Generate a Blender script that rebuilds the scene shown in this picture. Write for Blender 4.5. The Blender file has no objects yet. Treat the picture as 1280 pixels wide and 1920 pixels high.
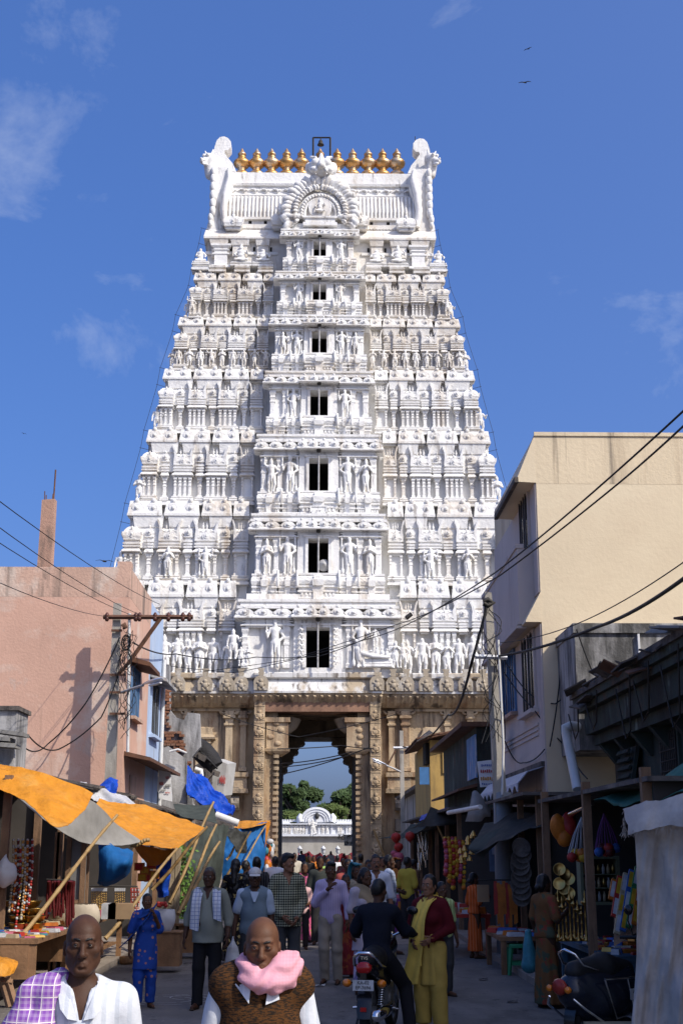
import bpy, math, random
import numpy as np
from mathutils import Vector, Matrix
R = random.Random(11)
sc = bpy.context.scene
COL = sc.collection
rad = math.radians
# ---------------------------------------------------------------- camera, sky, sun, exposure
FPX, CX, CY, HOR, CAMZ = 2400.0, 640.0, 960.0, 1590.0, 1.9
PITCH = math.atan((HOR - CY) / FPX)
YAW = math.atan(43 / FPX / math.cos(PITCH))
cd = bpy.data.cameras.new('camera'); cam = bpy.data.objects.new('camera', cd); COL.objects.link(cam)
cd.lens = 45.0; cd.sensor_width = 36.0; cd.sensor_fit = 'AUTO'; cd.clip_start = 0.1; cd.clip_end = 3000
cam.location = (0, 0, CAMZ); cam.rotation_euler = (math.pi/2 + PITCH, 0, -YAW)
sc.camera = cam
SUN_EL, SUN_AZ = rad(43), rad(51)          # azimuth measured from the street axis behind the camera, to its right
SUND = Vector((-math.sin(SUN_AZ)*math.cos(SUN_EL), math.cos(SUN_AZ)*math.cos(SUN_EL), -math.sin(SUN_EL)))
w = bpy.data.worlds.new('World'); sc.world = w; w.use_nodes = True
wn = w.node_tree.nodes; wl = w.node_tree.links; wn.clear()
sky = wn.new('ShaderNodeTexSky'); sky.sky_type = 'NISHITA'; sky.sun_disc = False
sky.sun_elevation = SUN_EL; sky.sun_rotation = math.atan2(-SUND.x, -SUND.y)
sky.air_density = 0.7; sky.dust_density = 6.0; sky.ozone_density = 7.0; sky.altitude = 200
bg = wn.new('ShaderNodeBackground'); bg.inputs[1].default_value = 0.15
wo = wn.new('ShaderNodeOutputWorld')
# thin wisps of cloud, over the whole sky
tc = wn.new('ShaderNodeTexCoord'); mpn = wn.new('ShaderNodeMapping'); mpn.inputs['Scale'].default_value = (3.0, 3.0, 5.5)
mpn.inputs['Location'].default_value = (0.35, 0.1, -0.15)
n1 = wn.new('ShaderNodeTexNoise'); n1.inputs['Scale'].default_value = 1.6; n1.inputs['Detail'].default_value = 9; n1.inputs['Roughness'].default_value = .62; n1.inputs['Distortion'].default_value = .5
cr = wn.new('ShaderNodeMapRange'); cr.inputs[1].default_value = .60; cr.inputs[2].default_value = .82; cr.inputs[3].default_value = 0; cr.inputs[4].default_value = .32
mx = wn.new('ShaderNodeMix'); mx.data_type = 'RGBA'; mx.inputs[7].default_value = (5.2, 5.6, 6.4, 1)
wl.new(tc.outputs['Generated'], mpn.inputs[0]); wl.new(mpn.outputs[0], n1.inputs['Vector']); wl.new(n1.outputs[0], cr.inputs[0])
hs = wn.new('ShaderNodeHueSaturation'); hs.inputs['Saturation'].default_value = 1.38; hs.inputs['Hue'].default_value = .513; hs.inputs['Value'].default_value = 2.22
gm = wn.new('ShaderNodeGamma'); gm.inputs[1].default_value = .7
wl.new(sky.outputs[0], gm.inputs[0]); ev = wn.new('ShaderNodeMix'); ev.data_type = 'RGBA'; ev.inputs[0].default_value = .2; ev.inputs[7].default_value = (.36, .62, 1.28, 1); wl.new(gm.outputs[0], ev.inputs[6]); wl.new(ev.outputs[2], hs.inputs['Color']); wl.new(hs.outputs[0], mx.inputs[6]); wl.new(cr.outputs[0], mx.inputs[0]); wl.new(mx.outputs[2], bg.inputs[0]); wl.new(bg.outputs[0], wo.inputs[0])
sd = bpy.data.lights.new('sun', 'SUN'); sd.energy = 4.0; sd.angle = rad(.5); sd.color = (1, .93, .82)
sun = bpy.data.objects.new('sun', sd); COL.objects.link(sun); sun.rotation_euler = SUND.to_track_quat('-Z', 'Y').to_euler(); sun.location = (20, -20, 40)
sc.view_settings.view_transform = 'Standard'; sc.view_settings.look = 'None'; sc.view_settings.exposure = 0.08; sc.view_settings.gamma = 1
sc.render.engine = 'CYCLES'
try:
    sc.cycles.max_bounces = 6; sc.cycles.diffuse_bounces = 3; sc.cycles.glossy_bounces = 3; sc.cycles.use_denoising = True
except Exception: pass

def W(px, py, Y):
    """world point on the plane y=Y that the photograph shows at pixel (px,py)"""
    x = px - CX; u = CY - py
    fy = FPX*math.cos(PITCH) - u*math.sin(PITCH); fz = FPX*math.sin(PITCH) + u*math.cos(PITCH)
    a = x*math.cos(YAW) + fy*math.sin(YAW); b = -x*math.sin(YAW) + fy*math.cos(YAW)
    return Vector((a*Y/b, Y, CAMZ + fz*Y/b))
def WX(px, py, X):
    """same, on the plane x=X"""
    p = W(px, py, 1.0); t = X/p.x
    return Vector((X, t, CAMZ + (p.z-CAMZ)*t))
def G(px, py, z=0.0):
    p = W(px, py, 1.0); t = (z-CAMZ)/(p.z-CAMZ)
    return Vector((p.x*t, t, z))

# ---------------------------------------------------------------- objects
def tag(o, label=None, cat=None, group=None, kind=None):
    if label: o['label'] = label
    if cat: o['category'] = cat
    if group: o['group'] = group
    if kind: o['kind'] = kind
    return o
def empty(name, label, cat, loc, group=None, rz=0, scale=1):
    o = bpy.data.objects.new(name, None); COL.objects.link(o); o.empty_display_size = .2
    o.location = loc; o.rotation_euler = (0, 0, rz); o.scale = (scale,)*3
    return tag(o, label, cat, group)
def wloc(o):
    p = Vector((0, 0, 0))
    while o is not None: p = p + o.location; o = o.parent
    return p
def inst(name, me, parent=None, loc=(0, 0, 0), rot=(0, 0, 0), sca=(1, 1, 1), **kw):
    o = bpy.data.objects.new(name, me); COL.objects.link(o); o.parent = parent
    o.location = loc; o.rotation_euler = rot; o.scale = sca
    return tag(o, **kw)
def children(o): return [c for c in bpy.data.objects if c.parent == o]
def copy_tree(o, loc=None, rz=None, label=None, kids=None):
    c = o.copy(); COL.objects.link(c)
    if loc is not None: c.location = loc
    if rz is not None: c.rotation_euler = (0, 0, rz)
    if label: c['label'] = label
    for ch in (kids if kids is not None else children(o)):
        d = copy_tree(ch); d.parent = c
    return c
def mesh_of(vs, fs, mats, mi=None, smooth=None, name='mesh'):
    me = bpy.data.meshes.new(name)
    me.from_pydata([tuple(v) for v in vs] if not isinstance(vs, np.ndarray) else vs.tolist(), [], fs if isinstance(fs, list) else fs.tolist())
    for m in (mats if isinstance(mats, (list, tuple)) else [mats]): me.materials.append(m)
    n = len(me.polygons)
    if mi is not None and len(mi) == n: me.polygons.foreach_set('material_index', np.asarray(mi, dtype=np.int32))
    if smooth is not None:
        me.polygons.foreach_set('use_smooth', np.full(n, bool(smooth)) if isinstance(smooth, (bool, int)) else np.asarray(smooth, dtype=bool))
    me.update()
    return me

class MB:
    def __init__(s): s.v = []; s.f = []; s.m = []; s.s = []
    def add(s, vs, fs, m=0, sm=0):
        b = len(s.v); s.v.extend(tuple(v) for v in vs)
        for f in fs: s.f.append([i+b for i in f]); s.m.append(m); s.s.append(sm)
        return s
    def box(s, c, d, rz=0, m=0, rx=0, ry=0):
        x, y, z = d[0]/2, d[1]/2, d[2]/2
        vs = [Vector((i*x, j*y, k*z)) for k in (-1, 1) for j in (-1, 1) for i in (-1, 1)]
        if rz or rx or ry:
            M = Matrix.Rotation(rz, 3, 'Z') @ Matrix.Rotation(ry, 3, 'Y') @ Matrix.Rotation(rx, 3, 'X'); vs = [M @ v for v in vs]
        c = Vector(c)
        return s.add([v+c for v in vs], [(0, 2, 3, 1), (4, 5, 7, 6), (0, 1, 5, 4), (2, 6, 7, 3), (0, 4, 6, 2), (1, 3, 7, 5)], m)
    def bx(s, x0, x1, y0, y1, z0, z1, m=0):
        return s.box(((x0+x1)/2, (y0+y1)/2, (z0+z1)/2), (x1-x0, y1-y0, z1-z0), m=m)
    def hexa(s, p8, m=0):
        return s.add(p8, [(0, 2, 3, 1), (4, 5, 7, 6), (0, 1, 5, 4), (2, 6, 7, 3), (0, 4, 6, 2), (1, 3, 7, 5)], m)
    def tube(s, pts, r, n=6, m=0, sm=1, cap=1, flat=1.0, up=None):
        pts = [Vector(p) for p in pts]; k = len(pts)
        rs = list(r) if isinstance(r, (list, tuple)) else [r]*k
        vs = []; u = None
        for i, p in enumerate(pts):
            t = (pts[min(i+1, k-1)] - pts[max(i-1, 0)])
            if t.length < 1e-9: t = Vector((0, 0, 1))
            t.normalize()
            if u is None:
                a = Vector(up) if up else (Vector((0, 0, 1)) if abs(t.z) < .9 else Vector((1, 0, 0)))
                u = (a - t*a.dot(t)).normalized()
            else:
                u = u - t*u.dot(t)
                u = u.normalized() if u.length > 1e-6 else t.orthogonal().normalized()
            q = t.cross(u)
            for j in range(n):
                a = 2*math.pi*j/n; vs.append(p + (u*math.cos(a)*flat + q*math.sin(a))*rs[i])
        fs = [(i*n+j, i*n+(j+1) % n, (i+1)*n+(j+1) % n, (i+1)*n+j) for i in range(k-1) for j in range(n)]
        s.add(vs, fs, m, sm)
        if cap: s.add(vs[:n], [tuple(range(n))[::-1]], m); s.add(vs[-n:], [tuple(range(n))], m)
        return s
    def cyl(s, p, q, r0, r1=None, n=10, m=0, sm=1, cap=1): return s.tube([p, q], [r0, r0 if r1 is None else r1], n, m, sm, cap)
    def bar(s, p, q, a, b=None, m=0): return s.tube([p, q], [a*.7071, a*.7071], 4, m, 0, 1)
    def lathe(s, prof, c=(0, 0, 0), n=16, m=0, sm=1, sx=1, sy=1, ax='z'):
        vs = []
        for r, z in prof:
            for j in range(n):
                a = 2*math.pi*j/n; x, y = r*math.cos(a)*sx, r*math.sin(a)*sy
                v = (x, y, z) if ax == 'z' else ((x, -z, y) if ax == 'y' else (z, x, y))
                vs.append((c[0]+v[0], c[1]+v[1], c[2]+v[2]))
        k = len(prof)
        fs = [(i*n+j, i*n+(j+1) % n, (i+1)*n+(j+1) % n, (i+1)*n+j) for i in range(k-1) for j in range(n)]
        if prof[0][0] > 1e-6: fs.append(tuple(range(n))[::-1])
        if prof[-1][0] > 1e-6: fs.append(tuple(range((k-1)*n, k*n)))
        return s.add(vs, fs, m, sm)
    def loft(s, prof, c=(0, 0, 0), m=0):
        """stack of rectangles (z, half width, depth towards the street)"""
        vs = []
        for z, h, d in prof:
            for x, y in ((-h, 0), (h, 0), (h, -d), (-h, -d)): vs.append((c[0]+x, c[1]+y, c[2]+z))
        k = len(prof); fs = [(i*4+j, i*4+(j+1) % 4, (i+1)*4+(j+1) % 4, (i+1)*4+j) for i in range(k-1) for j in range(4)]
        fs += [(3, 2, 1, 0), tuple(range(4*k-4, 4*k))]
        fs = [f[::-1] for f in fs]
        return s.add(vs, fs, m)
    def prism(s, poly, y0, y1, m=0, fn=None, sm=0):
        """polygon in (x,z) pushed from y0 to y1; fn maps (x,y,z) to its place"""
        n = len(poly); fn = fn or (lambda x, y, z: (x, y, z))
        vs = [fn(x, y0, z) for x, z in poly] + [fn(x, y1, z) for x, z in poly]
        s.add(vs, [(i, (i+1) % n, n+(i+1) % n, n+i) for i in range(n)], m, sm)
        return s.add(vs, [tuple(range(n))[::-1], tuple(range(n, 2*n))], m)
    def sheet(s, P, t=.0, m=0, sm=1, m2=None):
        """grid of points as cloth; t gives it thickness"""
        a = len(P); b = len(P[0]); V = [Vector(p) for r in P for p in r]
        q = [(i*b+j, (i+1)*b+j, (i+1)*b+j+1, i*b+j+1) for i in range(a-1) for j in range(b-1)]
        if not t: return s.add(V, q, m, sm)
        N = [Vector((0, 0, 0)) for _ in V]
        for f in q:
            n = (V[f[2]]-V[f[0]]).cross(V[f[3]]-V[f[1]])
            for i in f: N[i] += n
        B = [v - (n.normalized() if n.length > 1e-12 else n)*t for v, n in zip(V, N)]
        s.add(V, q, m, sm); s.add(B, [f[::-1] for f in q], m if m2 is None else m2, sm)
        rim = [j for j in range(b)] + [i*b+b-1 for i in range(1, a)] + [(a-1)*b+j for j in range(b-2, -1, -1)] + [i*b for i in range(a-2, 0, -1)]
        L = len(rim); s.add([V[i] for i in rim]+[B[i] for i in rim], [(i, (i+1) % L, L+(i+1) % L, L+i) for i in range(L)], m, 0)
        return s
    def ball(s, c, r, n=8, k=6, m=0):
        r = r if isinstance(r, (tuple, list)) else (r, r, r)
        return s.lathe([(max(1e-7, math.sin(math.pi*i/k))*r[0], -math.cos(math.pi*i/k)*r[2]) for i in range(k+1)], c, n, m, 1, 1, r[1]/r[0])
    def mesh(s, mats, name='mesh', off=None):
        vs = s.v if off is None else [(x-off[0], y-off[1], z-off[2]) for x, y, z in s.v]
        return mesh_of(vs, s.f, mats, s.m, s.s, name)
    def obj(s, name, mats, parent=None, local=False, **kw):
        """links the builder as one object; shapes are in world space unless local"""
        if parent is None:
            xs = np.array(s.v); off = (xs[:, 0].mean(), xs[:, 1].mean(), xs[:, 2].min()) if not local else (0, 0, 0)
            return inst(name, s.mesh(mats, name, off), None, off, **kw)
        off = None if local else wloc(parent)
        return inst(name, s.mesh(mats, name, off), parent, **kw)

# ---------------------------------------------------------------- procedural materials
def PM(name, col, rough=.85, var=.14, scale=2.5, bump=0., bs=25., stain=(), metal=0., spec=.3, det=5, pat=None, alpha=None):
    """base colour with mottling; stains = [(colour, (sx,sy,sz), lo, hi, amount)] on world-space noise; pat = (kind, scale, colour2, ...)"""
    m = bpy.data.materials.new(name); m.use_nodes = True; nt = m.node_tree; N = nt.nodes; L = nt.links
    b = N['Principled BSDF']; b.inputs['Roughness'].default_value = rough; b.inputs['Metallic'].default_value = metal
    b.inputs['Specular IOR Level'].default_value = spec
    g = N.new('ShaderNodeNewGeometry'); P = g.outputs['Position']
    def noise(vec, sc_, d=det, ro=.6):
        n = N.new('ShaderNodeTexNoise'); n.inputs['Scale'].default_value = sc_; n.inputs['Detail'].default_value = d; n.inputs['Roughness'].default_value = ro
        L.new(vec, n.inputs['Vector']); return n.outputs[0]
    def vmul(vec, s3):
        v = N.new('ShaderNodeVectorMath'); v.operation = 'MULTIPLY'; v.inputs[1].default_value = s3; L.new(vec, v.inputs[0]); return v.outputs[0]
    def rng(val, lo, hi, a, c):
        r = N.new('ShaderNodeMapRange'); r.inputs[1].default_value = lo; r.inputs[2].default_value = hi; r.inputs[3].default_value = a; r.inputs[4].default_value = c; L.new(val, r.inputs[0]); return r.outputs[0]
    def mix(fac, A, B, mode='MIX'):
        x = N.new('ShaderNodeMix'); x.data_type = 'RGBA'; x.blend_type = mode
        if isinstance(fac, float): x.inputs[0].default_value = fac
        else: L.new(fac, x.inputs[0])
        for i, c in ((6, A), (7, B)):
            if isinstance(c, (tuple, list)): x.inputs[i].default_value = (*c[:3], 1)
            else: L.new(c, x.inputs[i])
        return x.outputs[2]
    def math2(op, a, c):
        q = N.new('ShaderNodeMath'); q.operation = op
        for i, z in ((0, a), (1, c)):
            if isinstance(z, (int, float)): q.inputs[i].default_value = z
            else: L.new(z, q.inputs[i])
        return q.outputs[0]
    dk = tuple(c*(1-var) for c in col); lt = tuple(min(.95, c*(1+var)) for c in col)
    out = mix(rng(noise(P, scale), .3, .7, 0, 1), dk, lt)
    if pat:
        kind, ps, c2 = pat[:3]
        sx = N.new('ShaderNodeSeparateXYZ'); L.new(P, sx.inputs[0])
        def wave(o, s_, w_):   # 1 inside a band of width w_ (0..1) of each period
            fr = math2('FRACT', math2('MULTIPLY', o, s_), 0); return math2('LESS_THAN', fr, w_)
        if kind == 'plaid':
            a = wave(sx.outputs[0], ps, .5); c = wave(sx.outputs[2], ps, .5)
            tot = math2('MULTIPLY', math2('ADD', a, c), .5); out = mix(tot, out, c2)
            if len(pat) > 3: out = mix(math2('MAXIMUM', wave(sx.outputs[0], ps*.5, .09), wave(sx.outputs[2], ps*.5, .09)), out, pat[3])
        elif kind == 'check':
            a = math2('MAXIMUM', wave(sx.outputs[0], ps, .14), wave(sx.outputs[2], ps, .14)); out = mix(a, out, c2)
        elif kind == 'stripe':
            out = mix(wave(sx.outputs[0], ps, .35), out, c2)
        elif kind == 'knit':
            v = noise(vmul(P, (ps, ps, ps*5)), 1.0, 3); out = mix(rng(v, .46, .56, 0, 1), out, c2)
        elif kind == 'spots':
            vo = N.new('ShaderNodeTexVoronoi'); vo.inputs['Scale'].default_value = ps; L.new(P, vo.inputs['Vector']); out = mix(rng(vo.outputs['Distance'], .18, .24, 1, 0), out, c2)
        elif kind == 'floral':
            v = noise(P, ps, 2); out = mix(rng(v, .52, .58, 0, 1), out, c2); v = noise(vmul(P, (1.3, 1.3, 1.3)), ps, 2); out = mix(rng(v, .6, .64, 0, 1), out, pat[3])
    for c, s3, lo, hi, am in stain:
        out = mix(rng(noise(vmul(P, s3), 1.0, 6, .65), lo, hi, 0, am), out, c)
    L.new(out, b.inputs['Base Color'])
    if rough > .3 and not metal: L.new(rng(noise(P, scale*2), .3, .7, min(1, rough*.9), min(1, rough*1.08)), b.inputs['Roughness'])
    if bump:
        bn = N.new('ShaderNodeBump'); bn.inputs['Strength'].default_value = 1; bn.inputs['Distance'].default_value = bump
        L.new(noise(P, bs, 6), bn.inputs['Height']); L.new(bn.outputs[0], b.inputs['Normal'])
    if alpha is not None: b.inputs['Alpha'].default_value = alpha
    return m
def cloth(name, col, var=.12, transl=0., rough=.9, bump=.004, bs=18, **k):
    m = PM(name, col, rough, var, 6, bump, bs, spec=.12, **k)
    if transl:
        N = m.node_tree.nodes; L = m.node_tree.links; b = N['Principled BSDF']; o = N['Material Output']
        t = N.new('ShaderNodeBsdfTranslucent'); t.inputs[0].default_value = (*col, 1); x = N.new('ShaderNodeMixShader'); x.inputs[0].default_value = transl
        L.new(b.outputs[0], x.inputs[1]); L.new(t.outputs[0], x.inputs[2]); L.new(x.outputs[0], o.inputs[0])
    return m

# ---------------------------------------------------------------- signed distance shapes -> one smooth skin (surface nets)
def axes_of(spans):
    """spans [(a,b,h)...] -> uneven axis"""
    o = [spans[0][0]]
    for a, b, h in spans:
        n = max(1, int(round((b-a)/h))); o += [a + (b-a)*(i+1)/n for i in range(n)]
    return np.array(o, dtype=np.float32)
def snet(V, X, Y, Z):
    ins = V < 0
    nx, ny, nz = V.shape
    S = np.zeros((nx-1, ny-1, nz-1), np.float32); C = np.zeros((nx-1, ny-1, nz-1, 3), np.float32)
    ax = (X, Y, Z)
    edges = []
    for d in range(3):
        a = [slice(None)]*3; b = [slice(None)]*3; a[d] = slice(0, -1); b[d] = slice(1, None)
        va, vb = V[tuple(a)], V[tuple(b)]; cr_ = ins[tuple(a)] != ins[tuple(b)]
        i, j, k = np.nonzero(cr_); t = va[i, j, k]/(va[i, j, k]-vb[i, j, k])
        p = [X[i], Y[j], Z[k]]; idx = (i, j, k)[d]; p[d] = ax[d][idx]*(1-t) + ax[d][np.minimum(idx+1, len(ax[d])-1)]*t
        p = np.stack(p, 1)
        o1, o2 = [q for q in range(3) if q != d]
        for s1 in (0, 1):
            for s2 in (0, 1):
                c = [i, j, k]; c[o1] = c[o1]-s1; c[o2] = c[o2]-s2
                ok = (c[o1] >= 0) & (c[o2] >= 0) & (c[o1] < (nx-1, ny-1, nz-1)[o1]) & (c[o2] < (nx-1, ny-1, nz-1)[o2])
                cc = tuple(q[ok] for q in c)
                np.add.at(S, cc, 1); np.add.at(C, cc, p[ok])
        edges.append((d, i, j, k, ins[tuple(a)][i, j, k]))
    act = S > 0
    ids = np.full(S.shape, -1, np.int64); ids[act] = np.arange(act.sum())
    verts = C[act]/S[act][:, None]
    quads = []
    for d, i, j, k, sgn in edges:
        o1, o2 = [(1, 2), (2, 0), (0, 1)][d]
        c = [i, j, k]; ok = (c[o1] > 0) & (c[o2] > 0) & (c[o1] < S.shape[o1]) & (c[o2] < S.shape[o2])
        def cell(a, b):
            q = [i[ok], j[ok], k[ok]]; q[o1] = q[o1]-a; q[o2] = q[o2]-b; return ids[tuple(q)]
        q = np.stack([cell(1, 1), cell(0, 1), cell(0, 0), cell(1, 0)], 1); s = sgn[ok]
        q[~s] = q[~s][:, ::-1]
        quads.append(q)
    q = np.concatenate(quads); q = q[(q >= 0).all(1)]
    return verts, q
def smin(a, b, k):
    h = np.clip(.5+.5*(b-a)/k, 0, 1); return b*(1-h)+a*h - k*h*(1-h)
class SD:
    """list of shapes: cone(a,b,ra,rb), ell(c,r); each may be flattened or blended; carve subtracts"""
    def __init__(s): s.o = []
    def cone(s, a, b, ra, rb=None, k=.03, fl=1., carve=False, sub=None):
        s.o.append(('c', np.array(a, np.float32), np.array(b, np.float32), ra, ra if rb is None else rb, k, fl, carve)); return s
    def ell(s, c, r, k=.03, carve=False, rz=0, rx=0, ry=0):
        M = np.array(Matrix.Rotation(rz, 3, 'Z') @ Matrix.Rotation(ry, 3, 'Y') @ Matrix.Rotation(rx, 3, 'X'), np.float32)
        s.o.append(('e', np.array(c, np.float32), np.array(r if hasattr(r, '__len__') else (r,)*3, np.float32), M, 0, k, 1, carve)); return s
    def field(s, X, Y, Z, infl=0.):
        P = np.stack(np.meshgrid(X, Y, Z, indexing='ij'), -1).astype(np.float32); D = None
        for o in s.o:
            if o[0] == 'c':
                _, a, b, ra, rb, k, fl, cv = o; ba = b-a; pa = P-a
                t = np.clip((pa@ba)/max(float(ba@ba), 1e-9), 0, 1); q = pa - t[..., None]*ba
                if fl != 1: d = np.sqrt(q[..., 0]**2 + (q[..., 1]/fl)**2 + q[..., 2]**2)
                else: d = np.sqrt((q*q).sum(-1))
                d = (d - (ra+(rb-ra)*t))*(1 if fl == 1 else .75)
            else:
                _, c, r, M, _, k, fl, cv = o; q = (P-c)@M
                k0 = np.sqrt(((q/r)**2).sum(-1)); k1 = np.sqrt(((q/(r*r))**2).sum(-1)); d = k0*(k0-1)/np.maximum(k1, 1e-6)
            if D is None: D = d
            elif cv: D = -smin(-D, d, k)
            else: D = smin(D, d, k)
        return D - infl
def wob(X, Y, Z, amp, freq, seed):
    rg = np.random.RandomState(seed); o = 0
    for q in range(5):
        a = rg.normal(size=3); a /= np.linalg.norm(a); a *= freq*(.6+.9*rg.rand()); ph = rg.rand()*6.28
        o = o + np.sin((a[0]*X)[:, None, None] + (a[1]*Y)[None, :, None] + (a[2]*Z)[None, None, :] + ph)
    return (o*amp/2.2).astype(np.float32)
M_ROAD = PM('dusty_road', (.155, .138, .123), .92, .2, .8, .008, 60, stain=[((.28, .25, .215), (.6, .25, 1), .5, .68, .7), ((.10, .09, .08), (1.4, .8, 1), .50, .62, .75), ((.05, .045, .04), (5, 4, 1), .61, .67, .8), ((.34, .32, .29), (9, 6, 1), .64, .69, .6)])
b = MB(); b.add([(-400, -60, 0), (400, -60, 0), (400, 900, 0), (-400, 900, 0)], [(0, 1, 2, 3)]); b.obj('road', [M_ROAD], None, kind='structure')
# ================================================================ temple gate tower
M_WH = PM('lime_wash', (.82, .81, .785), .8, .05, 1.2, .045, 4.5, stain=[
    ((.50, .40, .28), (.9, .9, .10), .54, .68, .5), ((.22, .19, .17), (2.0, 2.0, .3), .575, .67, .65), ((.62, .58, .50), (.35, .35, .5), .52, .68, .35)])
M_WHD = PM('lime_wash_weathered', (.77, .745, .70), .85, .08, 1.5, .05, 4.5, stain=[
    ((.46, .35, .23), (1.1, 1.1, .16), .53, .68, .6), ((.16, .14, .12), (2.6, 2.6, .35), .60, .70, .7), ((.60, .52, .42), (.4, .4, .8), .48, .62, .5)])
M_GOLD = PM('gilt_copper', (.56, .31, .11), .45, .2, 2, .006, 10, metal=.85, stain=[((.62, .55, .44), (1.2, 1.2, .8), .48, .60, .75)])
M_DARK = PM('dark_interior', (.020, .018, .016), .95)  # near-black colour paints in the shade of unlit openings
M_IRON = PM('dark_iron', (.05, .045, .04), .6, .3, 8, metal=.4)
M_PIPE = PM('grey_pipe', (.42, .41, .40), .55, .25, 5)
M_STONE = PM('sandstone', (.43, .32, .20), .9, .22, .7, .03, 9, stain=[
    ((.54, .43, .29), (.5, .5, .35), .45, .6, .6), ((.22, .125, .07), (.8, .8, .18), .50, .64, .75), ((.07, .055, .042), (1.6, 1.6, .16), .52, .64, .85), ((.30, .27, .24), (.25, .25, .4), .55, .7, .5)])
M_STONE2 = PM('grey_sandstone', (.26, .215, .165), .92, .2, .7, .03, 9, stain=[
    ((.10, .08, .065), (1.4, 1.4, .3), .5, .64, .8), ((.38, .33, .26), (.6, .6, .8), .52, .66, .6)])
M_STW = PM('washed_sandstone', (.66, .65, .63), .9, .1, 1, .02, 10, stain=[((.40, .31, .20), (.7, .7, .35), .46, .58, .9), ((.12, .10, .085), (3.2, 3.2, .18), .54, .64, .85)])
M_RED = PM('red_ochre_lintel', (.28, .16, .105), .9, .2, 1.2, .02, stain=[((.12, .07, .05), (.8, .8, .3), .5, .66, .8)])

def statue_mesh(arms, sway=0., crown=1, seat=False, mace=0, name='statue', broad=1.0):
    S = SD(); b = broad
    if seat:
        S.ell((0, 0, .16), (.26*b, .16, .12)); S.cone((-.10, -.02, .16), (-.27, -.16, .12), .09, .065, .05); S.cone((.10, -.02, .16), (.27, -.16, .12), .09, .065, .05)
        S.cone((-.27, -.16, .11), (.05, -.2, .09), .06, .045); S.cone((.27, -.16, .11), (.02, -.2, .05), .06, .045)
        z = -.16
        S.ell((0, -.02, .36), (.17*b, .13, .13)); S.cone((0, 0, .3), (0, 0, .55), .15*b, .17*b, .05, .75); S.cone((-.16*b, 0, .60), (.16*b, 0, .60), .075, .075, .05)
        sh, hd = .6, .77
        S.cone((0, 0, .6), (0, 0, .7), .07); S.ell((0, -.02, hd), (.09, .09, .11)); 
        if crown: S.cone((0, 0, .85), (0, 0, 1.0), .085, .04)
        for sgn, (e, h) in zip((-1, 1), arms):
            S.cone((sgn*.2*b, 0, .58), (sgn*e[0], e[1], e[2]), .06, .045); S.cone((sgn*e[0], e[1], e[2]), (sgn*h[0], h[1], h[2]), .045, .04)
        X, Y, Z = np.arange(-.42, .43, .02), np.arange(-.30, .24, .02), np.arange(-.03, 1.06, .02)
    else:
        x = sway
        S.cone((-.065+x*.3, 0, .46), (-.07-x*.2, -.03, .25), .072*b, .05, .03); S.cone((-.07-x*.2, -.03, .25), (-.075, 0, .03), .048, .034)
        S.cone((.065+x*.3, 0, .46), (.075+x*.8, -.02, .25), .072*b, .05, .03); S.cone((.075+x*.8, -.02, .25), (.075, 0, .03), .048, .034)
        for q in (-1, 1): S.cone((q*.075, .01, .025), (q*.09, -.08, .02), .03, .025)
        S.ell((x*.3, 0, .485), (.115*b, .085, .075)); S.cone((x*.3, 0, .5), (x*.1, 0, .60), .085*b, .085*b, .04, .8); S.cone((x*.1, 0, .62), (0, 0, .715), .095*b, .11*b, .04, .75)
        S.cone((-.12*b, 0, .74), (.12*b, 0, .74), .045, .045, .04); S.cone((0, 0, .74), (0, -.01, .80), .04, .04); S.ell((0, -.015, .845), (.052, .055, .065))
        S.ell((0, -.065, .842), (.012, .014, .018), .01)
        if crown: S.cone((0, 0, .88), (0, 0, .985), .055, .022, .015); S.cone((0, 0, .885), (0, 0, .9), .065, .062, .01)
        S.cone((x*.3, -.075, .46), (x*.2, -.085, .30), .03, .02, .02); S.cone((-.11+x*.3, -.02, .475), (.11+x*.3, -.02, .475), .03, .03, .01)
        for sgn, (e, h) in zip((-1, 1), arms):
            S.cone((sgn*.135*b, 0, .735), (sgn*e[0], e[1], e[2]), .042, .034, .02); S.cone((sgn*e[0], e[1], e[2]), (sgn*h[0], h[1], h[2]), .033, .026, .02); S.ell((sgn*h[0], h[1], h[2]), .033, .01)
        if mace:
            S.cone((mace*.2, -.03, .05), (mace*.2, -.03, .42), .03, .015, .01); S.ell((mace*.2, -.03, .09), (.052, .05, .075), .01)
        for q in (-1, 1):                      # raised back arms holding emblems
            if crown == 2: S.cone((q*.13, .02, .72), (q*.24, .03, .70), .035, .03); S.cone((q*.24, .03, .70), (q*.23, -.01, .86), .03, .024); S.ell((q*.23, -.01, .90), (.035, .02, .045), .01)
        X, Y, Z = np.arange(-.34, .35, .0145), np.arange(-.17, .15, .016), np.arange(-.03, 1.05, .0145)
    v, q = snet(S.field(X, Y, Z), X.astype(np.float32), Y.astype(np.float32), Z.astype(np.float32))
    return mesh_of(v, q, [M_WH], None, 1, name)
A_FOLD = ((.19, -.03, .60), (.03, -.11, .66)); A_HIP = ((.24, .02, .60), (.12, -.03, .52)); A_DOWN = ((.18, 0, .58), (.19, -.03, .42)); A_UP = ((.24, 0, .82), (.22, -.03, .98)); A_OUT = ((.21, -.03, .60), (.24, -.10, .68)); A_FLU = ((.2, -.02, .62), (.06, -.12, .74))
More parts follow.
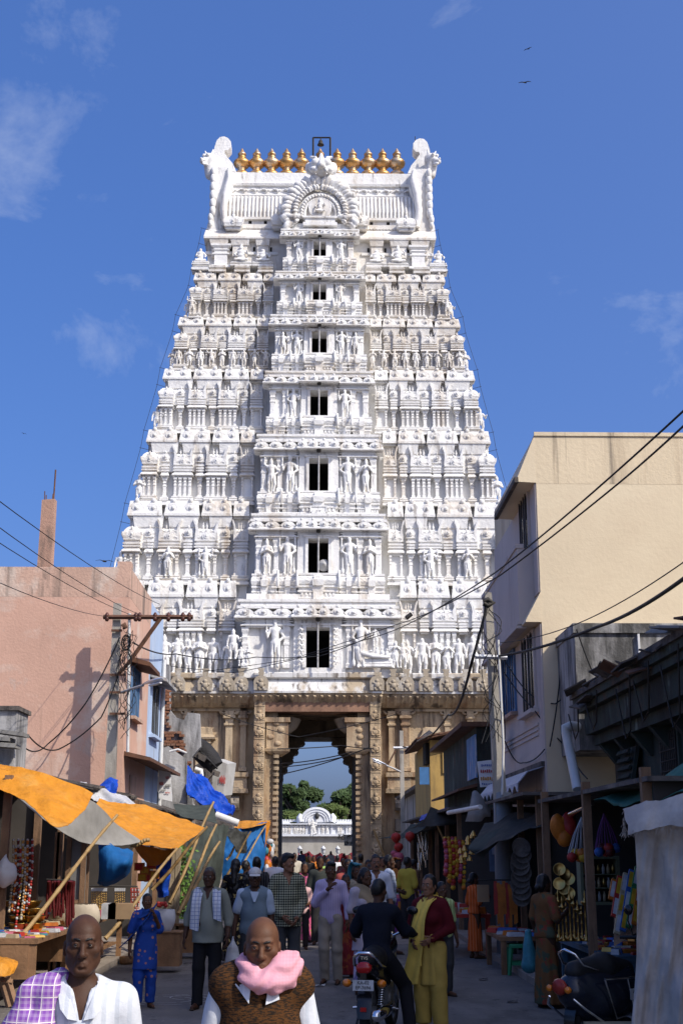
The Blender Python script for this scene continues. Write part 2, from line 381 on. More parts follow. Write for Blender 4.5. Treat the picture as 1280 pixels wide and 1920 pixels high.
ST = dict(fold=statue_mesh((A_FOLD, A_FOLD)), guardR=statue_mesh((A_OUT, A_HIP), .04, 2, mace=1), guardL=statue_mesh((A_HIP, A_OUT), -.04, 2, mace=-1), raise_=statue_mesh((A_UP, A_HIP), .06, 1),
          plain=statue_mesh((A_DOWN, A_OUT), .03, 1), flute=statue_mesh((A_FLU, A_FLU), -.06, 1), thin=statue_mesh((A_DOWN, A_DOWN), .02, 0, broad=.9),
          seat=statue_mesh((((.3, -.08, .42), (.22, -.2, .3)), ((.3, -.1, .45), (.26, -.2, .58))), seat=True), seat2=statue_mesh((((.26, -.05, .40), (.12, -.22, .36)), ((.32, -.08, .42), (.28, -.2, .28))), seat=True, crown=0))

# unit templates: width 1 (x), height 1 (z), depth 1 towards -y
def T(fn, mat=M_WH, name='mesh'):
    b = MB(); fn(b); return b.mesh([mat] if not isinstance(mat, list) else mat, name)
def t_base(b):
    b.loft([(0, .5, 1), (.26, .5, 1)]); b.loft([(.26, .46, .88), (.34, .43, .8), (.5, .43, .8), (.56, .48, .92), (.66, .5, .97), (.76, .48, .92), (.80, .42, .8), (.86, .46, .9), (1, .46, .9)])
def t_entab(b):
    b.loft([(0, .40, .72), (.16, .40, .72), (.18, .5, 1.0), (.24, .5, 1.0), (.34, .47, .93), (.46, .41, .78), (.52, .40, .74), (.6, .40, .74), (.61, .46, .88), (.72, .46, .88), (.73, .40, .75), (.84, .40, .75), (.85, .45, .85), (1, .45, .85)])
def t_pil(b):
    b.loft([(0, .5, 1), (.10, .5, 1), (.13, .34, .8), (.55, .34, .8), (.57, .44, .9), (.62, .44, .9), (.64, .34, .8), (.70, .34, .8), (.76, .46, .95), (.80, .34, .8), (.84, .36, .8), (.92, .52, 1.05), (1, .52, 1.05)])
def fin(b, x, z, h, y=-.5, r=.06, n=6):
    b.lathe([(r*.9, 0), (r*.5, h*.12), (r, h*.3), (r*.9, h*.42), (r*.35, h*.55), (r*.55, h*.65), (r*.25, h*.8), (1e-6, h)], (x, y, z), n)
def nasi(b, x, z, w, h, y, t=.08, knob=True):
    P = []
    for i in range(15):
        a = math.pi*(-.18+1.36*i/14); r = 1.0+.06*math.cos(a*6)
        P.append((x+math.cos(a)*w/2*r, z+h*.36+math.sin(a)*h*.36*r))
    P += [(x-w*.40, z), (x+w*.40, z)]
    b.prism(P, y, y-t)
    P2 = [(x+math.cos(2*math.pi*i/10)*w*.28, z+h*.38+math.sin(2*math.pi*i/10)*h*.26) for i in range(10)]
    b.prism(P2, y-t, y-t*1.5)
    if knob: b.ball((x, y-t*1.6, z+h*.38), (w*.13, t*.7, h*.13), 6, 4)
    b.ball((x, y-t*.5, z+h*.86), (w*.16, t*.8, h*.16), 6, 4)
def t_kuta(b):
    b.loft([(0, .42, .85), (.10, .42, .85), (.11, .5, 1), (.16, .5, 1), (.26, .54, 1.05), (.38, .53, 1.02), (.52, .44, .86), (.64, .28, .6), (.68, .18, .42)])
    fin(b, 0, .68, .32, -.3, .09); nasi(b, 0, .14, .5, .5, -.9, .12)
    for q in (-1, 1): b.tube([(q*.5, -.9, .2), (q*.58, -1.0, .32), (q*.56, -1.0, .42)], .05, 5)
def t_shala(b):
    b.loft([(0, .44, .85), (.08, .44, .85), (.09, .5, 1), (.14, .5, 1)])
    b.loft([(.14, .42, .85), (.24, .46, .95), (.36, .46, .92), (.50, .40, .75), (.60, .34, .45), (.63, .34, .3)])
    for q in (-1, 1):                          # flaring end horns
        b.prism([(q*.38, .12), (q*.5, .12), (q*.50, .3), (q*.47, .5), (q*.50, .7), (q*.58, .86), (q*.56, .96), (q*.46, .84), (q*.38, .64), (q*.33, .5)][::q], -.95, -.35)
        for i in range(3): b.bar((q*.14, -.93+.02*i, .22+i*.11), (q*.36, -.93+.03*i, .32+i*.1), .03)
        for i in range(3): b.bar((q*.36, -.95+.02*i, .22+i*.11), (q*.14, -.91+.03*i, .32+i*.1), .03)
    nasi(b, 0, .12, .36, .44, -.9, .12)
    for x in (-.16, 0, .16): fin(b, x, .6, .34 if x == 0 else .28, -.5, .055)
def t_panj(b):
    b.loft([(0, .32, .7), (.08, .32, .7), (.09, .46, .95), (.2, .46, .95), (.22, .3, .7), (.34, .3, .7), (.36, .44, .9), (.42, .44, .9)])
    nasi(b, 0, .40, .95, .62, -.5, .35)
def t_eave(b):
    b.loft([(0, .5, 1), (.16, .5, 1), (.17, .488, .97), (.34, .48, .9), (.6, .462, .76), (.84, .45, .60), (1, .445, .48)])
    b.loft([(-.10, .47, .62), (0.002, .47, .62)])
    n = 14
    for i in range(n): b.bx(-.46+.92*(i+.28)/n, -.46+.92*(i+.72)/n, -.72, -.6, -.14, -.02)
def t_medal(b): nasi(b, 0, 0, 1, 1, 0, .3)
def t_cush(b):
    b.loft([(0, .5, .9), (.12, .5, .9), (.14, .46, .8), (.22, .5, .95), (.45, .52, 1.05), (.7, .5, .95), (.82, .46, .8), (.86, .5, .9), (1, .5, .9)])
    n = 5
    for i in range(-1, n):
        for d in (0, 1):
            x0 = -.46+.92*i/n; x1 = x0+.92*2/n
            if d: x0, x1 = x1, x0
            lo, hi = sorted((x0, x1))
            if lo < -.47 or hi > .47: continue
            b.tube([(x0, -.95, .22), ((x0+x1)/2, -1.06, .46), (x1, -.95, .72)], .018, 4, 0, 0, 0)
    b.loft([(.1, .13, 1.15), (.5, .15, 1.2), (.6, .10, 1.15), (.78, .12, 1.1), (.84, .03, 1.0)])
def t_dent(b):
    b.loft([(0, .5, .95), (.08, .5, .95), (.1, .44, .8), (.3, .44, .8), (.32, .47, .88), (.42, .47, .88), (.44, .44, .8), (.7, .44, .8), (.72, .5, 1), (.8, .5, 1), (.82, .47, .9), (1, .47, .9)])
    for i in range(9): b.bx(-.43+.86*(i+.2)/9, -.43+.86*(i+.75)/9, -.93, -.78, .5, .7)
    b.loft([(.05, .12, 1.05), (.7, .12, 1.05), (.9, .15, 1.1), (1, .15, 1.1)])
def t_scroll(b): b.tube([(0, -.2, 1.0), (0, -.7, .96), (0, -1.05, .7), (0, -1.1, .35), (0, -.95, .08), (0, -.8, .02)], [.13, .17, .15, .17, .22, .15], 6)
TM = {k: T(f, name=k) for k, f in dict(base_moulding=t_base, entablature=t_entab, pilaster=t_pil, corner_shrine=t_kuta, barrel_shrine=t_shala, niche_shrine=t_panj, eave=t_eave, medallion=t_medal, cushion_panel=t_cush, dentil_panel=t_dent, scroll=t_scroll).items()}
TMD = {}
for k, me in TM.items():
    c = me.copy(); c.materials[0] = M_WHD; TMD[k] = c
STD = {}
for k, me in ST.items():
    c = me.copy(); c.materials[0] = M_WHD; STD[k] = c

GY = 78.0
tower = empty('temple_gate_tower', 'tall white tiered temple gate tower crowned with gold finials, on a brown carved stone base', 'gate tower', (0, GY, 0))
def gp(name, x, y, z, sx, sy, sz, dirty=0, me=None, rz=0, parent=None, **kw):
    me = me or (TMD if dirty else TM)[name]
    return inst(name, me, parent or tower, (x, y-GY, z), (0, 0, rz), (sx, sy, sz), **kw)
KPY = [1262, 1120, 968, 830, 712, 612, 527, 448]
HPX = [428, 393, 358, 323, 293, 265, 236, 217]
YE = [GY+5*(1262-p)/(1262-448) for p in KPY]
KZ = [W(598, p, y).z for p, y in zip(KPY, YE)]
KH = [(W(598+h, p, y).x-W(598-h, p, y).x)/2 for p, y, h in zip(KPY, YE, HPX)]
CHP = [155, 131, 121, 105, 95, 86, 75]
CH = [c/f for c, f in zip(CHP, (30.3, 29.6, 28.8, 28.1, 27.5, 27.1, 26.7))]
DOORS = [(1253, 1178, 22), (1078, 1012, 19), (925, 862, 18), (785, 735, 16.5), (668, 625, 14), (570, 537, 12.5), (488, 457, 11.5)]
BAYS = [(.07, .135, 'k'), (.205, .065, 'p'), (.365, .17, 's'), (.515, .07, 'p'), (.66, .185, 's'), (.815, .065, 'p'), (.935, .12, 's')]
EAVES = [(0, .29), (.30, .595), (.605, .86), (.865, 1.0)]
rg = random.Random(5)
def seg_medals(x0, x1, yf, z, h, n, par, dirty):
    for i in range(n):
        x = x0+(x1-x0)*(i+.5)/n; w_ = min((x1-x0)/n*.92, h*2.1)
        gp('medallion', x, yf+.24, z+h*.12, w_, .5, h*1.02, dirty)
for k in range(1, 8):
    z0, z1 = KZ[k-1], KZ[k]; h = z1-z0; ye = YE[k]; yw = ye+.52; hw = KH[k]*.55+KH[k-1]*.45-.22; ch = CH[k-1]; cd_ = 1.5; dt = k >= 5
    yc = yw-cd_                                # front of the central bay
    back = GY+21-(YE[k]-GY)*1.0
    b = MB(); b.bx(-hw+.3, -ch+.40, yw, back, z0-.4, z1+.02); b.bx(ch-.40, hw-.3, yw, back, z0-.4, z1+.02); b.bx(-ch+.40, ch-.40, yw+2.6, back, z0-.4, z1+.02)
    for sgn in (-1, 1):                        # flat wall panels above the little shrines
        for f, wd in ((.16, .2), (.45, .2), (.76, .15)):
            x = sgn*(hw-.3-f*(hw-.3-ch)); b.loft([(z0+h*.62, wd*(hw-ch)*.48, .34), (z0+h*.86, wd*(hw-ch)*.48, .34), (z0+h*.87, wd*(hw-ch)*.55, .42), (z1+.01, wd*(hw-ch)*.62, .5)], (x, yw+.02, 0))
    b.obj('tier_wall', [M_WHD if dt else M_WH], tower)
    eh = (.20*(KZ[k+1]-z1) if k < 7 else .7)
    for sgn in (-1, 1):
        X = lambda f: sgn*(hw-f*(hw-ch)); wid = (hw-ch)
        dirty = dt or False
        def bay_depth(t): return {'k': .75, 's': .62, 'p': .5}[t]
        if k < 7:
            for (f0, f1) in EAVES:             # eaves with round medallions, capping this tier
                e0 = KH[k]+.0; xa, xb = sgn*(e0-f0*(e0-ch)), sgn*(e0-f1*(e0-ch)); xa, xb = min(xa, xb), max(xa, xb)
                dd = rg.random() < .3 or dirty
                gp('eave', (xa+xb)/2, yw+.0, z1, (xb-xa)*.985, yw-ye+.02, eh, dd)
                seg_medals(xa+.05, xb-.05, ye, z1, eh, 2 if f1-f0 > .2 else 1, None, dd)
            for f, wd, t in BAYS:
                d = bay_depth(t); x = X(f); w_ = wd*wid; dd = (rg.random() < (.75 if k >= 5 else .22)) or (f > .75 and rg.random() < .6)
                if k > 1: gp('base_moulding', x, yw, z0+h*.17, w_*1.18, d*1.35, h*.11, dd)
                if t == 's':
                    offs = (-.38, -.13, .13, .38) if f < .9 else (-.36, .36)
                elif t == 'k': offs = (-.34, 0, .34)
                else: offs = (0,)
                zp0, zp1 = (z0+h*.28, z0+h*.53) if k > 1 else (z0+h*.02, z0+h*.55)
                if k > 1 or t != 'p':
                    for o in offs: gp('pilaster', x+o*w_, yw-(d-.28)*(1 if t != 'p' else .7), zp0, (.17*w_ if t != 'p' else w_*.62), .28, zp1-zp0, dd)
                bb = MB(); 
                gp('entablature', x, yw, z0+h*.53, w_*1.12, d*1.2, h*.14, dd)
                nm = {'k': 'corner_shrine', 's': 'barrel_shrine', 'p': 'niche_shrine'}[t]
                hh = {'k': .31, 's': .31, 'p': .22}[t]
                gp(nm, x, yw, z0+h*.665, w_*(1.0 if t != 'p' else 1.25), d*1.0, h*hh, dd)
            b = MB()                           # bay bodies behind the pilasters
            for f, wd, t in BAYS:
                if t == 'p': continue
                d = bay_depth(t); x = X(f); w_ = wd*wid; b.bx(x-w_*.44, x+w_*.44, yw-d+.24, yw+.01, z0+h*.02, z0+h*.535)
            b.obj('bay_body', [M_WHD if dt else M_WH], tower)
            # figures
            cz = z0+h*.27
            gp('statue', sgn*(hw+.10), yw-.55, z0+h*.2, h*.36, h*.36, h*.38, dirty, me=(STD if dirty else ST)['fold' if k % 2 else 'plain'])
            if k == 1:
                keys = ['plain', 'fold', 'thin', 'raise_', 'plain', 'thin', 'flute', 'fold', 'thin', 'plain']
                for i, ky in enumerate(keys):
                    f = .03+.96*(i+.5)/len(keys); q = h*(.50 if i % 3 else .44)
                    gp('statue', X(f)+rg.uniform(-.1, .1), yw-.85-rg.uniform(0, .15), z0+.02, q*.95, q, q, 0, me=ST[ky])
            elif k == 2:
                for i, f in enumerate((.365, .66)): gp('statue', X(f), yw-.78, z0+h*.26, h*.33, h*.34, h*.36, 0, me=ST['guardL' if i else 'flute'])
            elif k == 5:
                for i in range(9):
                    gp('statue', X(.05+.92*i/8), yw-.78, z0+h*.26, h*.30, h*.3, h*.31, 1, me=STD[rg.choice(['plain', 'raise_', 'thin', 'fold', 'flute'])])
            elif k == 6:
                gp('statue', X(.03), yw-.9, z0+h*.25, h*.36, h*.36, h*.36, 1, me=STD['raise_'])
        else:                                  # top tier: tall pilasters and seated figures under the roof
            gp('pilaster', X(.235), yw-.02, z0+h*.36, 1.35, .5, h*.52, 0)
            for f, wd in ((.2, .22), (.52, .2), (.82, .2)): gp('base_moulding', X(f), yw, z0+h*.2, wd*wid, 1.0, h*.15, 1)
            for i, f in enumerate((.50, .78)):
                gp('base_moulding', X(f), yw, z0+h*.36, 1.5, .8, h*.10, 0)
                gp('statue', X(f), yw-.5, z0+h*.46, 1.55, 1.4, h*(.40 if i == 0 else .34), 0, me=ST['seat' if i == 0 else 'seat2'])
            gp('base_moulding', sgn*(hw+.1), yw, z0+h*.25, 1.25, .9, h*.2, 0); gp('statue', sgn*(hw+.15), yw-.4, z0+h*.46, 1.2, 1.2, h*.36, 0, me=ST['seat2'])
            bb = MB(); bb.bx(min(X(.03), X(.97)), max(X(.03), X(.97)), yw-.12, yw+.02, z0+h*.70, z0+h*.76)
            for f in (.12, .36, .42, .66, .72, .88): bb.box((X(f), yw-.02, z0+h*.82), (.14, .1, .34), m=1)
            bb.obj('string_course', [M_WH, M_DARK], tower)
    # ---- central bay with its doorway
    d0, d1, dp = DOORS[k-1]; zd0, zd1 = W(598, d0, yc).z, W(598, d1, yc).z; dw = (W(598+dp, d0, yc).x-W(598-dp, d0, yc).x)/2; hc = zd1-zd0
    zt = zd1+hc*.22                            # underside of the central eave
    cw = ch-.45; ym = yc-.28; mw = dw*2.05
    b = MB(); zb = z0-.3
    b.bx(-cw, -mw, yc, yw+2.6, zb, zt+.5); b.bx(mw, cw, yc, yw+2.6, zb, zt+.5); b.bx(-mw, -dw, ym, yw+2.6, zb, zt+.3); b.bx(dw, mw, ym, yw+2.6, zb, zt+.3)
    b.bx(-dw, dw, ym+.03, yw+2.6, zd1, zt+.3); b.bx(-dw, dw, ym+.03, yw+2.6, zb, zd0)
    b.bx(-cw*.95, cw*.95, yc+.35, yw+2.6, zt+.5, z1+.1)
    b.obj('bay_wall', [M_WH], tower)
    o = MB(); o.bx(-dw, dw, yw+2.4, yw+2.62, zd0, zd1); o.bx(-dw-.01, -dw+.02, ym+1.2, yw+2.5, zd0, zd1); o.bx(dw-.02, dw+.01, ym+1.2, yw+2.5, zd0, zd1); o.bx(-dw, dw, ym+1.2, yw+2.5, zd1-.02, zd1+.01); o.obj('dark_room', [M_DARK], tower)  # lining whose near-black colour stands for the shade in the room
    if k == 1: dw0 = dw
    fr = MB(); q = dw*.30
    for s in (-1, 1): fr.bx(s*(dw+q/2)-q/2, s*(dw+q/2)+q/2, ym-.10, ym+.02, zd0, zd1+q*.6)
    fr.bx(-dw, dw, ym-.10, ym+.02, zd1, zd1+q*.6); fr.bx(-dw-q*1.6, dw+q*1.6, ym-.16, ym+.02, zd1+q*.6, zd1+q*1.1)
    fo = fr.obj('door_frame', [M_WH], tower)
    rod = MB(); rod.cyl((0, ym-.35, zd0-.1), (0, ym-.35, zd1+hc*.12), .055, n=6); rod.obj('lamp_pole', [M_PIPE], tower)
    lp = MB(); lp.lathe([(.06, 0), (.13, .05), (.16, .4), (.10, .5), (.02, .55)], (0, ym-.38, zd1+hc*.12), 8); lp.obj('lantern', [M_IRON], tower)
    # pilasters beside the doorway, statues between
    xs = [cw-.22, (cw+mw)/2] if k in (2, 3, 4, 5) else [cw-.22, mw+.45]
    for s in (-1, 1):
        for x in xs: gp('pilaster', s*x, yc, zd0, .42, .26, hc*1.0, 0)
        gp('entablature', s*(cw+mw)/2, yc, zd0+hc*1.0, (cw-mw)*1.05, .4, hc*.22, 0)
        if k in (2, 3, 4, 5):
            ks = {2: ('guardR', 'fold'), 3: ('guardR', 'raise_'), 4: ('guardL', 'thin'), 5: ('guardR', 'plain')}[k]
            ks2 = {2: ('guardL', 'fold'), 3: ('guardL', 'flute'), 4: ('guardR', 'thin'), 5: ('guardL', 'plain')}[k]
            kk = ks if s < 0 else ks2
            u = (cw-mw)
            gp('statue', s*(mw+u*.24), yc-.30, zd0-.03*hc, hc*.92, hc*1.0, hc*1.14, 0, me=ST[kk[0]])
            if k in (2, 3, 5): gp('statue', s*(mw+u*.72), yc-.30, zd0-.03*hc, hc*.85, hc*.95, hc*1.04, 0, me=ST[kk[1]])
        elif k == 1: gp('statue', s*(mw+1.15), yc-.32, zd0-.02, hc*.9, hc*.95, hc*1.28, 0, me=ST['guardR' if s < 0 else 'guardL'])
        else: gp('statue', s*(mw+.62 if k == 7 else mw+.5), yc-.30, zd0-.05, hc*1.0, hc*1.05, hc*1.2, 0, me=ST['guardR' if s < 0 else 'guardL'])
    # cushion row and dentil row under the door (not on the lowest tier, which stands on the stone)
    if k > 1:
        zprev = PREV_EAVE_TOP; zc1 = zd0-.02; zc0 = zprev+(zc1-zprev)*.50
        segs = [(-cw-.2, -mw-(cw-mw)*.45), (-mw-(cw-mw)*.45, -mw), (-mw, mw), (mw, mw+(cw-mw)*.45), (mw+(cw-mw)*.45, cw+.2)]
        for i, (a, c) in enumerate(segs):
            gp('cushion_panel', (a+c)/2, yc+.1-(.28 if i == 2 else 0), zc0, (c-a)*.97, .62, zc1-zc0, 0)
            gp('dentil_panel', (a+c)/2, yc+.2-(.28 if i == 2 else 0), zprev-.12, (c-a)*.98, .6, zc0-zprev+.12, rg.random() < .35)
            if 0 < i < 5: gp('scroll', a, yc-.42, zc0+.05, .55, .42, (zc1-zc0)*1.05, 0)
    # central eave in three steps
    eh2 = hc*.24
    for a, c, pr, nm in ((-ch, -mw*1.05, 0, 3), (mw*1.05, ch, 0, 3), (-mw*1.12, mw*1.12, .32, 4)):
        gp('eave', (a+c)/2, yc+.6, zt, c-a, 1.25+pr, eh2, 0)
        seg_medals(a+.05, c-.05, yc+.6-1.25-pr, zt, eh2*1.15, nm, None, 0)
    b = MB(); b.loft([(zt+eh2, ch*.97, 1.3), (zt+eh2*1.3, ch*.97, 1.3), (zt+eh2*1.32, ch*.93, 1.15), (zt+eh2*1.7, ch*.93, 1.15), (zt+eh2*1.72, ch*.96, 1.25), (zt+eh2*2.0, ch*.96, 1.25)], (0, yc+.75, 0))
    b.obj('top_moulding', [M_WHD if k in (4, 6) else M_WH], tower)
    PREV_EAVE_TOP = zt+eh2*2.0
    if k == 3:
        pl = MB(); c = W(597, 962, yc-.9); pl.box((c.x, yc-.75, c.z), (1.0, .5, .85)); pl.box((c.x, yc-1.02, c.z), (1.12, .06, .10)); 
        for q in (-1, 1): pl.box((c.x+q*.5, yc-1.02, c.z), (.07, .06, .9)); pl.box((c.x, yc-1.02, c.z+q*.42), (1.1, .055, .07))
        pl.v = pl.v; PLQ = pl.obj('date_plaque', [M_WH], tower); PLC = (c.x, yc-1.03, c.z)
# horn loudspeaker in the second doorway
c = W(607, 1060, YE[2]-1.1); b = MB(); b.lathe([(.05, .5), (.08, .35), (.16, .15), (.36, 0), (.40, -.02), (.34, .03), (.12, .2), (.10, .28)], c, 18, ax='y'); b.ball((c.x, c.y-.18, c.z), .05)
b.v = [(x, 2*c.y-y if False else y, z) for x, y, z in b.v]; b.obj('loudspeaker', [PM('grey_horn', (.42, .42, .42), .5, .1)], None, label='grey horn loudspeaker in the second doorway up the white tower', cat='loudspeaker')

# ---- roof
z7 = KZ[7]; y7 = YE[7]; H7 = KH[7]
def wz(py, dy=0): return W(598, py, y7+dy).z
zR0, zR1, zR2, zR3, zR4 = wz(448), wz(430), wz(412, .8), wz(370, 1.2), wz(350, 1.6)
zTop = wz(330, 1.9); rx = H7-1.05; yb = y7+6.4
b = MB()
for s in (-1, 1):
    b.loft([(zR0, (H7-2.5)/2, .9), (zR0+.15, (H7-2.5)/2, .9), (zR1-.1, (H7-2.6)/2, .55), (zR1+.4, (H7-2.7)/2, .1)], (s*(H7+2.5)/2, y7+.9, 0))
b.loft([(zR0, H7, -6), (zR0+.15, H7, -6), (zR1+.3, H7-.4, -6)], (0, y7+.9, 0)); b.obj('roof_eave', [M_WHD], tower)
b = MB(); b.bx(-rx, rx, y7+.75, yb, zR1-.1, zR2); 
for i in range(64):
    x = -rx+2*rx*(i+.5)/64; b.bx(x-.07, x+.07, y7+.62, y7+.8, zR1+.35, zR1+.5)
b.bx(-rx, rx, y7+.55, y7+.8, zR2-.12, zR2+.06); b.obj('roof_base', [M_WHD], tower)
for x in (-6.2, -5.0, -3.9, 3.7, 4.9, 6.0): b = MB(); b.bx(x-.11, x+.11, y7+.74, y7+.9, zR2-.40, zR2-.18); b.obj('vent_hole', [M_DARK], tower)
b = MB(); prof = [(y7+.75, zR2), (y7+.70, zR2+.6), (y7+.85, (zR2+zR3)/2), (y7+1.15, zR3-.05), (y7+1.5, zR3), (yb, zR3), (yb, zR2)]
n = len(prof); vs = [(s*rx, y, z) for s in (-1, 1) for y, z in prof]; b.add(vs, [(i, (i+1) % n, n+(i+1) % n, n+i) for i in range(n)] + [tuple(range(n))[::-1], tuple(range(n, 2*n))]); b.obj('roof_vault', [M_WHD], tower)
rib = MB(); rib.tube([(0, y-y7, z-zR2) for y, z in prof[:4]], .085, 6); rme = rib.mesh([M_WH], 'roof_rib')
for i in range(52):
    x = -rx+2*rx*(i+.5)/52
    if abs(x) > 2.2: inst('roof_rib', rme, tower, (x, y7-.06-GY, zR2))
b = MB(); b.loft([(zR3-.05, rx, .25), (zR3+.12, rx, .35), (zR3+.14, rx, .1), (zR4-.12, rx, .05), (zR4-.1, rx, .2), (zR4+.06, rx, .25), (zR4+.08, rx, -.1), (zTop-.25, rx, -.2), (zTop-.2, rx, 0.0), (zTop, rx, 0.0), (zTop+.01, rx, -3.9)], (0, y7+1.5, 0)); b.bx(-rx, rx, y7+1.45, yb-.6, zR3, zTop-.01)
b.obj('roof_ridge', [M_WH], tower)
lf = MB(); lf.tube([(-.35, 0, 0), (-.1, -.08, .16), (.1, -.1, .1), (.15, -.06, -.06), (0, -.05, -.1)], [.05, .08, .09, .06, .03], 6); lf.ball((.25, -.03, .12), (.13, .06, .09)); lfm = lf.mesh([M_WH], 'leaf_relief')
for r, z, y, n in ((0, (zR4+zTop)/2-.05, y7+1.62, 17), (1, (zR3+zR4)/2, y7+1.42, 17)):
    for i in range(n):
        x = -rx+.7+(2*rx-1.4)*i/(n-1)
        if abs(x) > 2: inst('leaf_relief', lfm, tower, (x, y-GY, z), (0, 0, 0), (1.1, 1, .95 if r else 1.1))
for s in (-1, 1):                              # small shrines at the foot of the roof
    gp('corner_shrine', s*(rx-1.0), y7+.8, zR1, 1.25, .9, 1.7, 0); gp('corner_shrine', s*2.95, y7+.8, zR1, .9, 1.1, 1.9, 1)
# gilded finials
kp = [(.62, 0), (.66, .12), (.60, .30), (.40, .48), (.30, .56), (.32, .66), (.36, .70), (.30, .76), (.44, .86), (.62, 1.02), (.70, 1.2), (.70, 1.34), (.60, 1.5), (.40, 1.64), (.30, 1.70), (.34, 1.76), (.36, 1.84), (.28, 1.9), (.24, 1.96), (.34, 2.04), (.36, 2.16), (.28, 2.26), (.24, 2.3), (.14, 2.5), (.05, 2.68), (.001, 2.76)]
b = MB(); b.lathe(kp, n=24); kme = b.mesh([M_GOLD], 'gold_finial')
for px in (453, 481, 509, 537, 565, 600, 632, 661, 690, 717, 744):
    c = W(px, 329, y7+3.2); sc_ = (W(px, 277, y7+3.2).z-c.z)/2.76
    inst('gold_finial', kme, tower, (c.x, y7+3.2-GY, c.z-.12), (0, 0, rg.random()), (sc_*1.06, sc_*1.06, sc_*1.04))
# end gables: scalloped boards with a beast head and a curl
for s in (-1, 1):
    E0 = (W(420, 448, y7+.5).x if s < 0 else W(783, 448, y7+.5).x); xo = (W(388, 448, y7+.5).x if s < 0 else W(815, 448, y7+.5).x)
    xm = (E0+xo)/2; zz = lambda py: W(598, py, y7+.9).z
    b = MB(); P = []
    xin = abs(E0); xout = abs(xo)
    P = [(xin+.2, zz(445)), (xout+.1, zz(448)), (xout, zz(425)), (xout-.35, zz(400)), (xout-.25, zz(345)), (xout-.35, zz(318)), (xin-.35, zz(318)), (xin-.55, zz(350)), (xin-.1, zz(390)), (xin-.05, zz(425))]
    b.prism([(s*x, z) for x, z in P][::s], y7+.65, yb+.2); b.obj('gable_board', [M_WH], tower)
    for i, (py, r) in enumerate(((424, .34), (414, .42), (402, .48), (388, .5), (373, .52), (358, .52), (343, .5), (329, .46))):
        bb = MB(); bb.ball((0, 0, 0), (r*.48, r*.6, r*.95), 12, 8); inst('gable_lobe', bb.mesh([M_WH], 'gable_lobe'), tower, (s*(xout-.30-(.04 if i > 1 else -.08)), y7+.55-GY, zz(py)))
    rib2 = MB(); pts = [(s*(xin-.05), y7+.45, zz(430)), (s*(xin+.1), y7+.42, zz(400)), (s*(xin-.02), y7+.4, zz(370)), (s*(xin-.3), y7+.45, zz(340)), (s*(xin-.2), y7+.6, zz(322))]
    rib2.tube(pts, [.2, .26, .24, .2, .12], 8); rib2.obj('gable_rim', [M_WH], tower)
    # curl plate
    cxp = 428 if s < 0 else 779; sg = 1 if s < 0 else -1
    def cp(dx, py): return (W(cxp+sg*dx, py, y7+2.2).x, W(598, py, y7+2.2).z)
    C = [cp(-26, 332), cp(16, 332), cp(10, 318), cp(0, 306), cp(-6, 297), cp(-5, 292), cp(1, 292), cp(6, 286), cp(6, 276), cp(1, 270), cp(-6, 267), cp(-14, 268), cp(-20, 274), cp(-24, 286), cp(-28, 305)]
    b = MB(); b.prism(C if s > 0 else C[::-1], y7+1.5, y7+2.6); b.obj('roof_curl', [M_WH], tower)
    b = MB(); c = W(421 if s < 0 else 778, 267, y7+2); b.cyl((c.x, c.y, c.z-.2), (c.x, c.y, c.z+.5), .03, n=5); b.obj('lightning_rod', [M_IRON], tower)
    # beast head
    c = W(393 if s < 0 else 808, 300, y7+.9); S = SD()
    S.ell((0, 0, 0), (.55, .6, .55), .1).cone((.1, -.2, -.1), (.5, -.55, -.45), .35, .25, .1).cone((.0, 0, -.3), (-.1, .1, -1.3), .5, .45, .1).ell((.42, -.5, .12), .16, .03).ell((.1, -.62, .14), .15, .03).cone((.5, -.55, -.35), (.62, -.75, -.3), .12, .1, .04).cone((.28, -.5, -.65), (.45, -.7, -.75), .16, .1, .05)
    S.cone((-.2, -.1, .35), (-.28, 0, .95), .17, .06, .05).cone((.25, -.1, .4), (.38, -.1, .75), .12, .05, .05).ell((.3, -.85, -.52), (.2, .2, .08), .03, carve=True).ell((-.42, .0, -.1), (.16, .4, .5), .05)
    g = np.arange(-1.1, 1.1, .05); gz = np.arange(-1.9, 1.1, .05); v, q = snet(S.field(g, g, gz), g.astype(np.float32), g.astype(np.float32), gz.astype(np.float32))
    if s < 0: v[:, 0] *= -1; q = q[:, ::-1]
    inst('beast_head', mesh_of(v*.88, q, [M_WH], None, 1, 'beast_head'), tower, (c.x, c.y-GY, c.z))
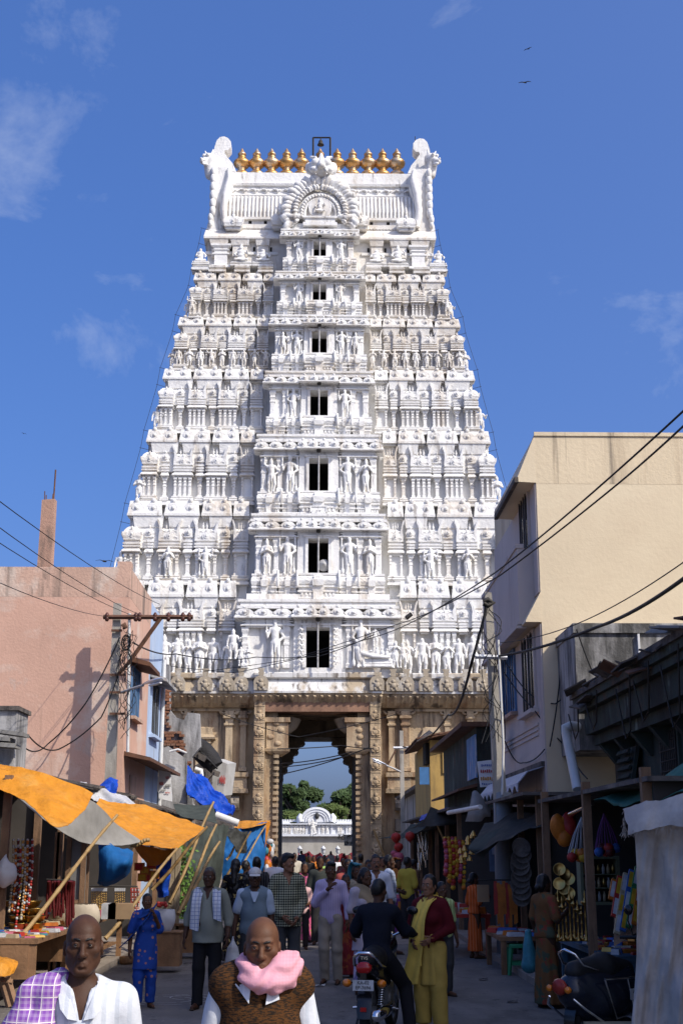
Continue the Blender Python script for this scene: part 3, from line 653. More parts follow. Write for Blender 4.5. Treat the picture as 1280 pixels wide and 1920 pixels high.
# central arch with kirtimukha
yA = YE[7]-.75; c0 = W(600, 400, yA); sc0 = (W(666, 400, yA).x-c0.x)
arch = MB(); P = [(c0.x+math.cos(math.pi*i/20)*sc0*.9, c0.z-.1+math.sin(math.pi*i/20)*sc0*.98) for i in range(21)] + [(c0.x-sc0*.9, c0.z-.4), (c0.x+sc0*.9, c0.z-.4)]
arch.prism(P, yA, yA+3.4); arch.obj('arch_back', [M_WHD], tower)
lobe = MB(); lobe.tube([(0, 0, 0), (.06, -.12, .22), (.2, -.15, .38), (.30, -.1, .36), (.28, -.1, .24), (.18, -.12, .22)], [.2, .22, .19, .14, .1, .05], 8); lobm = lobe.mesh([M_WH], 'flame_curl')
for i in range(30):
    a = math.pi*(-.10+1.2*i/29); m_ = 1 if a < math.pi/2 else -1; q = 1.25 if i % 2 else .95
    inst('flame_curl', lobm, tower, (c0.x+math.cos(a)*sc0*.84, yA-.05-GY, c0.z-.1+math.sin(a)*sc0*.94), (0, -(a-math.pi/2), rg.uniform(-.2, .2)), (q*m_, 1.1, q*1.15))
    inst('flame_curl', lobm, tower, (c0.x+math.cos(a)*sc0*.66, yA-.2-GY, c0.z-.1+math.sin(a)*sc0*.74), (0, -(a-math.pi/2), rg.uniform(-.3, .3)), (.6*m_, .8, .7))
for r, t, nb in ((.60, .07, 0), (.53, .09, 22), (.44, .12, 0)):
    ring = MB(); pts = [(c0.x+math.cos(math.pi*(-.08+1.16*i/24))*sc0*r, yA-.12, c0.z-.1+math.sin(math.pi*(-.08+1.16*i/24))*sc0*r*1.05) for i in range(25)]
    if nb:
        for i in range(nb):
            a = math.pi*(-.06+1.12*i/(nb-1)); ring.ball((c0.x+math.cos(a)*sc0*r, yA-.2, c0.z-.1+math.sin(a)*sc0*r*1.05), .14, 7, 5)
    else: ring.tube(pts, t, 8)
    ring.obj('arch_ring', [M_WH], tower)
disc = MB(); disc.prism([(c0.x+math.cos(2*math.pi*i/28)*sc0*.33, c0.z+.35+math.sin(2*math.pi*i/28)*sc0*.33) for i in range(28)], yA-.22, yA+.1); disc.obj('arch_disc', [M_WH], tower)
gp('statue', c0.x, yA-.25, c0.z-.1, 1.1, 1.0, 1.15, 0, me=ST['seat'])
for s in (-1, 1):
    b = MB(); b.tube([(c0.x+s*sc0*.55, yA-.2, c0.z-.35), (c0.x+s*sc0*.75, yA-.25, c0.z-.45), (c0.x+s*sc0*.98, yA-.2, c0.z-.3), (c0.x+s*sc0*1.0, yA-.15, c0.z+.1)], [.2, .24, .22, .14], 8); b.obj('arch_scroll', [M_WH], tower)
b = MB(); zz0 = W(600, 424, yA).z; b.loft([(0, 1.2, .7), (.22, 1.2, .7), (.24, 1.05, .6), (.55, 1.05, .6), (.57, 1.2, .7), (.7, 1.2, .7)], (c0.x, yA+.3, zz0-.1)); b.loft([(-.5, 2.75, .5), (-.2, 2.75, .5), (-.18, 2.5, .3), (.3, 2.5, .3)], (c0.x, yA+.3, zz0-.1)); b.obj('arch_pedestal', [M_WH], tower)
S = SD(); S.ell((0, 0, 0), (1.05, .7, .85), .1).ell((-.42, -.55, .22), (.36, .3, .36), .04).ell((.42, -.55, .22), (.36, .3, .36), .04).cone((0, -.6, .5), (0, -.85, -.15), .16, .26, .08).ell((0, -.8, -.2), (.34, .25, .2), .06)
for s in (-1, 1): S.ell((s*.55, -.5, -.35), (.35, .3, .25), .08).cone((s*.45, -.6, .6), (s*.8, -.5, .72), .14, .1, .05).cone((s*.38, -.72, -.5), (s*.42, -.8, -.95), .14, .03, .04).ell((s*.95, .1, .1), (.3, .3, .5), .1)
S.cone((0, -.3, .7), (0, -.3, 1.05), .22, .14, .1).ell((0, -.75, -.72), (.5, .3, .12), .04, carve=True)
g = np.arange(-1.7, 1.7, .06); gy = np.arange(-1.3, .9, .06); gz = np.arange(-1.2, 1.8, .06)
v, q = snet(S.field(g, gy, gz), g.astype(np.float32), gy.astype(np.float32), gz.astype(np.float32)); c = W(602, 318, yA)
inst('lion_face', mesh_of(v*.92, q, [M_WH], None, 1, 'lion_face'), tower, (c.x, yA-.1-GY, c.z+.0))
bf = MB(); y_ = y7+2.4; p0, p1 = W(587, 320, y_), W(587, 258, y_); p2, p3 = W(619, 258, y_), W(619, 320, y_); bf.bar(p0, p1, .1); bf.bar(p2, p3, .1); bf.bar(p1, p2, .1)
bf.obj('bell_frame', [M_IRON], tower); bl = MB(); c = W(601, 272, y_); bl.lathe([(.26, 0), (.24, .05), (.17, .16), (.14, .34), (.05, .42), (.04, .6)], c, 12); bl.obj('bell', [M_IRON], tower)

# ---- stone base with the gateway
zS = KZ[0]; gw = 3.16; gi = 2.42; gz_ = 9.86; hwS = 14.2
b = MB()
b.bx(-hwS, -gw-.6, GY+.9, GY+14, -.2, zS-.9); b.bx(gw+.6, hwS, GY+.9, GY+14, -.2, zS-.9); b.bx(-gw-.6, gw+.6, GY+.9, GY+14, gz_+.55, zS-.9); b.bx(-hwS, hwS, GY+1.2, GY+21, zS-.95, zS)
b.obj('base_wall', [M_STONE], tower)
# passage: side walls, ceiling, inner jambs with stepped corbels
IW = (W(667, 1500, GY+14).x-W(525, 1500, GY+14).x)/2; IZ = W(597, 1388, GY+14).z; xc = W(596, 1500, GY+14).x
b = MB()
for s in (-1, 1):
    b.bx(min(s*gi, s*(gw+1.4)), max(s*gi, s*(gw+1.4)), GY+1.7, GY+14, -.2, gz_+.6)
    b.bx(min(xc+s*IW, s*(gw+1.2)), max(xc+s*IW, s*(gw+1.2)), GY+11.5, GY+15.5, -.2, IZ+3); 
b.bx(-gw-1, gw+1, GY+11.5, GY+15.5, IZ, IZ+3.5); b.obj('passage_wall', [M_STONE2], tower)
for s in (-1, 1):
    for j in range(5):
        cb = MB(); ln = [.25, .55, .95, 1.3, 1.75][j]; z = IZ-3.05+.6*j; x0 = xc+s*IW
        prof = [(0, 0), (ln*.6, 0), (ln*.92, .12), (ln, .28), (ln*.9, .44), (ln, .5), (ln, .6), (0, .6)]
        cb.prism([(x0-s*x, z+zz_) for x, zz_ in prof][::-s], GY+11.4, GY+13.2); cb.obj('corbel', [M_STONE2], tower)
# gate jambs and lintel
PXJ = 31.0
for s in (-1, 1):
    x0 = s*(gw+.0); b = MB(); b.bx(min(s*gi, s*gw), max(s*gi, s*gw), GY+.36, GY+1.7, -.1, gz_+.0)
    for i in range(26): b.box((s*(gi+.06), GY+.44, .4+i*.36), (.34, .5, .2))
    b.obj('inner_jamb', [M_STONE], tower)
    b = MB(); b.bx(min(s*gw, s*(gw+.64)), max(s*gw, s*(gw+.64)), GY-.3, GY+1.6, -.1, zS-1.35); b.obj('gate_post', [M_STONE], tower)
    pm = MB(); pm.bx(-.3, .3, -.03, .05, 0, .06); pm.bx(-.3, .3, -.03, .05, .84, .9); pm.ball((0, -.03, .52), (.12, .07, .13)); pm.ball((0, -.03, .28), (.21, .07, .16)); 
    for q in (-1, 1): pm.tube([(q*.1, -.03, .4), (q*.24, -.05, .36), (q*.22, -.05, .2)], .05, 5); pm.tube([(q*.08, -.04, .2), (q*.24, -.05, .14), (q*.05, -.06, .1)], .05, 5)
    pmm = pm.mesh([M_STONE], 'relief_panel')
    for i in range(10): inst('relief_panel', pmm, tower, (s*(gw+.32), -.3, .5+i*.98))
    # upper bracket block at the head of the opening
    z_a, z_b = W(520, 1408, GY).z, W(520, 1345, GY).z; b = MB()
    b.loft([(z_a-.3, .25, .4), (z_a-.15, .5, .7), (z_a, .72, .85), (z_a+.15, .75, .9), (z_a+.17, .66, .8), (z_b-.3, .66, .8), (z_b-.28, .78, .95), (z_b, .78, .95)], (s*(gi+.0), GY+.9, 0)); 
    for i in range(4): b.ball((s*gi+rg.uniform(-.4, .4), GY+.08, z_a+.45+.4*i), (.22, .08, .16))
    b.obj('bracket_block', [M_STONE], tower)
    b = MB(); b.tube([(s*(gi-.5), GY+1.3, z_b-.5), (s*(gi-.85), GY+1.3, z_b-.3), (s*(gi-.95), GY+1.3, z_b+.1)], [.45, .4, .5], 8); b.obj('bracket_curl', [M_STONE2], tower)
b = MB(); b.bx(-gw, gw, GY-.25, GY+1.8, gz_, gz_+.62); b.obj('gate_lintel', [M_RED], tower)
# cornice with frilled eave, whitewashed band and carved plaques above
b = MB()
z_c0, z_c1 = W(598, 1335-10, GY).z, W(598, 1302, GY).z
for a, c, p in ((-hwS, -gw-.7, 0), (gw+.7, hwS, 0), (-gw-.7, gw+.7, .35)):
    b.loft([(z_c1-.75, (c-a)/2, .5+p), (z_c1-.5, (c-a)/2, .85+p), (z_c1-.12, (c-a)/2, 1.15+p), (z_c1, (c-a)/2, 1.2+p)], ((a+c)/2, GY+.95, 0))
b.obj('stone_cornice', [M_STONE], tower)
fr = MB(); fr.tube([(0, -.5, -.72), (0, -.78, -.5), (0, -1.02, -.25), (.05, -1.2, -.12)], [.07, .1, .12, .1], 6); frm = fr.mesh([M_STONE], 'cornice_rib')
for i in range(64):
    x = -hwS+.2+(2*hwS-.4)*i/63; p = .35 if abs(x) < gw+.7 else 0
    inst('cornice_rib', frm, tower, (x, .95-p, z_c1))
b = MB()
for a, c, p in ((-hwS, -gw-.7, 0), (gw+.7, hwS, 0), (-gw-.7, gw+.7, .35)):
    b.loft([(z_c1+.01, (c-a)/2, 1.3+p), (z_c1+.14, (c-a)/2, 1.3+p), (z_c1+.15, (c-a)/2, 1.12+p), (zS-.42, (c-a)/2, .75+p), (zS-.40, (c-a)/2, .7+p), (zS-.3, (c-a)/2, 1.0+p), (zS-.05, (c-a)/2, 1.0+p), (zS+.02, (c-a)/2, .9+p)], ((a+c)/2, GY+.95, 0))
b.obj('washed_band', [M_STW], tower)
pq = MB(); pq.prism([(-.42, 0), (.42, 0), (.44, .6), (.3, .88), (0, .98), (-.3, .88), (-.44, .6)], -.12, .12)
for c_, r_ in (((0, -.14, .62), (.13, .08, .14)), ((0, -.14, .35), (.2, .08, .2)), ((-.2, -.13, .5), (.1, .05, .08)), ((.2, -.13, .4), (.1, .05, .1)), ((-.12, -.13, .13), (.08, .05, .12)), ((.14, -.13, .13), (.08, .05, .12))): pq.ball(c_, r_, 7, 5)
pq.loft([(.98, .14, .1), (1.2, .18, .1), (1.22, .12, .1), (1.42, .22, .1), (1.46, .22, .1)], (0, .05, 0)); pqm = pq.mesh([PM('tan_plaque_stone', (.38, .32, .24), .92, .16, 1.5, .02, 14, stain=[((.55, .52, .47), (1.5, 1.5, 1), .52, .64, .7), ((.10, .085, .07), (2.5, 2.5, .6), .56, .66, .7)])], 'carved_plaque')
for px in (222, 258, 290, 334, 385, 425, 452, 490, 706, 737, 762, 798, 836, 872, 905, 940, 975): inst('carved_plaque', pqm, tower, (W(px, 1280, GY-.35).x, -.38 if abs(px-598) > 120 else -.7, z_c1+.16), (0, 0, 0), (1, 1, .92))
# wall pilasters of the base
def stone_pil(x, z0, z1, w_, d, nm='stone_pilaster'):
    b = MB(); H_ = z1-z0
    b.loft([(0, w_*.5, d), (H_*.06, w_*.5, d), (H_*.065, w_*.36, d*.8), (H_*.74, w_*.34, d*.8), (H_*.76, w_*.5, d), (H_*.79, w_*.52, d), (H_*.80, w_*.36, d*.85), (H_*.86, w_*.42, d*.9), (H_*.88, w_*.62, d*1.15), (H_*.92, w_*.62, d*1.15), (H_*.925, w_*.45, d), (H_, w_*.45, d)])
    for q in (-1, 1): b.tube([(q*w_*.4, -d*.6, H_*.95), (q*w_*.85, -d*.6, H_*.97), (q*w_*.95, -d*.6, H_)], w_*.17, 6)
    inst(nm, b.mesh([M_STONE], nm), tower, (x, .92, z0))
zb0, zb1 = W(598, 1445, GY).z, z_c1-.95
for s in (-1, 1):
    for x, w_, d in ((4.5, .5, .45), (5.35, .6, .5), (7.9, .42, .32), (9.3, .46, .34), (11.9, .44, .34), (13.6, .6, .4)): stone_pil(s*x, zb0, zb1, w_, d)
    for x in (8.62, 12.75): stone_pil(s*x, zb0+.3, zb1-1.1, .40, .62, 'niche_column')
    stone_pil(s*6.6, zb0, zb1-1.7, .26, .3, 'niche_column'); stone_pil(s*7.25, zb0, zb1-1.7, .26, .3, 'niche_column'); stone_pil(s*10.7, zb0, zb1-1.6, .28, .3, 'niche_column')
    b = MB(); b.loft([(0, .75, .45), (.12, .75, .5), (.3, .6, .3), (.7, .5, .25), (.75, .3, .2)], (s*6.92, GY+.92, zb1-1.7)); b.loft([(0, 4.6, .28), (.18, 4.6, .3), (.2, 4.5, .2), (.5, 4.5, .2), (.52, 4.65, .32), (.66, 4.65, .32)], (s*9.3, GY+.92, zb1)); b.obj('wall_frieze', [M_STONE], tower)
    # stepped plinth mouldings
    for z, hh, d, prof in ((zb0-.35, .3, .55, 0), (zb0-.95, .55, .42, 0), (zb0-1.25, .28, .75, 0), (zb0-2.3, .8, .62, 1), (zb0-3.5, .7, .45, 0), (zb0-4.4, .8, .85, 1), (0, zb0-4.5, .7, 0)):
        b = MB(); c_ = s*9.4; hx = 4.75
        if prof: b.loft([(0, hx, d), (hh*.2, hx, d*1.25), (hh*.5, hx, d*1.35), (hh*.8, hx, d*1.1), (hh, hx, d*.8)], (c_, GY+.92, z))
        else: b.loft([(0, hx, d), (hh, hx, d)], (c_, GY+.92, z))
        for i in range(20 if prof else 0): b.cyl((c_-hx+.24+i*.475, GY+.92-d*1.3, z+hh*.15), (c_-hx+.24+i*.475, GY+.92-d*1.05, z+hh*.85), .09, n=5)
        b.obj('plinth_moulding', [M_STONE if z > zb0-1 else M_STONE2], tower)
    for x in (4.9, 8.4, 11.6): b = MB(); b.loft([(0, .8, .8), (.25, .8, .85), (.27, .7, .7), (.9, .7, .7), (.95, .8, .85), (1.2, .8, .85)], (s*x, GY+.9, zb0-1.3)); b.obj('plinth_block', [M_STONE], tower)

yv = YE[1]+.52-1.5-.05; zd = W(598, 1253, yv).z; xr = W(703, 1230, yv).x
S = SD(); [S.cone((-.95, -.2, .12+.17*i), (.95, -.2, .12+.17*i), .11, None, .02) for i in range(3)]
S.cone((-.95, -.25, .5), (-1.05, -.2, 1.1), .2, .3, .06).ell((-1.0, -.1, 1.35), (.38, .14, .42), .05).cone((-.75, -.35, .85), (-.2, -.38, .72), .17, .16, .05).cone((-.2, -.38, .70), (.85, -.36, .62), .15, .07, .05).ell((-.95, -.36, 1.02), (.14, .13, .15), .03).cone((-.6, -.4, .9), (-.25, -.5, 1.0), .07, .06, .03)
for x, z in ((.1, .95), (.42, .9), (.7, .85)): S.ell((x, -.28, z), (.13, .11, .2), .02).ell((x, -.28, z+.26), (.08, .08, .09), .02)
g = np.arange(-1.5, 1.2, .045).astype(np.float32); gy = np.arange(-.7, .2, .045).astype(np.float32); gz = np.arange(-.05, 1.95, .045).astype(np.float32); v, q = snet(S.field(g, gy, gz), g, gy, gz)
inst('reclining_figure', mesh_of(v, q, [M_WH], None, 1), tower, (xr, yv-GY, zd))
for px, hh, ky, lift in ((437, 1.9, 'plain', .5), (452, 1.3, 'thin', .1), (466, 1.3, 'fold', .1), (741, 1.7, 'flute', 0), (754, 1.6, 'raise_', 0), (703, 1.2, 'thin', 1.35)):
    gp('statue', W(px, 1230, yv).x, yv-.15, zd+lift, hh, hh*.9, hh, 0, me=ST[ky])
for s in (-1, 1):                              # carved leaves up the lowest door frame
    for i in range(7): inst('leaf_relief', lfm, tower, (s*(dw0+.32), yv-.42-GY, zd+.25+i*.33), (0, 0, .0), (.5, .7, .9))
# ================================================================ houses, walls and far background
M_PINK = PM('pink_limewash', (.60, .37, .275), .9, .09, .8, .01, 16, stain=[((.68, .58, .49), (.45, .45, .6), .52, .64, .65), ((.50, .40, .34), (1.6, 1.6, 1.2), .60, .68, .6), ((.48, .27, .19), (1.2, 1.2, .12), .56, .7, .45), ((.30, .19, .14), (2.4, 2.4, .16), .64, .74, .5)])
M_PINKTOP = PM('weathered_parapet', (.55, .36, .27), .92, .1, 1, .015, 14, stain=[((.66, .57, .48), (1.0, 1.0, .8), .50, .64, .7), ((.20, .15, .12), (2.4, 2.4, .16), .50, .64, .75), ((.09, .075, .065), (3.5, 3.5, .5), .60, .70, .8)])
M_BLUEW = PM('pale_blue_limewash', (.40, .50, .66), .9, .08, 1, .008, 16, stain=[((.62, .64, .68), (1.2, 1.2, .3), .55, .68, .6), ((.25, .25, .27), (1.6, 1.6, .15), .60, .72, .6)])
M_BEIGE = PM('cream_paint', (.71, .59, .41), .85, .05, .6, .006, 12, stain=[((.76, .66, .47), (.3, .3, .3), .48, .66, .5), ((.50, .38, .25), (.9, .9, .10), .60, .74, .4), ((.60, .46, .31), (.25, .25, .4), .5, .7, .4)])
M_BEIGET = PM('cream_paint_rain_streaked', (.70, .58, .40), .88, .06, .8, .01, 12, stain=[((.42, .32, .21), (2.2, 2.2, .12), .50, .66, .6), ((.14, .115, .095), (3.6, 3.6, .14), .58, .68, .65)])
M_LILAC = PM('dusty_mauve_paint', (.54, .47, .43), .88, .07, 1, .006, 14, stain=[((.30, .22, .19), (1.4, 1.4, .16), .56, .72, .6), ((.10, .08, .08), (3, 3, .2), .64, .74, .7)])
M_GREYW = PM('mouldy_plaster', (.42, .41, .40), .92, .12, 1.2, .015, 12, stain=[((.06, .058, .055), (1.5, 1.5, .35), .42, .60, .92), ((.62, .61, .60), (2.2, 2.2, .3), .58, .68, .7), ((.26, .22, .18), (2, 2, .3), .58, .7, .6)])
M_CONC = PM('pole_concrete', (.38, .35, .30), .92, .12, 2.5, .008, 30, stain=[((.16, .14, .12), (3, 3, .5), .54, .68, .7)])
M_WOOD = PM('old_timber', (.22, .13, .075), .85, .3, 3, .008, 30, stain=[((.07, .045, .03), (6, 6, 1), .5, .65, .7)])
M_GWOOD = PM('grey_board', (.26, .25, .23), .88, .16, 2, .006, 26, stain=[((.10, .09, .08), (3, 3, .3), .52, .68, .7)])
M_RUST = PM('rusty_steel', (.13, .065, .04), .8, .35, 5, .006, 40)
M_TILE = PM('sooty_roof', (.11, .095, .085), .92, .3, 2, .02, 14, stain=[((.24, .20, .16), (1.6, 1.6, 1.6), .54, .66, .7), ((.035, .03, .028), (2.5, 2.5, 2.5), .52, .64, .8)])
M_BRICK = PM('old_brick', (.30, .135, .075), .92, .35, 3, .02, 25, stain=[((.12, .10, .085), (1.5, 1.5, 1.5), .48, .62, .8)])
M_GLASS = PM('dark_window_glass', (.03, .035, .04), .12, .1, 2, spec=.6)
M_BLUEP = PM('blue_shutter_paint', (.09, .19, .36), .6, .2, 3, stain=[((.20, .2, .2), (4, 4, 1), .56, .7, .6)])
M_OCHRE = PM('ochre_paint', (.46, .30, .10), .88, .12, 1.5, .008, stain=[((.14, .10, .06), (1.6, 1.6, .25), .5, .66, .8)])
M_GREENP = PM('green_paint', (.05, .068, .055), .88, .3, 1.5, .012, stain=[((.03, .028, .026), (1.4, 1.4, .5), .40, .58, .9), ((.20, .26, .22), (2.4, 2.4, .7), .60, .68, .7), ((.10, .06, .04), (1.2, 1.2, 1.2), .56, .66, .7)])
M_PVC = PM('white_pvc', (.66, .66, .64), .45, .08, 4, stain=[((.35, .31, .26), (3, 3, 1), .56, .7, .5)])
M_WHITEP = PM('white_paint', (.76, .76, .76), .6, .06, 3, stain=[((.45, .42, .38), (2, 2, .5), .58, .7, .5)])
M_SHUT = PM('grey_shutter', (.20, .195, .19), .6, .12, 2, stain=[((.09, .07, .06), (2, 2, .3), .52, .68, .6)])
M_ROOMD = PM('unlit_shop_wall', (.06, .052, .046), .95, .2, 2)  # dark colour carries the shade inside the shops
M_INK_R = PM('red_ink', (.45, .06, .05), .7, .1); M_INK_B = PM('blue_ink', (.06, .12, .36), .7, .1); M_INK_K = PM('black_ink', (.02, .02, .022), .6, .1); M_INK_O = PM('orange_ink', (.60, .27, .03), .7, .1)

def text_obj(name, s, loc, size, mat, parent, rx=math.pi/2, rz=0., ext=.002, tilt=0., **kw):
    cu = bpy.data.curves.new(name, 'FONT'); cu.body = s; cu.size = size; cu.extrude = ext; cu.align_x = 'CENTER'; cu.align_y = 'CENTER'; cu.resolution_u = 3
    o = bpy.data.objects.new(name, cu); COL.objects.link(o); bpy.context.view_layer.update()
    me = bpy.data.meshes.new_from_object(o.evaluated_get(bpy.context.evaluated_depsgraph_get())); bpy.data.objects.remove(o); bpy.data.curves.remove(cu)
    me.materials.clear(); me.materials.append(mat)
    M = Matrix.Rotation(rz, 3, 'Z') @ Matrix.Rotation(tilt, 3, 'Y') @ Matrix.Rotation(rx, 3, 'X')
    n = inst(name, me, parent, loc, M.to_euler(), **kw); return n

text_obj('numerals', '1976', (PLC[0], PLC[1]-GY-.012, PLC[2]), .46, M_WH, tower, ext=.03)
def worn_print(par, c, w_, h_, mat, seed):
    rr = random.Random(seed); b = MB(); n = 6
    for i in range(n):                         # print too worn to read: broken strokes
        x = c.x-w_/2+w_*(i+.5)/n; b.bx(x-w_*.05, x+w_*.05, c.y-.004, c.y, c.z-h_*rr.uniform(.2, .5), c.z+h_*rr.uniform(.2, .5))
        if rr.random() < .7: z = c.z+h_*rr.uniform(-.4, .4); b.bx(x-w_*.07, x+w_*.08, c.y-.006, c.y-.002, z-h_*.07, z+h_*.07)
    return b.obj('worn_print', [mat], par, kind='stuff')
def side_window(par, x, y0, y1, z0, z1, sgn, frame, nbar=5, glass=None, sill=True):
    """window in a wall facing the street along the plane x; sgn = +1 when the street lies at larger x"""
    b = MB(); t = .07; xf = x+sgn*.05
    for a, c in ((y0-t, y0), (y1, y1+t)): b.bx(min(x-sgn*.05, xf), max(x-sgn*.05, xf), a, c, z0-t, z1+t)
    for a, c in ((z0-t, z0), (z1, z1+t)): b.bx(min(x-sgn*.05, xf), max(x-sgn*.05, xf), y0, y1, a, c)
    b.bx(min(x, xf-.002*sgn), max(x, xf-.002*sgn), (y0+y1)/2-.03, (y0+y1)/2+.03, z0, z1)
    o = b.obj('window', [frame], par)
    g = MB(); g.bx(min(x+sgn*.004, x+sgn*.02), max(x+sgn*.004, x+sgn*.02), y0, y1, z0, z1); g.obj('pane', [glass or M_GLASS], o)
    for i in range(nbar):
        y = y0+(y1-y0)*(i+.5)/nbar; r = MB(); r.cyl((x+sgn*.06, y, z0-.03), (x+sgn*.06, y, z1+.03), .014, n=5); r.obj('window_bar', [M_IRON if frame != M_BLUEP else M_BLUEP], o)
    if sill: s = MB(); s.bx(min(x-sgn*.02, x+sgn*.16), max(x-sgn*.02, x+sgn*.16), y0-.15, y1+.15, z0-t-.08, z0-t-.003); s.obj('window_sill', [frame if frame != M_BLUEP else M_PINKTOP], o)
    return o

LX, RX = -4.5, 4.45
# ---------------- pink house and its blue neighbour
YP = 30.2; ztop = W(240, 1062, YP).z; yq = WX(278, 1300, LX).y; yr = WX(303, 1300, LX).y
pink = empty('pink_house', 'salmon pink plastered house with a rain-stained parapet, left of the street', 'house', (-9, YP+4, 0))
b = MB(); b.bx(-16, LX, YP, yq, 0, ztop-.75); b.obj('wall', [M_PINK], pink)
b = MB(); b.bx(-16, LX+.002, YP-.002, YP+.22, ztop-.75, ztop-.02); b.bx(LX-.22, LX+.002, YP+.22, yq, ztop-.75, ztop-.03); b.bx(-16, -15.8, YP+.2, yq, ztop-.75, ztop)
b.bx(LX-.32, LX+.004, YP-.004, YP+.35, ztop-.02, ztop+.12); b.obj('parapet', [M_PINKTOP], pink)
za, zb = WX(255, 1345, LX).z, WX(255, 1262, LX).z; wy0, wy1 = WX(245, 1300, LX).y, WX(258, 1300, LX).y
side_window(pink, LX, wy0, wy1, za, zb, 1, M_BLUEP, 5)
def shade(par, x, y0, y1, z, out, t, mat, sgn=1, name='sun_shade'):
    b = MB(); b.hexa([(x, y0, z), (x+sgn*out, y0, z-.12), (x, y1, z), (x+sgn*out, y1, z-.12), (x, y0, z+t), (x+sgn*out, y0, z+t-.14), (x, y1, z+t), (x+sgn*out, y1, z+t-.14)]); return b.obj(name, [mat], par)
shade(pink, LX, wy0-.25, wy1+.55, WX(250, 1245, LX).z, .48, .12, M_RUST)
shade(pink, LX, YP+.15, yr+.0, WX(240, 1420, LX).z, .62, .10, M_RUST)
blue = empty('blue_house', 'narrow pale blue plastered house front with a barred window beside the pink house', 'house', (-8, (yq+yr)/2, 0))
b = MB(); b.bx(-12, LX-.01, yq+.004, yr, 0, ztop-.1); b.obj('wall', [M_BLUEW], blue)
wz0, wz1 = WX(290, 1378, LX).z, WX(290, 1285, LX).z
side_window(blue, LX-.01, WX(284, 1300, LX).y, WX(296, 1300, LX).y, wz0, wz1, 1, M_BLUEW, 5); shade(blue, LX-.01, WX(281, 1300, LX).y, yr-.1, wz1+.12, .45, .1, M_GREYW)
b = MB(); x = LX+.06; b.cyl((x, yr-.06, 2.9), (x, yr-.06, WX(303, 1235, LX).z), .055, n=8); b.obj('drain_pipe', [M_PVC], blue)
b = MB(); b.bx(LX-.06, LX+.03, YP+1.2, YP+2.2, .2, 3.6); b.obj('door', [M_PINKTOP], pink)
# stub of a roof pillar with bare bars, and the water tank
c = W(85, 1070, YP+2.6); t = W(88, 940, YP+2.6); st = empty('roof_pillar', 'unfinished pink plastered pillar stub with bare steel rods on the pink house roof', 'pillar', (c.x, c.y, ztop-.7))
b = MB(); hx = .185; b.hexa([(c.x-hx, c.y-hx, ztop-.7), (c.x+hx, c.y-hx, ztop-.7), (c.x-hx, c.y+hx, ztop-.7), (c.x+hx, c.y+hx, ztop-.7), (c.x-.16, c.y-.16, t.z), (c.x+.17, c.y-.16, t.z+.03), (c.x-.16, c.y+.16, t.z+.02), (c.x+.17, c.y+.16, t.z+.05)]); b.obj('shaft', [PM('pillar_plaster', (.42, .26, .19), .92, .15, 1.5, .02, 12, stain=[((.14, .11, .09), (2, 2, .5), .5, .64, .85)])], st)
for dx, dy, h in ((-.1, -.1, .25), (.1, -.1, .18), (.09, .1, .9), (-.1, .1, .2)):
    r = MB(); r.cyl((c.x+dx, c.y+dy, t.z-.1), (c.x+dx*1.1, c.y+dy, t.z+h), .014 if h < .5 else .022, n=5); r.obj('steel_rod', [M_RUST], st)
b = MB(); c = W(256, 1085, YP+3.0); tk = empty('water_tank', 'black plastic water tank behind the parapet of the pink house', 'water tank', (LX-.5, YP+2.9, ztop-.72))
b.lathe([(.40, 0), (.42, .05), (.42, .3), (.44, .32), (.42, .36), (.42, .72), (.40, .78), (.2, .86), (.001, .88)], (LX-.5, YP+2.9, ztop-.70), 20); b.obj('shell', [PM('black_plastic', (.02, .022, .026), .5, .2, 3)], tk)
b = MB(); b.lathe([(.18, 0), (.18, .08), (.001, .1)], (LX-.5, YP+2.9, ztop+.16), 12); b.obj('lid', [M_IRON], tk)
# whitewashed pier and planks at the left edge, nearer
c = W(-20, 1430, 25); pr = empty('roof_pier', 'whitewashed masonry pier with weathered planks at the left edge', 'pier', (c.x, 25, 2.5))
x0, x1 = W(-60, 1400, 25).x, W(28, 1400, 25).x; b = MB(); b.bx(x0, x1, 25, 26, 2.2, W(0, 1332, 25).z); b.obj('masonry', [M_GREYW], pr); b = MB(); b.bx(x0-.1, x1+.05, 24.93, 26.05, W(0, 1332, 25).z, W(0, 1324, 25).z); b.obj('coping', [M_TILE], pr)
for (a, d) in (((-30, 1368), (50, 1379)), ((-30, 1385), (24, 1388)), ((-30, 1396), (34, 1400))):
    q = MB(); p0, p1 = W(*a, 24.6), W(*d, 24.6); q.box((p0+p1)/2, ((p1-p0).length, .5, .07), ry=-math.atan2(p1.z-p0.z, p1.x-p0.x)); q.obj('plank', [M_GWOOD], pr)
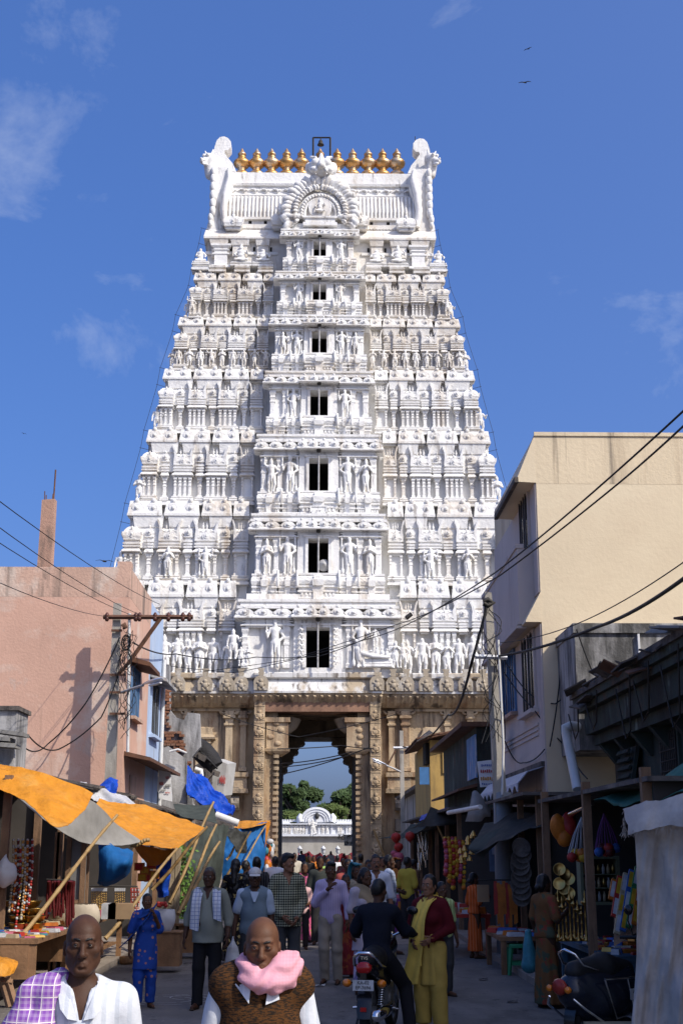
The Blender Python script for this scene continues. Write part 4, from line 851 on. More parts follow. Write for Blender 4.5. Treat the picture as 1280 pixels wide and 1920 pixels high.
# sooty lean-to roofs over the left shops
def lean_to(name, label, y0, y1, xa, za, xb, zb, t=.08, mat=None, tiles=0, cat='roof'):
    e = empty(name, label, cat, (xb, (y0+y1)/2, min(za, zb))); b = MB()
    b.hexa([(xa, y0, za), (xb, y0, zb), (xa, y1, za), (xb, y1, zb), (xa, y0, za+t), (xb, y0, zb+t), (xa, y1, za+t), (xb, y1, zb+t)]); b.obj('deck', [mat or M_TILE], e)
    rr = random.Random(len(name)+int(y0*10))
    if tiles:
        tm = MB(); L = math.hypot(xb-xa, zb-za)/3; tm.bx(-L*.54, L*.54, -.24, .24, 0, .045); me = tm.mesh([mat or M_TILE], 'roof_sheet'); ang = math.atan2(za-zb, xb-xa)
        n = int((y1-y0)/.46)
        for j in range(3):
            for i in range(n):
                f = (j+.5)/3; inst('roof_sheet', me, e, (xa+(xb-xa)*f-e.location.x, y0+.23+i*.46-e.location.y, za+(zb-za)*f+t+.02-.03*j-e.location.z), (rr.uniform(-.03, .03), ang+rr.uniform(-.03, .03), rr.uniform(-.05, .05)))
    return e
z_l = W(200, 1440, YP).z
lean_to('shop_roof', 'sooty sloping sheet roof of the left shops, below the pink house', 24.4, YP-.05, -8.2, 3.75, -4.15, 2.95, tiles=1)
lean_to('shop_roof', 'dark sheet roof of the nearest left stall, under the first orange tarpaulin', 15.5, 23.8, -8.2, 3.3, -4.4, 2.75, tiles=1)
lean_to('shop_roof', 'grimy sheet roof of the left shops, under the pale blue house and the broken wall', 31.0, 43.5, -7.2, 3.9, -3.75, 2.75, tiles=1)
# broken brick and plaster walls beyond
br = empty('ruined_wall', 'ruined brick wall with patches of grey mouldy plaster, beyond the blue house', 'wall', (-5.2, 40, 0))
yb_ = 40.0
def polywall(pts, y, t, name, mat, par):
    P = [W(px, py, y) for px, py in pts]; b = MB(); b.prism([(p.x, p.z) for p in P][::-1], y, y+t); return b.obj(name, [mat], par)
polywall([(302, 1560), (302, 1246), (318, 1246), (318, 1330), (330, 1345), (345, 1350), (352, 1336), (374, 1338), (376, 1400), (360, 1420), (362, 1560)], 40, .35, 'masonry', M_GREYW, br)
rr = random.Random(3); bm_ = MB(); bm_.box((0, 0, 0), (.23, .12, .075)); bme = bm_.mesh([M_BRICK], 'brick')
for r_ in range(34):
    for i in range(6):
        px, py = 304+i*9.2+(r_ % 2)*4+rr.uniform(-1, 1), 1290+r_*5.6
        if (px > 318 and py < 1372) or (px > 345 and py < 1425) or rr.random() < .22: continue
        p = W(px, py, 39.97); inst('brick', bme, br, (p.x-br.location.x, 39.96-rr.random()*.05-br.location.y, p.z), (0, rr.uniform(-.04, .04), rr.uniform(-.1, .1)), (.62, 1, 1))
polywall([(306, 1500), (306, 1402), (316, 1399), (350, 1424), (350, 1508)], 37.5, .2, 'plaster_slab', M_GREYW, br)
polywall([(366, 1560), (366, 1435), (392, 1420), (430, 1470), (436, 1560)], 46, .4, 'back_wall', M_TILE, br)
# dark canvas roll on the broken roof, boxes, grey sign cabinet
cr_ = MB(); p0, p1 = W(366, 1398, 41), W(405, 1440, 41); cr_.tube([p0, p0.lerp(p1, .35)+Vector((0, 0, .06)), p0.lerp(p1, .7)+Vector((0, .1, .05)), p1], [.30, .34, .33, .27], 12)
for f in (.2, .45, .7): q = p0.lerp(p1, f); cr_.tube([q+Vector((-.3, -.2, .22)), q+Vector((0, -.36, .02)), q+Vector((.26, -.2, -.24))], .03, 5)
cr_.obj('canvas_roll', [PM('black_canvas', (.022, .021, .022), .8, .4, 4, .03, 12)], None, label='rolled black canvas bundle lying on the broken wall beyond the blue house', cat='canvas bundle')
for i, (px, py, w_, h_, r_) in enumerate(((375, 1418, .6, .25, .5), (388, 1452, .42, .3, .7), (405, 1450, .3, .22, .3))):
    q = MB(); p = W(px, py, 40.6); q.box((0, 0, 0), (w_*.7, .4, h_*.7), ry=r_); q.bx(-.02, .02, -.26, -.24, -h_*.4, h_*.4); inst('timber_block', q.mesh([M_TILE], 'timber_block'), None, p, label=('broken brown board jammed under the black canvas roll', 'brown crate end below the white pipe elbow on the left roofs', 'small splintered board leaning by the grey sign cabinet')[i], cat='timber')
sg = empty('sign_cabinet', 'tilted grey-white box sign with faded red letters hanging over the left shops', 'box sign', (W(413, 1485, 41).x, 41, W(413, 1485, 41).z))
p = [W(396, 1482, 41), W(418, 1492, 41), W(402, 1424, 41), W(426, 1432, 41)]
b = MB(); dY = .55; b.hexa([p[0], p[1], p[0]+Vector((.25, dY, .05)), p[1]+Vector((.25, dY, .05)), p[2], p[3], p[2]+Vector((.25, dY, .05)), p[3]+Vector((.25, dY, .05))]); b.obj('cabinet', [PM('dull_cabinet', (.42, .41, .39), .6, .1, 3, stain=[((.25, .22, .19), (2, 2, .6), .54, .68, .6)])], sg)
f0 = W(416, 1462, 41)+Vector((.14, -.02, 0)); worn_print(sg, f0-Vector((.12, .02, 0)), .2, .3, M_INK_R, 4)
b = MB(); p0 = W(378, 1448, 40.2); b.tube([p0+Vector((-.05, 0, -.62)), p0+Vector((0, 0, -.1)), p0+Vector((-.02, 0, .05)), p0+Vector((-.2, 0, .1))], .075, 8); b.obj('pipe_elbow', [M_PVC], None, label='short white plastic pipe elbow on the left roofs above the blue sheet', cat='pipe')
b = MB(); b.tube([W(347, 1446, 38.5), W(357, 1455, 38.4), W(362, 1470, 38.3), W(362, 1482, 38.2), W(358, 1494, 38.2)], .04, 6); b.obj('hose', [M_PVC], None, label='curved white hose hanging over the blue plastic sheet', cat='hose')
b = MB(); b.tube([W(318, 1409, 37.2), W(334, 1405, 37.2), W(350, 1412, 37.2)], .03, 6); b.obj('hose', [M_PVC], None, label='thin white pipe bent along the top of the grey plaster slab', cat='hose')
# cream board with red and blue lettering under the blue house
p = [W(298, 1497, 35.5), W(323, 1503, 35.5), W(297, 1440, 35.5), W(320, 1447, 35.5)]
sb = empty('sign_board', 'white tin shop board with faded red and blue lettering, below the blue house', 'sign', (p[0].x, 35.5, p[0].z)); b = MB(); b.hexa([p[0], p[1], p[0]+Vector((0, .05, 0)), p[1]+Vector((0, .05, 0)), p[2], p[3], p[2]+Vector((0, .05, 0)), p[3]+Vector((0, .05, 0))]); b.obj('panel', [M_WHITEP], sb)
for px, py, w_, h_, m_ in ((314, 1458, .10, .09, M_INK_R), (303, 1469, .12, .11, M_INK_R), (315, 1473, .16, .10, M_SHUT), (306, 1482, .14, .06, M_SHUT), (314, 1486, .13, .05, M_INK_R)): worn_print(sb, W(px, py, 35.47), w_, h_, m_, px+py)

# ---------------- cream three storey house on the right
YB = 25.0; x_c = W(1016, 1200, YB).x; RX = x_c
beige = empty('cream_house', 'tall cream painted house with slanting sun shades and balcony, right of the street', 'house', (x_c+3, YB+4, 0))
zt = W(1012, 815, YB).z; ze = W(968, 903, YB).z; zl0, zl1 = W(1013, 1110, YB).z, W(985, 1166, YB).z; xo = W(968, 903, YB).x; xl = W(985, 1167, YB).x
ye_ = WX(935, 1300, RX-.02).y
b = MB(); b.bx(RX, RX+9, YB, ye_+.0, 0, zt-1.05); b.obj('wall', [M_BEIGE], beige)
b = MB(); b.bx(RX, RX+9, YB-.003, YB+.25, zt-1.05, zt); b.bx(RX, RX+.22, YB+.25, ye_, zt-1.05, zt-.02); b.bx(RX+8.8, RX+9, YB+.25, ye_, zt-1.05, zt-.02); b.bx(RX, RX+9, ye_-.2, ye_, zt-1.05, zt-.03); b.obj('parapet', [M_BEIGET], beige)
lin = MB(); lin.bx(RX-.006, RX+9, YB-.03, YB+.02, zt-.03, zt+.05); lin.obj('coping', [M_BEIGET], beige)
yE = WX(930, 975, xo).y
b = MB(); b.prism([(RX+.0, zt-.02), (xo, ze+.05), (xo, ze), (RX, ze-.02)], YB-.004, yE); b.obj('sun_shade', [M_BEIGE], beige)
b = MB(); b.hexa([(xo-.05, YB-.03, ze-.02), (xo+.03, YB-.03, ze-.02), (xo-.05, yE, ze-.02), (xo+.03, yE, ze-.02), (xo-.05, YB-.03, ze+.09), (xo+.03, YB-.03, ze+.09), (xo-.05, yE, ze+.09), (xo+.03, yE, ze+.09)]); b.obj('shade_edge', [M_TILE], beige)
b = MB(); b.prism([(RX+.0, zl0), (xl, zl1+.03), (xl, zl1), (RX, zl1)], YB-.004, ye_-.1); b.obj('floor_band', [M_BEIGE], beige)
# mauve skin of the street side
b = MB(); b.bx(RX-.03, RX+.01, YB+.02, ye_+.01, .1, zl1-.03); b.bx(RX-.03, RX+.01, YB+.02, ye_+.01, zl0, ze-.03); b.obj('street_skin', [M_LILAC], beige)
yb0 = WX(970, 1100, xl).y-.2; b = MB(); b.bx(xl-.04, xl+.06, yb0, ye_, zl1+.04, W(970, 1030, yb0).z); b.bx(xl-.04, RX, yb0-.1, yb0, zl1+.04, W(970, 1030, yb0).z); b.bx(xl-.07, xl+.1, yb0-.12, ye_+.02, W(970, 1030, yb0).z, W(970, 1030, yb0).z+.09); b.obj('balcony', [M_LILAC], beige)
for i in range(2): q = MB(); q.bx(xl-.08-.03*i, xl+.1, yb0-.12, ye_+.03, zl1+.04-.08*i, zl1+.10-.08*i); q.obj('balcony_moulding', [M_LILAC], beige)
side_window(beige, RX-.03, WX(996, 1000, RX).y, WX(980, 1000, RX).y, W(990, 1042, 26.5).z, W(990, 932, 26.5).z, -1, M_LILAC, 4)
side_window(beige, RX-.03, WX(1008, 1250, RX).y+.1, WX(984, 1250, RX).y, W(995, 1325, 26).z, W(995, 1190, 26).z, -1, M_LILAC, 4)
side_window(beige, RX-.03, WX(968, 1250, RX).y, WX(946, 1250, RX).y, WX(957, 1338, RX).z, WX(957, 1232, RX).z, -1, M_BLUEP, 5)
for i in range(3): q = MB(); z = WX(975, 1380+i*9, RX).z; q.bx(RX-.06, RX-.02, YB+.6, ye_, z, z+.05); q.obj('string_course', [M_LILAC], beige)
# scalloped tin awning
aw = empty('tin_awning', 'pale blue scalloped tin awning along the cream house front', 'awning', (RX-.4, 27, WX(980, 1470, RX).z)); za_ = WX(1018, 1441, RX).z
n = 9; P1 = []
b = MB()
for i in range(n*6+1):
    f = i/(n*6); y = YB+.15+(ye_-YB-.3)*f; P1.append((y, abs(math.sin(math.pi*f*n))*.13))
rows = [[(RX-.03, y, za_+.02) for y, d in P1], [(RX-.36, y, za_-.08) for y, d in P1], [(RX-.55, y, za_-.30+0*d) for y, d in P1], [(RX-.56, y, za_-.47+d) for y, d in P1]]
b.sheet(rows, .02, 0, 0); b.obj('tin_sheet', [PM('pale_blue_tin', (.42, .46, .55), .5, .12, 2, stain=[((.2, .16, .13), (2, 2, .5), .56, .7, .6)])], aw)
b = MB(); b.bx(RX-.1, RX-.02, YB+.1, ye_-.1, za_+.03, za_+.12); b.obj('awning_rail', [M_TILE], aw)
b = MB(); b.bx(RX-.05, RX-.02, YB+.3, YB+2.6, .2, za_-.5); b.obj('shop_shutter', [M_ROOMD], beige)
for i in range(16): q = MB(); z = .3+i*.165; q.bx(RX-.075, RX-.052, YB+.3, YB+2.6, z, z+.14); q.obj('shutter_slat', [M_TILE], beige)
# mouldy grey concrete box in front of it
gb = empty('roof_wall', 'mouldy grey concrete roof wall with white flaking top, in front of the cream house', 'wall', (RX+2, 23.3, 4)); x0 = W(1079, 1250, 23.2).x; ztg = W(1100, 1169, 23.2).z
b = MB(); b.bx(x0, x0+7, 23.2, 24.95, 3.6, ztg-.18); b.obj('concrete', [M_GREYW], gb); b = MB(); b.bx(x0-.03, x0+7, 23.15, 24.97, ztg-.18, ztg); b.obj('coping', [M_GREYW], gb)
b = MB(); b.bx(W(1196, 1250, 23.2).x, W(1200, 1250, 23.2).x, 23.13, 23.2, 3.8, ztg-.2); b.obj('drip_ridge', [M_WHITEP], gb)
b = MB(); p = W(1060, 1362, 23.0); q_ = W(1082, 1480, 22.4); b.tube([W(1082, 1363, 23.1), W(1070, 1361, 23.0), W(1060, 1366, 22.95), p+Vector((0, 0, -.12)), q_], [.09, .09, .10, .085, .085], 10); b.obj('drain_pipe', [M_PVC], None, label='thick white plastic drain pipe slanting down the corner of the cream house', cat='pipe')
# low dark shop row with a green cornice
YD0, YD1 = 15.0, 22.9; XD = W(1178, 1260, 18.6).x+.36; zc = W(1075, 1312, 22.8).z
dk = empty('green_shop_row', 'low dark shop house with a weathered green cornice and barred windows, right foreground', 'shop house', (XD+2, 19, 0))
b = MB(); b.bx(XD+.35, XD+3, YD0, YD1, 0, zc-.75); b.obj('wall', [M_GREENP], dk)
b = MB()
for (xa, z_a, xb, z_b) in ((-.35, zc-.12, 1.6, zc), (-.28, zc-.24, 1.6, zc-.125), (-.15, zc-.62, 1.6, zc-.245), (.0, zc-.80, 1.6, zc-.625)):
    b.bx(XD+xa, XD+xb, YD0, YD1+xa*.05, z_a, z_b)
b.obj('cornice', [M_GREENP], dk)
b = MB(); b.bx(XD-.40, XD+1.6, YD0-.02, YD1+.03, zc, zc+.10); b.obj('roof_slab', [M_TILE], dk)
for i in range(7): q = MB(); y = YD0+.6+i*1.15; q.prism([(XD+.02, zc-.8), (XD+.36, zc-.8), (XD+.36, zc-1.15), (XD+.30, zc-1.15)], y, y+.16); q.obj('cornice_bracket', [M_GREENP], dk)
for y0, y1 in ((16.6, 18.0), (18.7, 19.6)):
    o = side_window(dk, XD+.35, y0, y1, 2.75, 3.55, -1, M_GREENP, 9, M_DARK)
    for i in range(5): q = MB(); z = 2.85+i*.15; q.cyl((XD+.28, y0, z), (XD+.28, y1, z), .01, n=4); q.obj('window_crossbar', [M_IRON], o)
q = MB(); p = W(1150, 1420, 21.2); q.box((XD+.2, 21.3, 3.15), (.06, .9, .7), ry=.2); q.obj('hanging_shutter', [M_GREENP], dk)
for i in range(5): q = MB(); q.box((XD+.13, 21.3, 2.9+i*.13), (.04, .8, .07), ry=.5); q.obj('shutter_slat', [M_GREENP], dk)
# unseen tall house, added out of frame on the right to shade the street
tall = empty('tall_house', 'tall plain plastered house set back on the right, behind the low shops', 'house', (9, 12, 0)); b = MB(); b.bx(6.25, 14, 3.5, 18.0, 0, 11.2); b.obj('wall', [M_BEIGE], tall); b = MB(); b.bx(6.2, 14.05, 3.45, 18.05, 11.2, 11.5); b.obj('parapet', [M_BEIGET], tall)

# ---------------- yellow and green houses farther down on the right
yl = empty('ochre_house', 'small ochre yellow upper room with a rusty tin roof, right side near the gate', 'house', (W(830, 1450, 45).x+1, 47, 0)); YY = 45.0
xa, xb = W(806, 1450, YY).x, W(852, 1450, YY).x
b = MB(); b.bx(xa, xa+4, YY, YY+7, 0, W(820, 1388, YY).z); b.obj('wall', [M_OCHRE], yl)
for px in (832, 845): q = MB(); x = W(px, 1400, YY).x; q.bx(x-.07, x+.07, YY-.06, YY, W(820, 1450, YY).z, W(820, 1385, YY).z); q.obj('pilaster', [M_OCHRE], yl)
q = MB(); q.bx(W(800, 1400, YY).x-.05, xa-.003, YY+.1, YY+1.2, W(820, 1432, YY).z, W(820, 1392, YY).z); q.obj('window_recess', [M_DARK], yl)
lean_to('tin_roof', 'ragged rusty tin roof over the ochre room near the gate', YY-.5, YY+6, W(780, 1390, YY).x, W(780, 1392, YY).z, W(905, 1372, YY).x, W(905, 1372, YY).z+.2, .05, M_RUST, 1)
q = MB(); x0_, x1_ = W(782, 1390, YY-1).x, W(812, 1390, YY-1).x; q.sheet([[(x0_, YY-1, W(782, 1391, YY-1).z), (x1_, YY-1, W(812, 1375, YY-1).z)], [(x0_+.1, YY+.4, W(790, 1386, YY).z), (x1_, YY+.4, W(815, 1368, YY).z)]], .03, 0, 0); q.obj('loose_tin_sheet', [M_TILE], None, label='loose dark tin sheet jutting out from the ochre room roof', cat='tin sheet')
q = MB(); q.bx(W(786, 1460, YY-.4).x, W(804, 1460, YY-.4).x, YY-.45, YY-.4, W(790, 1472, YY).z, W(790, 1440, YY).z); q.obj('blue_door', [PM('blue_tin', (.06, .17, .36), .6, .2, 3)], None, label='small blue tin door leaning left of the ochre room', cat='tin door')
YG = 37.5; xg0, xg1 = W(868, 1420, YG).x, W(945, 1420, 33.5).x
gr = empty('green_house', 'green and blue painted shop house with a film poster, behind the right concrete pole', 'shop house', (xg0+2, 36, 0))
b = MB(); b.bx(RX-.35, RX+5, 33.2, 42, 0, WX(880, 1372, RX-.35).z); b.obj('wall', [M_GREENP], gr)
b = MB(); b.bx(RX-.75, RX+.5, 33.0, 42.4, WX(880, 1372, RX-.35).z, WX(880, 1372, RX-.35).z+.12); b.obj('roof_edge', [M_RUST], gr)
b = MB(); b.bx(RX-.40, RX-.36, WX(890, 1400, RX-.4).y, WX(874, 1400, RX-.4).y, WX(882, 1462, RX-.4).z, WX(882, 1382, RX-.4).z); b.obj('poster', [PM('blue_poster', (.10, .22, .42), .7, .3, 2, stain=[((.45, .45, .5), (3, 3, 1), .55, .62, .8), ((.4, .1, .1), (2, 2, 2), .6, .64, .8)])], gr)
b = MB(); b.bx(RX-.41, RX-.36, WX(932, 1400, RX-.4).y, WX(925, 1400, RX-.4).y, WX(928, 1420, RX-.4).z, WX(928, 1372, RX-.4).z); b.obj('blue_door', [M_BLUEP], gr)
shade(gr, RX-.35, 33.2, 41, WX(880, 1480, RX-.35).z, .5, .08, M_RUST, -1)
p = [W(900, 1476, 31.5), W(928, 1474, 31.5), W(894, 1428, 31.5), W(926, 1424, 31.5)]
sb = empty('sign_board', 'tilted white cloth board with purple and orange lettering, by the right concrete pole', 'sign', (p[0].x, 31.5, p[0].z)); b = MB(); b.hexa([p[0], p[1], p[0]+Vector((0, .04, 0)), p[1]+Vector((0, .04, 0)), p[2], p[3], p[2]+Vector((0, .04, 0)), p[3]+Vector((0, .04, 0))]); b.obj('panel', [M_WHITEP], sb)
for px, py, w_, h_, m_ in ((911, 1435, .26, .06, M_INK_B), (911, 1446, .30, .09, M_INK_R), (912, 1460, .32, .12, M_INK_O), (912, 1470, .26, .05, M_INK_B)): worn_print(sb, W(px, py, 31.47), w_, h_, m_, px+py)
# other low house fronts that fill the rows to the gate, dark inside
for nm, lab, x0_, x1_, y0_, y1_, h_, mt in (('shop_house', 'low soot-stained shop house on the right next to the gate', RX+.2, RX+5, 52.3, 70, 4.4, M_GREYW), ('shop_house', 'low plastered shop house on the left between the broken wall and the gate', -10, -4.9, 46.8, 68, 3.6, M_GREYW)):
    e = empty(nm, lab, 'shop house', ((x0_+x1_)/2, (y0_+y1_)/2, 0)); b = MB(); b.bx(x0_, x1_, y0_, y1_, 0, h_); b.obj('wall', [mt], e); b = MB(); b.bx(x0_-.4, x1_, y0_-.1, y1_, h_, h_+.15); b.obj('roof_slab', [M_TILE], e)

e = empty('rear_house', 'plain grey house standing back behind the low shop house next to the gate', 'house', (9.5, 68, 0)); b = MB(); b.bx(6.95, 13, 69, 76.2, 0, 7.5); b.obj('wall', [M_GREYW], e); b = MB(); b.bx(6.85, 13.1, 68.9, 76.3, 7.5, 7.65); b.obj('roof_slab', [M_TILE], e)  # house added so that its shade falls across the right gate post
rr = random.Random(17)                        # broken sheets and planks lying along the green cornice
for i in range(16):
    y = YD0+.4+i*.47; q = MB(); w_ = rr.uniform(.3, .75); q.box((XD-.38+rr.uniform(-.08, .12), y, zc+.13+rr.uniform(-.28, .05)), (rr.uniform(.2, .5), w_, .025), rz=rr.uniform(-.4, .4), rx=rr.uniform(-.25, .25), ry=rr.uniform(-.7, .5)); q.obj('tin_sheet' if i % 3 else 'plank', [rr.choice([M_RUST, M_TILE, M_GWOOD])], dk)
for i in range(5): y0 = YD0+.6+i*1.5+rr.uniform(-.4, .4); q = MB(); z = zc-.5-rr.random()*.5; q.tube([(XD-.44, y0, zc-.1), (XD-.42, y0+.2, z), (XD-.4, y0+.6, z-.1), (XD-.44, y0+.9, zc-.25)], .012, 4); q.obj('loose_wire', [M_IRON], dk)
# ---------------- seen through the gate: inner wall with reliefs, gable dome, trees
YI = 128.0
inn = empty('inner_wall', 'white inner temple wall with relief panels and a rounded gable, seen through the gate', 'temple wall', (0, YI, 0)); M_WHI = PM('white_wall', (.72, .74, .78), .85, .06, 1, stain=[((.5, .5, .5), (1, 1, .3), .58, .7, .5)])
zf = lambda py: W(596, py, YI).z
xf = lambda px: W(px, 1560, YI).x
b = MB(); b.bx(xf(470), xf(720), YI, YI+3, zf(1566), zf(1546)); b.obj('frieze', [M_WHI], inn)
b = MB(); b.bx(xf(470), xf(720), YI+.1, YI+3, 0, zf(1566)-.01); b.obj('plain_wall', [PM('grey_plaster', (.42, .40, .36), .9, .12, .5, .02, stain=[((.2, .18, .15), (.5, .5, .1), .52, .68, .6)])], inn)
b = MB(); b.bx(xf(470), xf(720), YI-.3, YI+.1, zf(1566)-.1, zf(1564)); b.bx(xf(470), xf(720), YI-.35, YI+.1, zf(1546), zf(1544)); b.obj('string_course', [M_WHI], inn)
for a, c in ((515, 547), (548, 624), (626, 668), (669, 700)):
    P = [(xf(a), zf(1546)), (xf(c), zf(1546))]+[(xf(c-(c-a)*i/8), zf(1546)+(zf(1540)-zf(1546))*(math.sin(math.pi*i/8)**.4)) for i in range(9)]
    b = MB(); b.prism(P, YI+.1, YI+1.5); b.obj('parapet_arch', [M_WHI], inn)
    n = int((c-a)/3)
    for i in range(n):
        if a == 548 and 564 < a+(c-a)*(i+.5)/n < 616: continue
        q = MB(); q.cyl((xf(a+(c-a)*(i+.5)/n), YI+.5, zf(1541)), (xf(a+(c-a)*(i+.5)/n), YI+.5, zf(1536)), .09, .04, n=5); q.obj('parapet_spike', [M_WHI], inn)
P = [(xf(562), zf(1541))]+[(xf(593+math.cos(math.pi*(1-i/14))*29), zf(1541)+(zf(1513)-zf(1541))*math.sin(math.pi*i/14)**.8) for i in range(15)]+[(xf(624), zf(1541))]
b = MB(); b.prism(P[::-1], YI-.1, YI+4); b.obj('gable_dome', [M_WHI], inn)
for r in (.86, .7, .55):
    q = MB(); q.tube([(xf(593+math.cos(math.pi*(1-i/14))*29*r), YI-.14, zf(1541)+(zf(1513)-zf(1541))*r*math.sin(math.pi*i/14)**.8) for i in range(15)], .06, 5); q.obj('dome_band', [M_WHI], inn)
q = MB(); q.ball((xf(594), YI-.2, zf(1530)), (.22, .2, .32)); q.obj('dome_emblem', [PM('black_emblem', (.05, .05, .05), .7)], inn)
for px in (564, 622): q = MB(); q.tube([(xf(px), YI, zf(1541)), (xf(px+(3 if px > 600 else -3)), YI, zf(1532)), (xf(px), YI, zf(1526))], [.35, .3, .15], 6); q.obj('gable_horn', [M_WHI], inn)
for px in (530, 536, 542, 552, 557, 563, 569, 605, 613, 634, 638, 655, 662): inst('relief_figure', ST[['plain', 'fold', 'thin'][px % 3]], inn, (xf(px), -.1, zf(1563.5)), (0, 0, 0), (.9, .6, .95))
inst('relief_figure', ST['guardR'], inn, (xf(586), -.3, zf(1565)), (0, 0, 0), (1.6, 1, 1.5))
for px in (547, 575, 598, 622, 650): q = MB(); q.bx(xf(px)-.1, xf(px)+.1, YI-.12, YI+.01, zf(1564), zf(1546)); q.obj('pilaster', [M_WHI], inn)
bn = MB(); rows = []
for j in range(4): rows.append([(xf(560)+(xf(680)-xf(560))*i/24, YI-3+.25*math.sin(i*1.3), zf(1592)+.35*abs(math.sin(i*.8))*(-1)-.45*j/3*1.6-.3*math.sin(math.pi*i/24)) for i in range(25)])
bn.sheet(rows, .03); bn.obj('red_bunting', [cloth('dark_red_cloth', (.20, .03, .04), .3)], None, label='sagging dark red cloth bunting under the inner temple wall', cat='bunting')
for i, px in enumerate((562, 606, 633)):
    e = empty('lamp_post', ('white lamp post with a pointed cap, leftmost of three beyond the gate', 'white lamp post with a pointed cap, middle of three beyond the gate', 'white lamp post with a pointed cap, right of three beyond the gate')[i], 'lamp post', (W(px, 1600, 112).x, 112, 0), 'white lamp posts beyond the gate'); c = W(px, 1600, 112)
    q = MB(); q.cyl((c.x, 112, 0), (c.x, 112, c.z), .06, n=6); q.obj('post', [M_WHI], e); q = MB(); q.lathe([(.1, 0), (.16, .1), (.16, .35), (.22, .37), (.13, .48), (.03, .6), (.001, .65)], (c.x, 112, c.z), 8); q.obj('lamp_head', [M_WHI], e)
sb = empty('notice_board', 'white notice board with black Telugu lettering, inside the gate on the right', 'sign', (W(656, 1575, 100).x, 100, 4)); p0, p1 = W(645, 1586, 100), W(680, 1565, 100)
b = MB(); b.bx(p0.x, p1.x, 100, 100.1, p0.z, p1.z); b.obj('panel', [M_WHITEP], sb)
text_obj('lettering', 'శ్రీ గోవింద', W(659, 1570.5, 99.95)-sb.location, .52, M_INK_K, sb, ext=.01); text_obj('lettering', 'రాజ', W(655, 1581, 99.95)-sb.location, .5, M_INK_K, sb, ext=.01)

M_LEAF = PM('leaf_dark', (.045, .075, .025), .7, .35, .6, spec=.25); M_LEAF2 = PM('leaf_light', (.085, .12, .035), .7, .3, .6, spec=.25); M_BARK = PM('bark', (.12, .09, .065), .95, .25, 2, .03, 10)
def tree(label, x, y, h, r, n, seed, leaf, lobes):
    rr = random.Random(seed); e = empty('broadleaf_tree', label, 'tree', (x, y, 0), 'trees behind the inner wall')
    b = MB(); b.tube([(x, y, 0), (x+.2, y, h*.3), (x-.1, y, h*.6)], [.55, .4, .2], 8)
    for i in range(7): a = rr.random()*6.28; b.tube([(x, y, h*(.28+.05*i)), (x+math.cos(a)*r*.4, y+math.sin(a)*r*.4, h*(.45+.05*i)), (x+math.cos(a)*r*.7, y+math.sin(a)*r*.7, h*(.58+.05*i))], [.22, .14, .05], 5)
    b.obj('trunk', [M_BARK], e)
    v = []; f = []; cl = []
    for i in range(lobes):
        a = rr.random()*6.28; zz = h*(.35+.6*rr.random()); w_ = r*(1.05-((zz/h-.55)/.5)**2)*rr.uniform(.3, .95); cl.append((x+math.cos(a)*w_, y+math.sin(a)*w_, zz, r*rr.uniform(.16, .34)))
    for i in range(n):
        cx, cy, cz, cr2 = rr.choice(cl); d = Vector((rr.gauss(0, 1), rr.gauss(0, 1), rr.gauss(0, 1))).normalized()*cr2*rr.uniform(.55, 1.08); p = Vector((cx, cy, cz))+Vector((d.x, d.y, d.z*.75))
        t = Vector((rr.gauss(0, 1), rr.gauss(0, 1), rr.gauss(0, 1))).normalized(); u = t.orthogonal().normalized(); s_ = rr.uniform(.13, .26); k = len(v)
        v += [tuple(p-t*s_*1.4), tuple(p+u*s_*.6), tuple(p+t*s_*1.4), tuple(p-u*s_*.6)]; f.append((k, k+1, k+2, k+3))
    o = inst('crown', mesh_of([(a-x, b_-y, c) for a, b_, c in v], f, [leaf]), e)
    return e
tree('tall dark green tree left of the gap behind the inner wall', W(562, 1500, 150).x, 150, W(562, 1462, 150).z, 2.9, 16000, 1, M_LEAF, 42)
tree('rounded green tree right of the gap behind the inner wall', W(640, 1500, 150).x, 150, W(640, 1480, 150).z, 3.1, 16000, 2, M_LEAF, 42)
tree('lighter green tree low in front of the right tree', W(625, 1530, 143).x, 143, W(625, 1506, 143).z, 1.9, 9000, 3, M_LEAF2, 26)
tree('light green bushy tree low on the left behind the inner wall', W(548, 1530, 143).x, 143, W(548, 1520, 143).z, 2.0, 9000, 4, M_LEAF2, 26)
tree('dark tree behind the left jamb of the gate', W(530, 1520, 155).x, 155, W(530, 1488, 155).z, 2.2, 9000, 5, M_LEAF, 26)
tree('dark tree behind the right jamb of the gate', W(672, 1520, 155).x, 155, W(672, 1470, 155).z, 2.6, 10000, 6, M_LEAF, 30)

